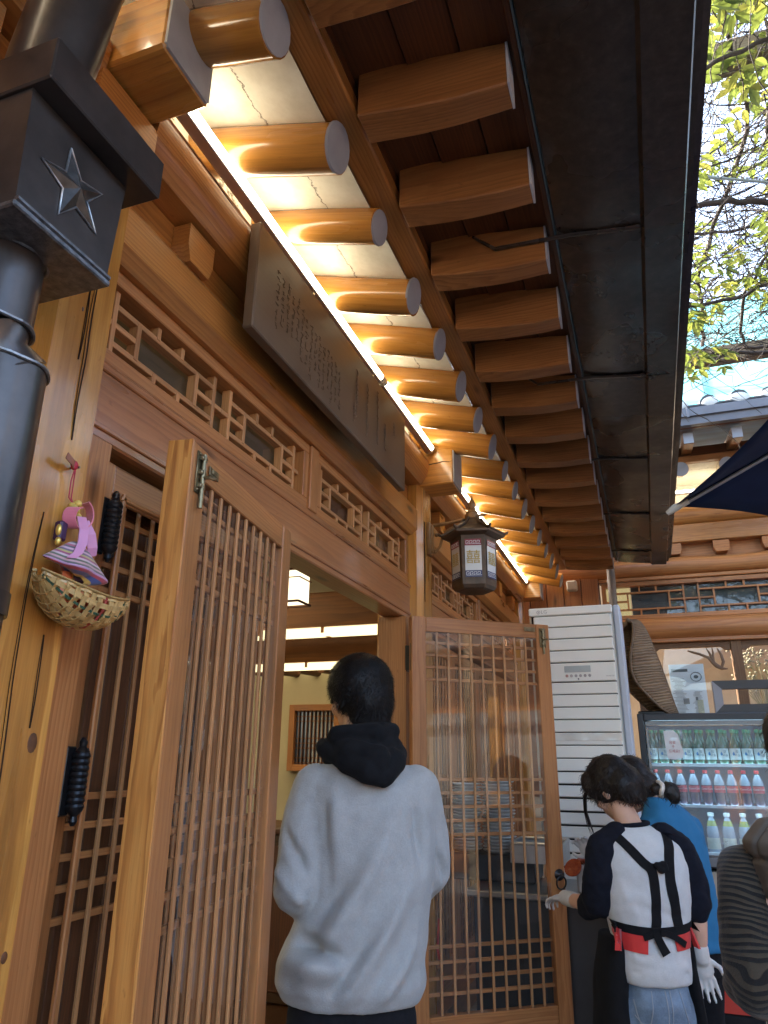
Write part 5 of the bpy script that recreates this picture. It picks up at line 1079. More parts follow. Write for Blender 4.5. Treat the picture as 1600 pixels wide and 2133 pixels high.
# ================================================================== parasol
pa = empty('parasol', (2.62, 3.2, 0)); tag(pa, 'navy blue fabric parasol with pale rib tips over the courtyard', 'parasol')
nav = plain('navy_canvas', (.009, .020, .070), .8, var=.2, vscale=4, sheen=.0, spec=.2, bumpamt=.15, bscale=200); ribm = plain('parasol_rib', (.34, .35, .36), .4, .4)
pc = Vector((2.62, 3.2, 0)); r0 = math.hypot(1.26, .3); a0 = math.atan2(.3, -1.26)
def ppt(a, f, sag=0): return Vector((pc.x + r0 * f * math.cos(a), pc.y + r0 * f * math.sin(a), 3.22 - .55 * f - sag))
for k in range(6):
    A, Bq = a0 + k * math.pi / 3, a0 + (k + 1) * math.pi / 3
    def fn(u, v):
        f = .02 + .98 * v; p = ppt(A, f).lerp(ppt(Bq, f), u); s = 4 * u * (1 - u); p += (pc - Vector((p.x, p.y, 0))) * .06 * s * v; p.z += .03 * s * v * v - .008; return p
    mb = MB(); mb.grid(fn, 10, 10); o = obj('canopy_panel', mb, nav, pa, smooth=60); md = o.modifiers.new('t', 'SOLIDIFY'); md.thickness = .002
    mb = MB(); mb.tube([ppt(A, .03) - Vector((0, 0, .025)), ppt(A, .985) - Vector((0, 0, .022))], .0095, 8); obj('rib', mb, ribm, pa, smooth=50)
    mb = MB(); mb.tube([ppt(A, .95) - Vector((0, 0, .02)), ppt(A, 1.0) - Vector((0, 0, .015)), ppt(A, 1.03) - Vector((0, 0, .02))], [.014, .02, .012], 8); obj('rib_tip', mb, plain('tip_plastic%d' % k, (.55, .53, .46), .5), pa, smooth=50)
mb = MB(); mb.tube([(2.62, 3.2, 0), (2.62, 3.2, 3.26)], .024, 14); obj('pole', mb, ribm, pa, smooth=50); mb = MB(); mb.lathe([(.26, 0), (.27, .03), (.24, .07), (.06, .1), (.05, .2)], 24, (2.62, 3.2, 0)); obj('base', mb, M['black'], pa, smooth=40)

# ================================================================== translucent roof panel and pergola beam
pm, nt, out = mat('polycarbonate'); v = mapped(nt); nz = noise_t(nt, mapped(nt, (9, 1, .6)), 1, 4, .6)
tl = nd(nt, 'BsdfTranslucent'); nt.links.new(ramp(nt, [(.3, (.30, .58, .63)), (.55, (.46, .72, .75)), (.75, (.36, .66, .70))], nz).outputs[0], tl.inputs[0]); gl = nd(nt, 'BsdfGlossy'); gl.inputs['Roughness'].default_value = .25; mx = nd(nt, 'MixShader'); mx.inputs[0].default_value = .08
nt.links.new(tl.outputs[0], mx.inputs[1]); nt.links.new(gl.outputs[0], mx.inputs[2]); nt.links.new(mx.outputs[0], out.inputs['Surface'])
aw = empty('skylight_awning', (3.5, 8.9, 5.3)); tag(aw, 'pale cyan translucent awning panel above the far hall roof', 'awning')
for i in range(5):
    mb = MB(); mb.box((1.6 + i * 1.2, 8.9, 6.2), (1.19, .012, 2.2), Matrix.Rotation(R(-6), 3, 'X'), ch=.001); obj('panel', mb, pm, aw)
    mb = MB(); mb.box((1.0 + i * 1.2, 8.93, 6.2), (.02, .03, 2.2), Matrix.Rotation(R(-6), 3, 'X'), ch=.002); obj('glazing_bar', mb, mfl, aw) if i else None
mb = MB(); mb.box((3.9, 8.95, 5.55), (6.2, .05, .03), ch=.004); obj('rail', mb, mfl, aw)
for x in (1.2, 6.4): mb = MB(); mb.beam((x, 9.05, 0), (x, 9.05, 7.2), .08, .08, (1, 0, 0)); obj('upright', mb, mfl, aw)
pg_ = empty('pergola', (3.5, 5.3, 0)); tag(pg_, 'weathered grey pergola beam carrying the vine across the courtyard', 'pergola')
pgm = wood('pergola_grey', (.16, .13, .10), (.30, .27, .23), (.40, .37, .32), .75, 0, dirt=.4, bumps=.6)
for y, z in ((5.25, 4.39), (2.7, 4.45), (.4, 4.45)): mb = MB(); mb.beam((1.62, y, z), (6.2, y, z + .03), .09, .12, (0, 0, 1)); obj('beam', mb, pgm, pg_)
for x in (1.9, 6.0): mb = MB(); mb.beam((x + (.0 if x > 5 else 2.2), -.2, 4.33), (x + (.0 if x > 5 else 2.2), 5.6, 4.36), .08, .10, (0, 0, 1)); obj('beam', mb, pgm, pg_)
for x, y in ((6.0, 5.25), (6.0, .4), (4.1, 5.25), (4.1, .4)): mb = MB(); mb.beam((x, y, 0), (x, y, 4.33), .10, .10, (1, 0, 0)); obj('upright', mb, pgm, pg_)

# ================================================================== vine
vn = empty('vine', (4.1, 5.2, 0)); tag(vn, 'leafy climbing vine with tangled bare stems spread over the courtyard pergola', 'vine')
bark = plain('vine_bark', (.075, .058, .045), .85, var=.4, vscale=30, bumpamt=.5, bscale=80); tw_ = plain('dry_twig', (.16, .13, .095), .85, var=.4, vscale=20)
lm, nt, out = mat('vine_leaf'); v = mapped(nt); ob_ = nd(nt, 'Attribute'); ob_.attribute_name = 'gc'
ln_ = noise_t(nt, v, 2.0, 3, .6); lc = ramp(nt, [(.25, (.045, .075, .025)), (.5, (.095, .135, .04)), (.66, (.17, .18, .055)), (.78, (.24, .16, .07))], ln_)
df2 = nd(nt, 'BsdfDiffuse'); tr2 = nd(nt, 'BsdfTranslucent'); nt.links.new(lc.outputs[0], df2.inputs[0]); lc2 = mixc(nt, lc.outputs[0], (1.75, 1.5, .9), 1.0, 'MULTIPLY'); nt.links.new(lc2, tr2.inputs[0])
mx = nd(nt, 'MixShader'); mx.inputs[0].default_value = .62; nt.links.new(df2.outputs[0], mx.inputs[1]); nt.links.new(tr2.outputs[0], mx.inputs[2]); gls = nd(nt, 'BsdfGlossy'); gls.inputs['Roughness'].default_value = .4; mx2 = nd(nt, 'MixShader'); mx2.inputs[0].default_value = .06; nt.links.new(mx.outputs[0], mx2.inputs[1]); nt.links.new(gls.outputs[0], mx2.inputs[2]); nt.links.new(mx2.outputs[0], out.inputs['Surface'])
rv = random.Random(21)
def wander(p, d, L, step, jit, drop=0):
    P = [Vector(p)]; d = Vector(d).normalized(); k = int(L / step)
    for i in range(k):
        d = (d + Vector((rv.gauss(0, jit), rv.gauss(0, jit), rv.gauss(0, jit * .6) - drop))).normalized(); P.append(P[-1] + d * step)
    return P
stems = [[(1.46, 3.0, 3.97), (1.75, 3.12, 4.03), (2.1, 3.3, 4.1), (2.6, 3.4, 4.25), (3.4, 3.7, 4.35), (4.1, 5.1, 4.3), (4.08, 5.2, 3.0), (4.1, 5.22, .0)],
         [(1.42, 4.95, 4.12), (1.62, 5.0, 4.24), (1.85, 5.05, 4.30), (2.3, 5.1, 4.33), (3.0, 5.15, 4.30), (3.9, 5.2, 4.32)], [(1.40, 4.9, 4.05), (1.60, 4.98, 4.2), (2.0, 5.05, 4.27), (2.6, 5.1, 4.27), (3.6, 5.2, 4.38)],
         [(1.5, 2.2, 3.9), (1.8, 2.35, 4.1), (2.2, 2.3, 4.3), (2.9, 2.6, 4.4), (3.8, 2.9, 4.45)], [(1.52, 4.1, 4.15), (1.9, 4.25, 4.22), (2.3, 4.15, 4.3), (2.9, 4.3, 4.35)], [(1.55, 3.6, 4.3), (1.95, 3.75, 4.35), (2.5, 3.5, 4.4), (3.2, 3.8, 4.45)],
         [(2.0, 1.4, 4.3), (2.1, 2.2, 4.35), (1.95, 3.0, 4.4), (2.15, 3.8, 4.42), (2.0, 4.6, 4.4), (2.1, 5.3, 4.44)], [(1.7, 1.6, 4.2), (1.72, 2.4, 4.35), (1.9, 3.2, 4.5), (1.75, 4.2, 4.5), (1.8, 5.2, 4.48)]]
def smooth_path(P, k=6):
    P = [Vector(p) for p in P]; out = []
    for i in range(len(P) - 1):
        a, b, c, d = P[max(0, i - 1)], P[i], P[i + 1], P[min(len(P) - 1, i + 2)]
        for j in range(k):
            f = j / k; out.append(.5 * (2 * b + (c - a) * f + (2 * a - 5 * b + 4 * c - d) * f * f + (3 * b - a - 3 * c + d) * f ** 3) + Vector((rv.gauss(0, .008), rv.gauss(0, .008), rv.gauss(0, .008))))
    return out + [P[-1]]
for i, s_ in enumerate(stems):
    P = smooth_path(s_); r_ = (.019, .012, .014, .011, .013, .010, .010, .012)[i]; mb = MB(); mb.tube(P, [r_ * (.7 + .5 * t) for t in np.linspace(0, 1, len(P))], 9); obj('stem', mb, bark, vn, smooth=60)
tw1 = MB(); anchors = []
for i in range(1200):
    p = Vector((rv.uniform(1.45, 3.2), rv.uniform(1.2, 5.2), rv.uniform(4.05, 4.75))); P = wander(p, (rv.uniform(-1, 1), rv.uniform(-1, 1), rv.uniform(-.4, .25)), rv.uniform(.3, 1.1), .06, .22, .02)
    tw1.off().tube(P, [rv.uniform(.0018, .0052) * (1 - .6 * t) for t in np.linspace(0, 1, len(P))], 5, cap=False); anchors += P[2::3]
for i in range(150):      # hanging dry tendrils and dead stalks near the beams
    p = Vector((rv.uniform(1.45, 2.6), 5.2 + rv.gauss(0, .15), 4.40 + rv.uniform(-.03, .12))); P = wander(p, (rv.uniform(-1, 1), rv.uniform(-1, .6), rv.uniform(-.6, .5)), rv.uniform(.1, .35), .04, .3, .05); tw1.off().tube(P, rv.uniform(.0012, .003), 4, cap=False)
o = obj('twigs', tw1, bark, vn); o['kind'] = 'stuff'
dry = MB()
for i in range(1700):
    c = Vector((rv.uniform(1.5, 2.5), rv.uniform(1.8, 5.0), rv.uniform(4.25, 4.85))); P = wander(c, (rv.uniform(-1, 1), rv.uniform(-1, 1), rv.uniform(-.5, .5)), rv.uniform(.1, .4), .05, .4); dry.off().tube(P, rv.uniform(.001, .0026), 4, cap=False)
o = obj('dry_tendrils', dry, tw_, vn); o['kind'] = 'stuff'
lf_ = MB()
def leaflet(mb, p, d, n, L, w):
    d = d.normalized(); s = d.cross(n).normalized(); n = s.cross(d)
    pts = [(0, 0, 0), (.25, .8, .02), (.55, 1, .03), (.82, .55, 0), (1, 0, -.05)]
    vs = [p + d * L * a + n * L * c for a, b, c in pts]; vl = [p + d * L * a + s * w * b + n * L * (c + .06) for a, b, c in pts[1:4]]; vr = [p + d * L * a - s * w * b + n * L * (c + .06) for a, b, c in pts[1:4]]
    V = vs + vl + vr; F = [(0, 1, 5), (1, 2, 6, 5), (2, 3, 7, 6), (3, 4, 7), (0, 8, 1), (1, 8, 9, 2), (2, 9, 10, 3), (3, 10, 4)]
    g_ = (rv.uniform(0, 40), rv.uniform(0, 40), rv.uniform(0, 40)); mb.o = (0, 0, 0); mb.add(V, F, [g_] * len(V))
def compound(p, d, L, k, ll):
    for j in range(k):
        t = .25 + .75 * j / (k - 1); q = p + d * L * t + Vector((0, 0, -.25 * L * t * t)); s = d.cross(Vector((0, 0, 1))).normalized()
        for sg_ in (-1, 1): leaflet(lf_, q, s * sg_ + d * .5 + Vector((0, 0, -.25)), Vector((rv.uniform(-.4, .4), rv.uniform(-.4, .4), 1)), ll * rv.uniform(.8, 1.15), ll * .21)
    leaflet(lf_, p + d * L + Vector((0, 0, -.25 * L)), d + Vector((0, 0, -.3)), Vector((0, 0, 1)), ll * 1.1, ll * .24)
def dense(y): return .35 if 3.0 < y < 4.0 else 1
for a in anchors:
    if a.y > 4.9 or (a.y > 4.4 and a.z < 4.35) or rv.random() > .13 * dense(a.y): continue
    d = Vector((rv.uniform(-1, 1), rv.uniform(-1, 1), rv.uniform(-.5, .3))).normalized(); compound(a, d, rv.uniform(.12, .24), rv.randint(3, 5), rv.uniform(.06, .095))
for i in range(26):       # broad fresh shoots close to the eave
    p = Vector((rv.uniform(1.5, 1.75), rv.choice([rv.uniform(1.6, 2.9), rv.uniform(4.0, 4.8)]), rv.uniform(3.95, 4.35))); d = Vector((rv.uniform(-.4, 1), rv.uniform(-1, 1), rv.uniform(-.5, .2))).normalized(); compound(p, d, rv.uniform(.12, .2), 4, rv.uniform(.07, .10))
o = obj('leaves', lf_, lm, vn); o['kind'] = 'stuff'
# wires
mb = MB(); mb.tube(smooth_path([(1.93, 3.05, 5.3), (1.87, 3.03, 4.9), (1.83, 3.0, 4.75), (1.74, 3.0, 4.45), (1.68, 3.0, 4.16), (1.66, 3.0, 4.12)], 4), .0045, 6); tag(obj('cable', mb, plain('white_cable', (.55, .58, .56), .5), smooth=50), 'thin white cable dangling from the vine beside the eave', 'cable')
mb = MB(); mb.tube([(1.55, 3.0, 4.16), (1.68, 3.01, 4.10), (1.9, 3.03, 4.02), (2.3, 3.05, 3.9)], .007, 6); tag(obj('strap', mb, plain('pale_strap', (.40, .46, .44), .6), smooth=50), 'pale strap stretched under the vine', 'strap')
# ================================================================== people
def cap(mb, p0, r0, p1, r1, n=14):
    mb.tube([p0, p1], [r0, r1], n); mb.ell(p0, (r0,) * 3, None, n, 8); mb.ell(p1, (r1,) * 3, None, n, 8)
def chain(mb, pts, rs):
    for i in range(len(pts) - 1): cap(mb, pts[i], rs[i], pts[i + 1], rs[i + 1])
def loft(mb, rings, T, n=28, pw=2.3):
    "rings: (z, centre r, centre f, half width, half depth)"
    vs = []; k = len(rings)
    for z, cr_, cf_, hw, hd in rings:
        for j in range(n):
            a = 2 * math.pi * j / n; c, s = math.cos(a), math.sin(a)
            vs.append(T(cr_ + hw * math.copysign(abs(c) ** (2 / pw), c), cf_ + hd * math.copysign(abs(s) ** (2 / pw), s), z))
    fs = [(i * n + j, i * n + (j + 1) % n, (i + 1) * n + (j + 1) % n, (i + 1) * n + j) for i in range(k - 1) for j in range(n)] + [tuple(range(n))[::-1], tuple(range((k - 1) * n, k * n))]
    mb.add(vs, fs, [tuple(v) for v in vs])
def blob(name, mb, m, parent, voxel=.009, it=6, disp=None, gcf=None):
    me = mb.mesh('tmp', m); bm = bmesh.new(); bm.from_mesh(me); bmesh.ops.recalc_face_normals(bm, faces=bm.faces); bm.to_mesh(me); bm.free()
    o = bpy.data.objects.new('tmp', me); COL.objects.link(o)
    r_ = o.modifiers.new('r', 'REMESH'); r_.mode = 'VOXEL'; r_.voxel_size = voxel
    s_ = o.modifiers.new('s', 'SMOOTH'); s_.iterations = it; s_.factor = .5
    bpy.context.view_layer.update(); me2 = bpy.data.meshes.new_from_object(o.evaluated_get(bpy.context.evaluated_depsgraph_get())); bpy.data.objects.remove(o)
    n = len(me2.vertices); co = np.empty(n * 3, dtype=np.float32); me2.vertices.foreach_get('co', co); co = co.reshape(-1, 3).astype(float)
    if disp is not None:
        no = np.empty(n * 3, dtype=np.float32); me2.vertices.foreach_get('normal', no); no = no.reshape(-1, 3)
        co = co + no * disp(co)[:, None]; me2.vertices.foreach_set('co', co.astype(np.float32).ravel())
    g = gcf(co) if gcf else co
    if 'gc' in me2.attributes: me2.attributes.remove(me2.attributes['gc'])
    at = me2.attributes.new('gc', 'FLOAT_VECTOR', 'POINT'); at.data.foreach_set('vector', np.asarray(g, dtype=np.float32).ravel())
    me2.materials.clear(); me2.materials.append(m); me2.polygons.foreach_set('use_smooth', np.ones(len(me2.polygons), dtype=bool)); me2.update()
    return obj(name, me2, None, parent)
def ridge(co, a, b, w, amp):
    a = np.array(a, float); b = np.array(b, float); d = b - a; L2 = d @ d; t = np.clip(((co - a) @ d) / L2, 0, 1); q = a + t[:, None] * d
    return amp * np.exp(-(((co - q) ** 2).sum(1)) / (w * w)) * np.sin(np.pi * (.12 + .76 * t))
def nz3(co, s, seed=0):
    return np.array([noise.noise((p[0] * s + seed, p[1] * s, p[2] * s)) for p in co])
def frame(G, yaw=0, h=(-.341, .940)):
    h = Vector((h[0], h[1], 0)).normalized(); h.rotate(Euler((0, 0, yaw))); rr = Vector((h.y, -h.x, 0)); G = Vector(G)
    return (lambda r_, f_, z_: G + rr * r_ + h * f_ + Vector((0, 0, z_))), Matrix((rr, h, Vector((0, 0, 1)))).transposed()
def hand(mb, wrist, d, palm_n, s=1.0, curl=.35, thumb=1):
    "palm and five bent fingers rooted in the palm; d points to the fingertips"
    d = Vector(d).normalized(); n = Vector(palm_n); n = (n - d * n.dot(d)).normalized(); sd = d.cross(n)
    pc_ = Vector(wrist) + d * .045 * s; rot = Matrix((sd, d, n)).transposed()
    mb.ell(pc_, (.040 * s, .052 * s, .015 * s), rot, 14, 10)
    for k, L in enumerate((.068, .076, .072, .056)):
        o = (k - 1.5) * .0195 * s; p = pc_ + d * .040 * s + sd * o; dd = (d + sd * (k - 1.5) * .06).normalized(); q = p; ang = 0
        for j, seg in enumerate((.45, .32, .25)):
            ang += curl * (.7 + .3 * j); e = q + (dd * math.cos(ang) + n * math.sin(ang)) * L * seg * s; cap(mb, q, (.0088 - .0009 * j) * s, e, (.0080 - .0009 * j) * s, 8); q = e
    p = pc_ - d * .018 * s + sd * thumb * -.034 * s; e = p + (d * .6 - sd * thumb * .75 + n * .3).normalized() * .036 * s; cap(mb, p, .0115 * s, e, .0098 * s, 8); e2 = e + (d * .9 - sd * thumb * .2 + n * .4).normalized() * .028 * s; cap(mb, e, .0098 * s, e2, .0078 * s, 8)
def head(mb, T, Rm, c, yaw, pitch, roll=0, s=1.0):
    "head with face; local +y looks forward"
    H = Rm @ Euler((pitch, roll, yaw)).to_matrix(); P = lambda x, y, z: Vector(c) + H @ Vector((x * s, y * s, z * s))
    mb.ell(P(0, -.005, .025), (.074 * s, .092 * s, .095 * s), H, 20, 14); mb.ell(P(0, .030, -.045), (.056 * s, .062 * s, .072 * s), H, 16, 12); mb.ell(P(0, .052, -.085), (.030 * s, .034 * s, .030 * s), H, 12, 8)
    mb.tube([P(0, .088, .012), P(0, .106, -.022), P(0, .090, -.034)], [.007 * s, .013 * s, .012 * s], 10); mb.ell(P(0, .083, -.060), (.022 * s, .012 * s, .006 * s), H, 10, 6); mb.ell(P(0, .082, -.071), (.019 * s, .012 * s, .006 * s), H, 10, 6)
    for sx in (-1, 1):
        mb.ell(P(sx * .030, .078, .016), (.014 * s, .011 * s, .008 * s), H, 10, 6); mb.ell(P(sx * .077, -.004, -.015), (.009 * s, .019 * s, .032 * s), H, 12, 8); mb.ell(P(sx * .045, .055, -.03), (.025 * s, .025 * s, .025 * s), H, 10, 8)
    return P, H
def strands(name, base, m, parent, count, length, w, grav=.6, seed=1, zmin=-9, lift=.35):
    "short loose hairs over a hair volume, joined as one mass"
    rs = random.Random(seed); me = base.data; P = me.polygons; mb = MB(); wm = wmat(base)
    for i in range(count):
        f = P[rs.randrange(len(P))]; c = wm @ f.center; n = f.normal
        if c.z < zmin: continue
        t = (Vector((rs.gauss(0, .5), rs.gauss(0, .5), -grav)) + n * lift); t = (t - n * t.dot(n) * .75).normalized(); L = length * rs.uniform(.5, 1.2); s = t.cross(n).normalized() * w
        mid = c + t * L * .55 + n * L * .22; tip = c + t * L + n * L * .12
        mb.add([c - s - n * .004, c + s - n * .004, mid + s * .7, mid - s * .7, tip], [(0, 1, 2, 3), (3, 2, 4)], [(0, 0, 0)] * 5)
    o = obj(name, mb, m, parent); o['kind'] = 'stuff'; return o
skin = plain('skin', (.50, .27, .17), .5, var=.06, vscale=12, sss=.15, bumpamt=.05, bscale=300); skin2 = plain('skin_fair', (.58, .34, .235), .48, var=.05, vscale=12, sss=.15)
hairm = plain('black_hair', (.006, .005, .005), .5, var=.5, vscale=60, spec=.25); hairb = plain('dark_brown_hair', (.012, .008, .0065), .48, var=.5, vscale=60, spec=.3)
def fabric(name, c, var=.12, vs=25, b=.5, bs=260, rough=.9, sheen=None, heather=None):
    sheen = (.2 if max(c) > .3 else .02) if sheen is None else sheen
    m, nt, out = mat(name); v = mapped(nt); n = noise_t(nt, v, vs, 6, .7); n2 = noise_t(nt, v, bs, 3, .6)
    cc = ramp(nt, [(.3, tuple(x * (1 - var) for x in c)), (.7, tuple(min(1, x * (1 + var)) for x in c))], n).outputs[0]
    if heather: cc = mixc(nt, cc, ramp(nt, [(.35, heather), (.65, (1.05, 1.05, 1.05))], n2).outputs[0], .5, 'MULTIPLY')
    bsdf(nt, out, cc, rough, sheen=sheen, spec=.2 if max(c) > .05 else .08, normal=bump(nt, n2, b, .003, bump(nt, n, b * .5, .006))); return m
fleece = fabric('grey_fleece', (.34, .335, .32), .08, 18, .45, 220, heather=(.86, .86, .88)); blackf = fabric('black_cotton', (.010, .010, .011), .25, 30, .4, 300); trou = fabric('black_trouser', (.012, .012, .014), .25, 30, .3, 300)
whitef = fabric('white_sweat', (.54, .54, .53), .05, 20, .3, 300, heather=(.9, .9, .9)); navyb = fabric('black_navy_sleeve', (.010, .011, .017), .25, 30, .3, 300); denim = fabric('washed_denim', (.17, .23, .30), .35, 9, .5, 320, heather=(.7, .72, .76)); bluef = fabric('blue_shirt', (.025, .15, .30), .08, 10, .2, 300, rough=.75); redf = fabric('red_apron', (.58, .04, .035), .05, 10, .1, 300, rough=.6); vestm = fabric('taupe_padded', (.105, .088, .07), .08, 14, .15, 300, rough=.55); glovem = plain('latex_glove', (.55, .53, .50), .35, var=.05, vscale=20, bumpamt=.2, bscale=60, sss=.1)

# ---------------------------------------------------------------- step and the man walking in
mb = MB(); mb.box((.36, 2.7, .055), (.56, 1.5, .11), ch=.012); tag(obj('stone_step', mb, plain('step_granite', (.26, .255, .245), .8, var=.2, vscale=30, bumpamt=.4)), 'granite step in front of the open doorway', 'step')
G1 = (.25, 2.27, 0); T, RM = frame(G1); man = empty('person', (G1[0], G1[1], .11)); tag(man, 'person in a light grey fleece with black hood walking into the doorway, seen from behind', 'person')
mb = MB(); hc = T(.0, .035, 1.706); hp_, HH = head(mb, T, RM, hc, R(26), R(-4), 0, 1.16)
chain(mb, [T(.012, .0, 1.64), T(.015, -.02, 1.46)], [.066, .072]); loft(mb, [(1.47, .02, 0, .11, .07), (1.40, .02, 0, .17, .09), (1.2, .03, 0, .16, .10), (1.0, .0, 0, .15, .10), (.86, -.01, 0, .16, .11)], T)
chain(mb, [T(-.14, -.02, 1.39), T(-.165, -.05, 1.15), T(-.12, .15, 1.08)], [.042, .03, .028]); chain(mb, [T(.19, .03, 1.39), T(.215, .06, 1.18), T(.16, .25, 1.09)], [.042, .03, .028])
hand(mb, T(-.11, .17, 1.08), RM @ Vector((.3, .9, .1)), RM @ Vector((.8, 0, -.5))); hand(mb, T(.155, .265, 1.09), RM @ Vector((-.3, .9, .1)), RM @ Vector((-.8, 0, -.5)), thumb=-1)
chain(mb, [T(-.09, 0, .88), T(-.10, .02, .52), T(-.10, -.02, .19)], [.085, .06, .045]); chain(mb, [T(.09, 0, .88), T(.10, .06, .52), T(.10, .02, .19)], [.085, .06, .045])
blob('body', mb, skin, man, .008, 5)
mb = MB(); Q = lambda x, y, z: hp_(x, y, z)
mb.ell(T(.0, .015, 1.742), (.109, .122, .104), RM, 20, 14); mb.ell(T(.031, -.02, 1.685), (.081, .088, .095), RM, 18, 12); mb.ell(T(.0, .06, 1.79), (.086, .09, .052), RM, 16, 10); mb.ell(T(.032, -.025, 1.625), (.072, .062, .06), RM, 14, 10); mb.ell(T(-.088, .05, 1.735), (.02, .03, .03), RM, 12, 8)
hair = blob('hair', mb, hairm, man, .007, 4, disp=lambda co: .002 * nz3(co, 30) + .0015 * nz3(co, 110, 5)); strands('loose_hair', hair, hairm, man, 12000, .026, .0007, .9, 3, lift=.03)
mb = MB()
loft(mb, [(1.515, .02, -.01, .085, .065), (1.475, .02, -.01, .145, .088), (1.43, .022, -.005, .205, .115), (1.36, .03, -.005, .215, .135), (1.24, .042, 0, .200, .145), (1.12, .035, 0, .195, .148), (1.02, .012, 0, .205, .155), (.94, -.012, 0, .222, .165), (.89, -.014, 0, .222, .168), (.862, -.012, 0, .208, .158), (.842, -.012, 0, .196, .15)], T)
chain(mb, [T(-.135, -.015, 1.415), T(-.165, -.05, 1.29), T(-.176, -.075, 1.14), T(-.13, .06, 1.075), T(-.10, .16, 1.08)], [.078, .072, .070, .058, .046]); chain(mb, [T(.185, .0, 1.415), T(.222, .035, 1.30), T(.232, .05, 1.175), T(.19, .17, 1.10), T(.155, .26, 1.09)], [.076, .064, .060, .052, .042])
W_ = lambda r_, f_, z_: tuple(T(r_, f_, z_))
def fl_disp(co):
    d = ridge(co, W_(-.105, -.14, 1.40), W_(-.085, -.15, 1.12), .016, -.030) + ridge(co, W_(-.07, -.14, 1.42), W_(-.06, -.16, 1.2), .03, .012)
    d += ridge(co, W_(.10, -.16, 1.30), W_(-.13, -.15, .92), .035, .016) + ridge(co, W_(.16, -.14, 1.16), W_(-.02, -.17, .88), .028, .014) + ridge(co, W_(.19, -.12, 1.02), W_(.07, -.17, .87), .022, .012)
    d += ridge(co, W_(.04, -.17, 1.22), W_(-.16, -.14, 1.03), .022, -.012) + ridge(co, W_(-.19, -.10, 1.02), W_(-.04, -.17, .985), .020, -.024) + ridge(co, W_(-.2, -.1, .96), W_(-.02, -.18, .95), .03, .014) + ridge(co, W_(.13, -.16, 1.12), W_(-.06, -.17, .90), .018, -.010)
    d += ridge(co, W_(-.22, -.1, 1.3), W_(-.13, -.14, 1.18), .016, -.010) + ridge(co, W_(-.24, -.1, 1.2), W_(-.14, -.15, 1.10), .016, .008) + ridge(co, W_(.24, -.02, 1.24), W_(.29, .02, 1.14), .014, -.008) + ridge(co, W_(.17, -.13, 1.42), W_(.20, -.1, 1.2), .02, -.010)
    d = d * 2.5
    q_ = co[:, 2] * 1.0 + (co[:, 0] * .94 + co[:, 1] * .341) * -.9
    d += .0035 * np.sin(q_ * 42 + 5 * nz3(co, 5)) * np.clip((1.25 - co[:, 2]) * 3, 0, 1) * np.clip(nz3(co, 4, 3) + .3, 0, 1)
    d += .004 * nz3(co, 9) + .0016 * nz3(co, 34, 7); return d
blob('fleece', mb, fleece, man, .008, 6, disp=fl_disp)
mb = MB(); ringp = [T(.012 + .098 * math.cos(a), -.012 + .085 * math.sin(a), 1.525 + .018 * math.sin(a) * -1 + .016 * math.cos(a)) for a in np.linspace(0, 2 * math.pi, 17)]
ring2 = [T(.018 + .080 * math.cos(a), -.012 + .072 * math.sin(a), 1.578 - .010 * math.sin(a) + .012 * math.cos(a)) for a in np.linspace(0, 2 * math.pi, 17)]
for i in range(16): cap(mb, ringp[i], .033, ringp[i + 1], .033, 12); cap(mb, ring2[i], .026, ring2[i + 1], .026, 12)
chain(mb, [T(-.112, -.03, 1.54), T(-.03, -.12, 1.497), T(.06, -.158, 1.452)], [.030, .034, .024]); chain(mb, [T(-.08, -.07, 1.565), T(.02, -.125, 1.53), T(.07, -.15, 1.49)], [.024, .034, .034])
chain(mb, [T(-.105, -.04, 1.535), T(-.02, -.115, 1.525), T(.06, -.135, 1.50)], [.032, .045, .05]); chain(mb, [T(.12, -.03, 1.52), T(.105, -.10, 1.50), T(.082, -.145, 1.458)], [.036, .044, .034]); chain(mb, [T(-.03, -.115, 1.50), T(.03, -.15, 1.475), T(.080, -.15, 1.447)], [.04, .042, .026]); chain(mb, [T(.05, -.10, 1.575), T(.105, -.04, 1.59)], [.032, .028]); chain(mb, [T(-.07, -.085, 1.575), T(.05, -.10, 1.58)], [.028, .032])
blob('hood', mb, blackf, man, .006, 3, disp=lambda co: ridge(co, W_(-.09, -.1, 1.54), W_(.08, -.18, 1.50), .012, -.010) + ridge(co, W_(-.08, -.1, 1.57), W_(.1, -.15, 1.555), .010, -.008) + ridge(co, W_(.10, -.12, 1.56), W_(.085, -.19, 1.43), .010, -.006) + ridge(co, W_(-.1, -.08, 1.555), W_(.02, -.17, 1.47), .010, -.009) + ridge(co, W_(.13, -.08, 1.55), W_(.09, -.17, 1.48), .010, -.009) + .004 * nz3(co, 14))
mb = MB(); loft(mb, [(.93, -.01, 0, .175, .125), (.82, -.01, 0, .182, .135), (.74, -.01, 0, .185, .13)], T)
chain(mb, [T(-.095, 0, .80), T(-.105, .02, .52), T(-.105, -.02, .20), T(-.105, -.03, .155)], [.10, .082, .07, .072]); chain(mb, [T(.085, 0, .80), T(.10, .06, .52), T(.10, .02, .20), T(.10, .01, .155)], [.10, .082, .07, .072]); blob('trousers', mb, trou, man, .011, 4, disp=lambda co: .006 * nz3(co, 10))
for sx, ff in ((-.105, -.02), (.10, .02)): mb = MB(); loft(mb, [(.115, sx, ff + .06, .045, .135), (.14, sx, ff + .06, .048, .14), (.175, sx, ff + .03, .042, .10), (.20, sx, ff - .01, .04, .06)], T, 20); obj('shoe', mb, trou, man, smooth=60)

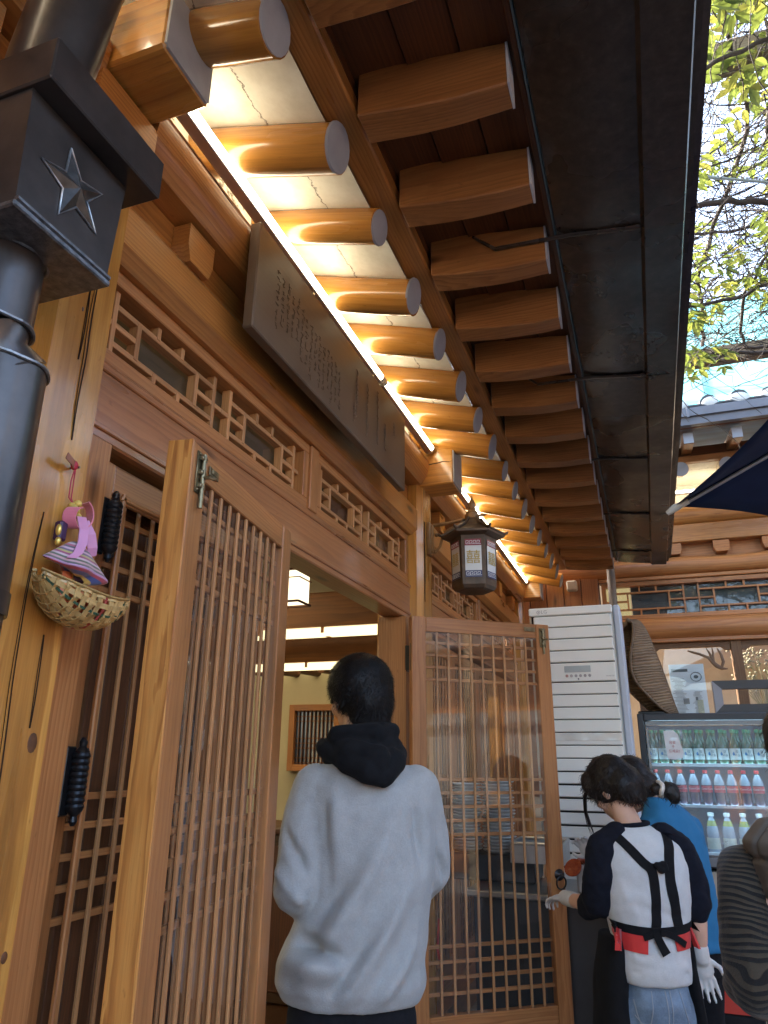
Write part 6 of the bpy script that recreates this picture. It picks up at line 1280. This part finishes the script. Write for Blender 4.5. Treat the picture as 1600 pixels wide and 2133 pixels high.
# ---------------------------------------------------------------- woman in the black apron
G2 = (1.04, 3.38, 0); T, RM = frame(G2); wo_ = empty('person', G2); tag(wo_, 'person with black-sleeved white sweatshirt and black and red apron bending over the counter', 'person'); W_ = lambda r_, f_, z_: tuple(T(r_, f_, z_))
mb = MB(); hc = T(-.052, .085, 1.395); hp_, HH = head(mb, T, RM, hc, R(42), R(-32), R(-6), .98)
chain(mb, [T(-.035, .05, 1.33), T(-.01, -.01, 1.22)], [.048, .055]); loft(mb, [(1.23, .01, 0, .10, .065), (1.15, .02, 0, .155, .085), (1.0, .02, 0, .145, .09), (.86, .015, 0, .115, .085), (.72, .015, 0, .105, .085)], T)
aL = [T(-.14, .02, 1.13), T(-.165, .0, .97), T(-.19, .12, .945), T(-.235, .26, .945)]; chain(mb, aL, [.045, .04, .034, .026]); aR = [T(.18, .0, 1.13), T(.212, -.01, .98), T(.205, -.02, .88), T(.205, -.01, .80)]; chain(mb, aR, [.045, .04, .034, .027])
chain(mb, [T(-.04, 0, .68), T(-.07, .02, .42), T(-.07, 0, .07)], [.07, .055, .04]); chain(mb, [T(.075, 0, .68), T(.10, .02, .42), T(.10, 0, .07)], [.07, .055, .04]); blob('body', mb, skin2, wo_, .0075, 5)
mb = MB(); hand(mb, T(-.238, .27, .945), RM @ Vector((-.40, .85, -.12)), RM @ Vector((0, .2, -1)), .95, .55); cap(mb, T(-.222, .225, .945), .033, T(-.242, .28, .944), .031); blob('glove', mb, glovem, wo_, .0045, 3, disp=lambda co: .0015 * nz3(co, 60))
mb = MB(); hand(mb, T(.203, -.012, .795), RM @ Vector((.16, .02, -1)), RM @ Vector((-.15, -1, 0)), .98, .16); cap(mb, T(.203, -.012, .815), .034, T(.205, -.012, .785), .033); blob('glove', mb, glovem, wo_, .0045, 3, disp=lambda co: .0015 * nz3(co, 60))
mb = MB(); Q = hp_
mb.ell(Q(0, -.014, .034), (.092, .112, .108), HH, 20, 14); mb.ell(Q(0, -.07, -.015), (.088, .07, .085), HH, 18, 12); mb.ell(Q(.03, .02, .085), (.07, .075, .05), HH, 16, 10); mb.ell(Q(-.062, .045, .05), (.034, .045, .06), HH, 12, 8); mb.ell(Q(.066, .03, .0), (.030, .06, .08), HH, 12, 8); mb.ell(Q(0, -.085, -.065), (.06, .04, .05), HH, 14, 10)
hair = blob('hair', mb, hairb, wo_, .007, 4, disp=lambda co: .004 * nz3(co, 28) + .002 * nz3(co, 80, 5)); strands('loose_hair', hair, hairb, wo_, 3200, .035, .0009, .9, 4, lift=.02)
mb = MB()
for k in range(12):
    o = Vector((RN.uniform(-.008, .008), RN.uniform(-.008, .008), 0)); mb.tube([T(-.135, .13, 1.42) + o, T(-.158, .14, 1.36) + o * 1.2, T(-.160, .14, 1.30) + o, T(-.148, .135, 1.245) + o * 1.5, T(-.135, .13, 1.20 + RN.uniform(-.02, .03)) + o], [.004, .005, .004, .003, .0008], 5, flat=.4)
obj('side_lock', mb, hairb, wo_, smooth=60)
mb = MB(); mb.ell(T(.150, -.03, 1.395), (.040, .034, .036), RM, 14, 10); mb.ell(T(.163, -.04, 1.375), (.026, .026, .034), RM, 12, 8); cap(mb, T(.10, -.02, 1.40), .026, T(.14, -.03, 1.398), .022); bun = blob('hair_bun', mb, hairb, wo_, .006, 3, disp=lambda co: .004 * nz3(co, 50)); strands('loose_hair', bun, hairb, wo_, 300, .03, .001, .4, 6)
mb = MB(); mb.tube([T(.112 + .004 * math.sin(3 * a), -.024 + .027 * math.cos(a), 1.40 + .027 * math.sin(a)) for a in np.linspace(0, 6.283, 20)], .010, 8, cap=False); obj('hair_tie', mb, plain('silver_tie', (.62, .58, .52), .4, .3, var=.4, vscale=60), wo_, smooth=60)
mb = MB(); loft(mb, [(1.262, -.012, .01, .068, .055), (1.235, .0, 0, .115, .075), (1.19, .018, -.005, .165, .095), (1.12, .022, -.005, .182, .11), (1.0, .022, 0, .178, .115), (.90, .018, 0, .158, .11), (.82, .018, 0, .145, .118), (.755, .018, 0, .146, .125), (.722, .018, 0, .142, .124), (.706, .018, 0, .138, .122)], T)
def wd(co): return ridge(co, W_(-.10, -.1, .99), W_(.14, -.1, .93), .016, -.008) + ridge(co, W_(-.1, -.1, .80), W_(.13, -.1, .77), .014, .012) + ridge(co, W_(-.1, -.1, .755), W_(.14, -.1, .75), .008, -.008) + ridge(co, W_(.14, -.1, 1.1), W_(.05, -.12, .93), .02, .008) + ridge(co, W_(-.14, -.1, 1.1), W_(-.05, -.12, .92), .02, .008) + .004 * nz3(co, 14) + .0012 * nz3(co, 45, 3)
sweat = blob('sweatshirt', mb, whitef, wo_, .0075, 5, disp=wd)
for sx, pts, rs in ((-1, [T(-.075, -.005, 1.215), T(-.135, -.005, 1.165), T(-.165, -.01, 1.06), T(-.168, .02, .975), T(-.19, .09, .945)], [.058, .072, .068, .066, .052]), (1, [T(.105, -.005, 1.215), T(.165, -.005, 1.165), T(.205, -.015, 1.06), T(.212, -.02, .985), T(.206, -.02, .945)], [.058, .070, .062, .058, .048])):
    mb = MB(); chain(mb, pts, rs); blob('sleeve', mb, navyb, wo_, .0075, 4, disp=lambda co: .006 * nz3(co, 18) + .003 * nz3(co, 45))
mb = MB(); mb.tube([T(-.012 + .068 * math.cos(a), .008 + .058 * math.sin(a), 1.262 + .006 * math.cos(a)) for a in np.linspace(0, 6.283, 28)], .0095, 8, cap=False); obj('collar', mb, navyb, wo_, smooth=60)
def bvh_of(o): return BVHTree.FromPolygons([tuple(wmat(o) @ v.co) for v in o.data.vertices], [tuple(p.vertices) for p in o.data.polygons])
bv = bvh_of(sweat)
def on_back(r_, z_, lift=.004, T=T, RM=RM, bv=None):
    d = RM @ Vector((0, 1, 0)); hit = (bv or globals()['bv']).ray_cast(T(r_, -.6, z_), d); 
    p = hit[0] if hit[0] is not None else T(r_, -.1, z_); return p - d * lift
def strap(name, pts, width, m, par, lift=.004, n=10, thick=.0018):
    P = smooth2(pts, n); mb = MB(); vs = []; gs = []; d = RM @ Vector((0, 1, 0))
    wl = width if isinstance(width, (list, tuple)) else [width, width]
    for i, (r_, z_) in enumerate(P):
        a = P[max(0, i - 1)]; b = P[min(len(P) - 1, i + 1)]; tx, tz = b[0] - a[0], b[1] - a[1]; l = math.hypot(tx, tz) or 1; nx, nz_ = -tz / l, tx / l; w = (wl[0] + (wl[-1] - wl[0]) * i / (len(P) - 1)) / 2
        for k in (-1, -.33, .33, 1): q = on_back(r_ + nx * w * k, z_ + nz_ * w * k, lift); vs.append(q); gs.append((i * .02, k * w, 0))
        for k in (1, -1): q = on_back(r_ + nx * w * k, z_ + nz_ * w * k, lift - .004); vs.append(q); gs.append((i * .02, k * w, 0))
    fs = [(i * 6 + j, i * 6 + (j + 1) % 6, (i + 1) * 6 + (j + 1) % 6, (i + 1) * 6 + j) for i in range(len(P) - 1) for j in range(6)]
    mb.add(vs, fs, gs); return obj(name, mb, m, par, smooth=60)
def smooth2(P, k):
    out = []
    for i in range(len(P) - 1):
        a, b, c, d = [np.array(P[max(0, min(len(P) - 1, j))], float) for j in (i - 1, i, i + 1, i + 2)]
        for j in range(k): f = j / k; out.append(tuple(.5 * (2 * b + (c - a) * f + (2 * a - 5 * b + 4 * c - d) * f * f + (3 * b - a - 3 * c + d) * f ** 3)))
    return out + [tuple(P[-1])]
apr = fabric('apron_black', (.011, .011, .012), .2, 20, .2, 300)
ap_ = strap('apron_strap', [(-.10, 1.225), (-.06, 1.18), (-.02, 1.135), (.012, 1.10), (.018, 1.02), (.012, .93), (.0, .885)], .036, apr, wo_); strap('apron_strap', [(.105, 1.235), (.098, 1.19), (.085, 1.12), (.082, 1.05), (.092, .97), (.10, .895)], .040, apr, wo_); strap('apron_strap', [(.0, 1.125), (.04, 1.118), (.09, 1.128)], .018, apr, wo_, .008)
mb = MB(); kc = on_back(.045, 1.120, .014); [mb.ell(kc + RM @ Vector((x, y, z)), (.018, .010, .014), RM, 10, 8) for x, y, z in ((-.012, 0, .004), (.010, 0, .008), (.0, -.004, -.012), (.014, 0, -.006))]; blob('strap_knot', mb, apr, wo_, .004, 2)
strap('waist_tie', [(-.150, .905), (-.06, .895), (.02, .892), (.10, .898), (.175, .908)], .030, apr, wo_, .007); strap('red_pocket', [(-.150, .866), (-.09, .858), (-.030, .850)], [.075, .066], redf, wo_, .006); strap('red_pocket', [(.075, .858), (.13, .864), (.168, .870)], [.060, .07], redf, wo_, .006)
strap('bow_tail', [(.0, .893), (.012, .862), (.032, .820)], [.026, .034], apr, wo_, .014); strap('bow_tail', [(.02, .895), (.07, .878), (.118, .848)], [.020, .024], apr, wo_, .014); strap('bow_tail', [(.0, .892), (-.02, .88), (-.045, .872)], [.02, .02], apr, wo_, .012)
mb = MB(); loft(mb, [(.86, -.122, .03, .045, .10), (.78, -.130, .04, .050, .12), (.68, -.140, .05, .055, .13), (.50, -.145, .06, .06, .14), (.32, -.15, .06, .06, .15)], T, 22); blob('apron_skirt', mb, apr, wo_, .009, 4, disp=lambda co: .004 * nz3(co, 12))
mb = MB(); loft(mb, [(.87, .155, .03, .022, .09), (.76, .150, .03, .028, .11), (.62, .158, .04, .034, .13), (.45, .17, .05, .04, .14), (.32, .175, .05, .04, .14)], T, 22); blob('apron_skirt', mb, apr, wo_, .009, 4, disp=lambda co: .004 * nz3(co, 12))
mb = MB(); loft(mb, [(.80, .018, 0, .10, .080), (.72, .018, -.002, .114, .098), (.64, .018, -.006, .130, .116), (.58, .018, 0, .135, .11)], T); chain(mb, [T(-.055, 0, .62), T(-.075, .02, .40), T(-.078, 0, .09)], [.085, .078, .072]); chain(mb, [T(.092, 0, .62), T(.11, .02, .40), T(.112, 0, .09)], [.085, .078, .072]); jn = blob('jeans', mb, denim, wo_, .008, 4, disp=lambda co: .005 * nz3(co, 16) + .002 * nz3(co, 45)); bv = bvh_of(jn)
st = plain('denim_thread', (.30, .33, .36), .8)
for pts in ([(-.09, .66), (-.085, .62), (-.075, .585)], [(-.03, .695), (-.035, .64), (-.045, .59)], [(.018, .70), (.02, .64), (.02, .57)], [(.035, .70), (.037, .64), (.036, .57)], [(.075, .695), (.09, .63), (.105, .575)], [(-.092, .612), (-.07, .588), (-.046, .590)]): strap('seam', pts, .003, st, jn, .0025, 6)
for sx in (-.078, .112): mb = MB(); loft(mb, [(.0, sx, .06, .042, .12), (.03, sx, .06, .045, .125), (.07, sx, .03, .04, .09), (.10, sx, -.01, .038, .05)], T, 20); obj('shoe', mb, trou, wo_, smooth=60)

# ---------------------------------------------------------------- person in blue behind the apron wearer
G3 = (1.2, 4.0, 0); T, RM = frame(G3, R(30)); bl_ = empty('person', G3); tag(bl_, 'person in a blue shirt leaning over the counter behind the apron wearer, holding tongs', 'person'); W_ = lambda r_, f_, z_: tuple(T(r_, f_, z_))
mb = MB(); hc = T(-.10, .14, 1.40); hp_, HH = head(mb, T, RM, hc, R(10), R(-38)); chain(mb, [T(-.075, .08, 1.36), T(-.03, .0, 1.27)], [.05, .056]); loft(mb, [(1.28, -.03, 0, .10, .065), (1.2, -.02, 0, .15, .085), (1.0, .0, 0, .14, .09), (.75, .02, 0, .14, .10)], T)
aL = [T(-.17, .04, 1.19), T(-.21, .10, 1.0), T(-.28, .17, 1.01), T(-.36, .19, 1.075)]; chain(mb, aL, [.045, .042, .034, .026]); chain(mb, [T(.12, .02, 1.19), T(.13, .12, .98), T(.02, .27, .98)], [.045, .042, .03]); hand(mb, T(.01, .28, .98), RM @ Vector((-.6, .8, 0)), RM @ Vector((0, 0, -1)), 1, .3, -1)
chain(mb, [T(-.06, 0, .75), T(-.06, .02, .42), T(-.06, 0, .07)], [.085, .06, .04]); chain(mb, [T(.09, 0, .75), T(.10, .02, .42), T(.10, 0, .07)], [.085, .06, .04]); blob('body', mb, skin2, bl_, .008, 5)
mb = MB(); hand(mb, T(-.36, .19, 1.075), RM @ Vector((-.55, .1, .75)), RM @ Vector((-.5, -.6, -.5)), .95, .5); blob('glove', mb, glovem, bl_, .0045, 3)
mb = MB(); Q = hp_; mb.ell(Q(0, -.014, .036), (.088, .106, .104), HH, 18, 12); mb.ell(Q(0, -.06, -.03), (.08, .06, .085), HH, 16, 10); hr = blob('hair', mb, hairb, bl_, .008, 4, disp=lambda co: .005 * nz3(co, 35)); strands('loose_hair', hr, hairb, bl_, 700, .04, .001, .5, 8)
mb = MB(); loft(mb, [(1.345, -.055, .03, .068, .055), (1.31, -.045, .02, .09, .07), (1.26, -.03, .01, .14, .09), (1.18, -.015, 0, .168, .11), (1.0, .005, 0, .165, .12), (.85, .02, 0, .165, .125), (.72, .035, 0, .170, .13), (.70, .035, 0, .165, .128)], T); chain(mb, [T(-.14, .02, 1.2), T(-.19, .07, 1.08), T(-.205, .10, 1.01)], [.07, .066, .062]); chain(mb, [T(.11, .0, 1.2), T(.14, .08, 1.05), T(.09, .18, .98)], [.066, .06, .052])
blob('shirt', mb, bluef, bl_, .009, 5, disp=lambda co: .006 * nz3(co, 10) + .003 * nz3(co, 26)); mb = MB(); loft(mb, [(.74, .02, 0, .15, .11), (.6, .02, 0, .15, .11)], T); chain(mb, [T(-.06, 0, .62), T(-.06, .02, .42), T(-.06, 0, .09)], [.09, .075, .07]); chain(mb, [T(.09, 0, .62), T(.10, .02, .42), T(.10, 0, .09)], [.09, .075, .07]); blob('trousers', mb, trou, bl_, .011, 4)
for sx in (-.06, .10): mb = MB(); loft(mb, [(.0, sx, .06, .042, .12), (.03, sx, .06, .045, .125), (.07, sx, .03, .04, .09), (.10, sx, -.01, .038, .05)], T, 20); obj('shoe', mb, trou, bl_, smooth=60)
hw = T(-.40, .20, 1.14); mb = MB()
for k in (-1, 1): mb.off().beam(hw + Vector((.012, 0, .02)) + RM @ Vector((0, .006 * k, 0)), Vector((.80, 4.0, 1.03)) + RM @ Vector((0, .010 * k, 0)), .008, .005, (0, 0, 1), .001)
tag(obj('tongs', mb, wood('tong_wood', (.35, .22, .10), (.58, .42, .24), (.66, .5, .3), .5)), 'pale wooden tongs dipping into the kimchi tray', 'tongs')

# ---------------------------------------------------------------- person in striped sleeve and padded vest, cut by the frame
G4 = (1.47, 1.925, 0); T, RM = frame(G4, R(0)); sp4 = empty('person', G4); tag(sp4, 'person in a taupe padded vest over a brown and black striped top', 'person'); W_ = lambda r_, f_, z_: tuple(T(r_, f_, z_))
mb = MB(); hc = T(.040, .04, 1.525); hp_, HH = head(mb, T, RM, hc, R(15), R(-10)); chain(mb, [T(.05, .0, 1.45), T(.02, -.02, 1.34)], [.052, .058]); loft(mb, [(1.36, -.03, 0, .11, .07), (1.28, -.02, 0, .17, .09), (1.0, .0, 0, .15, .10), (.8, .0, 0, .16, .11)], T)
SL = [T(-.165, .01, 1.275), T(-.192, -.01, 1.19), T(-.198, -.03, 1.085), T(-.13, .10, 1.045), T(-.02, .16, 1.10)]; chain(mb, SL, [.05, .046, .042, .035, .03]); hand(mb, T(-.05, .185, 1.075), RM @ Vector((.9, .3, .2)), RM @ Vector((0, -.4, -.9)), 1, .4); chain(mb, [T(.18, .02, 1.28), T(.23, .06, 1.05), T(.12, .2, 1.0)], [.05, .042, .03]); hand(mb, T(.11, .21, 1.0), RM @ Vector((-.9, .3, .1)), RM @ Vector((0, -.4, -.9)), 1, .4, -1)
chain(mb, [T(-.08, 0, .8), T(-.09, .02, .45), T(-.09, 0, .07)], [.085, .06, .042]); chain(mb, [T(.08, 0, .8), T(.09, .02, .45), T(.09, 0, .07)], [.085, .06, .042]); blob('body', mb, skin2, sp4, .008, 5)
mb = MB(); Q = hp_; mb.ell(Q(0, -.016, .034), (.098, .115, .112), HH, 18, 12); mb.ell(Q(0, -.06, -.06), (.10, .08, .11), HH, 16, 12); mb.ell(Q(-.06, .0, -.05), (.045, .06, .09), HH, 14, 10); mb.ell(Q(.06, .0, -.05), (.045, .06, .09), HH, 14, 10); hr = blob('hair', mb, hairb, sp4, .008, 4, disp=lambda co: .005 * nz3(co, 30)); strands('loose_hair', hr, hairb, sp4, 900, .05, .001, .7, 9)
stm, nt, out = mat('striped_knit'); v = mapped(nt); sx_ = nd(nt, 'SeparateXYZ'); nt.links.new(v, sx_.inputs[0]); wob = noise_t(nt, mapped(nt, (2, 1, 1)), 9, 2, .5); ma = nd(nt, 'Math', operation='MULTIPLY_ADD'); nt.links.new(wob, ma.inputs[0]); ma.inputs[1].default_value = .022; nt.links.new(sx_.outputs[0], ma.inputs[2]); mu = nd(nt, 'Math', operation='MULTIPLY'); nt.links.new(ma.outputs[0], mu.inputs[0]); mu.inputs[1].default_value = 92; fr_ = nd(nt, 'Math', operation='FRACT'); nt.links.new(mu.outputs[0], fr_.inputs[0])
n2 = noise_t(nt, mapped(nt), 300, 3, .6); bsdf(nt, out, ramp(nt, [(0, (.046, .036, .023)), (.44, (.056, .043, .028)), (.50, (.010, .009, .008)), (.94, (.012, .011, .010)), (1, (.046, .036, .023))], fr_.outputs[0]).outputs[0], .9, spec=.2, sheen=.2, normal=bump(nt, n2, .4, .003))
PS = np.array([tuple(p) for p in SL]); seg = np.cumsum([0] + [np.linalg.norm(PS[i + 1] - PS[i]) for i in range(len(PS) - 1)])
def arm_g(co):
    best = np.full(len(co), 9e9); g = np.zeros((len(co), 3))
    num = np.zeros(len(co)); den = np.zeros(len(co))
    for i in range(len(PS) - 1):
        a, b = PS[i], PS[i + 1]; d = b - a; tu = ((co - a) @ d) / (d @ d); t = np.clip(tu, -.4 if i == 0 else 0, 1.4 if i == len(PS) - 2 else 1); q = a + t[:, None] * d; dist = ((co - q) ** 2).sum(1); w = 1 / (dist + 5e-5) ** 7; num += w * (seg[i] + np.clip(tu, -.8, 1.8) * np.linalg.norm(d)); den += w
    g[:, 0] = num / den + .2; g[:, 1] = co[:, 0]; g[:, 2] = co[:, 2]; return g
mb = MB(); chain(mb, SL, [.062, .062, .062, .058, .044]); blob('striped_sleeve', mb, stm, sp4, .0075, 5, disp=lambda co: .010 * nz3(co, 14) + .004 * nz3(co, 34) + ridge(co, W_(-.10, -.09, 1.2), W_(-.25, -.05, 1.15), .012, -.010) + ridge(co, W_(-.10, -.09, 1.25), W_(-.24, -.04, 1.22), .012, -.008) + ridge(co, W_(-.12, -.1, 1.08), W_(-.25, -.02, 1.06), .014, -.012) + ridge(co, W_(-.12, -.09, 1.115), W_(-.26, -.03, 1.10), .014, .007), gcf=arm_g)
mb = MB(); chain(mb, [T(.16, .02, 1.27), T(.23, .06, 1.05), T(.13, .2, 1.0)], [.075, .07, .055]); loft(mb, [(1.36, -.03, 0, .09, .07), (1.2, .0, 0, .14, .10), (.9, 0, 0, .14, .11)], T); blob('striped_top', mb, stm, sp4, .009, 4, gcf=lambda co: np.stack([co[:, 2], co[:, 0], co[:, 1]], 1))
mb = MB(); loft(mb, [(1.415, .01, -.02, .085, .075), (1.385, -.0, -.03, .135, .10), (1.345, -.008, -.04, .172, .118), (1.26, -.005, -.04, .166, .138), (1.18, .0, -.03, .152, .145), (1.1, .0, -.02, .155, .15), (.95, .0, 0, .16, .15), (.8, .0, 0, .165, .155), (.74, .0, 0, .155, .145)], T)
def quilt(co):
    z = (co[:, 2] - .74) / .082; a = np.arctan2(co[:, 1] - G4[1], co[:, 0] - G4[0]) / (2 * math.pi) * 9 + np.floor(z) * .5
    return -.010 * np.exp(-(np.sin(np.pi * z) / .16) ** 2) - .008 * np.exp(-(np.sin(np.pi * a) / .13) ** 2) + .004 * nz3(co, 14)
blob('padded_vest', mb, vestm, sp4, .0055, 3, disp=quilt)
mb = MB(); loft(mb, [(.8, 0, 0, .16, .12), (.66, 0, 0, .165, .125)], T); chain(mb, [T(-.085, 0, .68), T(-.09, .02, .45), T(-.09, 0, .09)], [.095, .08, .07]); chain(mb, [T(.085, 0, .68), T(.09, .02, .45), T(.09, 0, .09)], [.095, .08, .07]); blob('trousers', mb, trou, sp4, .011, 4)
for sx in (-.09, .09): mb = MB(); loft(mb, [(.0, sx, .06, .042, .12), (.03, sx, .06, .045, .125), (.07, sx, .03, .04, .09), (.10, sx, -.01, .038, .05)], T, 20); obj('shoe', mb, trou, sp4, smooth=60)
# ================================================================== unseen halls added behind and beside the camera to block bright sky
def plain_hall(name, label, x0, x1, y0, y1, zt, ov, rh=1.3):
    t = empty(name, ((x0 + x1) / 2, (y0 + y1) / 2, 0)); tag(t, label, 'building')
    mb = MB(); mb.box(((x0 + x1) / 2, (y0 + y1) / 2, zt / 2), (x1 - x0, y1 - y0, zt), ch=.01); obj('wall', mb, M['header'], t)
    mb = MB(); mb.box(((x0 + x1) / 2, (y0 + y1) / 2, zt + .12), (x1 - x0 + ov * 2, y1 - y0 + ov * 2, .2), ch=.02); r_ = obj('roof', mb, roofm, t)
    mb = MB(); a, b, c, d = x0 - ov, x1 + ov, y0 - ov, y1 + ov; xm, ym = (a + b) / 2, (c + d) / 2
    if b - a > d - c: top = [(a + .8, ym, zt + rh), (b - .8, ym, zt + rh)]; fs = [(0, 1, 5, 4), (2, 3, 4, 5), (1, 2, 5), (3, 0, 4)]
    else: top = [(xm, c + .8, zt + rh), (xm, d - .8, zt + rh)]; fs = [(1, 2, 5, 4), (3, 0, 4, 5), (0, 1, 4), (2, 3, 5)]
    mb.add([(a, c, zt + .22), (b, c, zt + .22), (b, d, zt + .22), (a, d, zt + .22)] + top, fs, [(0, 0, 0)] * 6); obj('roof_slopes', mb, roofm, r_)
    return t
side = plain_hall('added_facing_hall', 'unseen hall added across the courtyard to darken reflections and block sky', 7.0, 11.0, -4.0, 10.5, 3.0, .9, 1.5)
for i in range(9):
    y = -2.6 + 1.45 * i; mb = MB(); mb.box((6.94, y, 1.55), (.16, .18, 3.1), ch=.02); obj('post', mb, M['post'], side)
    mb = MB(); mb.grid(lambda u, v: (6.97, y + .12 + 1.2 * u, .5 + 1.7 * v), 1, 1); obj('window', mb, plain('facing_window%d' % i, (.20, .20, .19), .25), side)
rear = plain_hall('added_near_hall', 'unseen hall added at the near end of the courtyard to block low sky', -3.0, 7.5, -15.5, -12.5, 2.7, .8)
for i in range(7):
    x = -2.6 + 1.45 * i; mb = MB(); mb.box((x, -12.44, 1.35), (.18, .16, 2.7), ch=.02); obj('post', mb, M['post'], rear)
    mb = MB(); mb.grid(lambda u, v: (x + .12 + 1.2 * (1 - u), -12.47, .5 + 1.7 * v), 1, 1); obj('window', mb, plain('gate_window%d' % i, (.20, .20, .19), .25), rear)
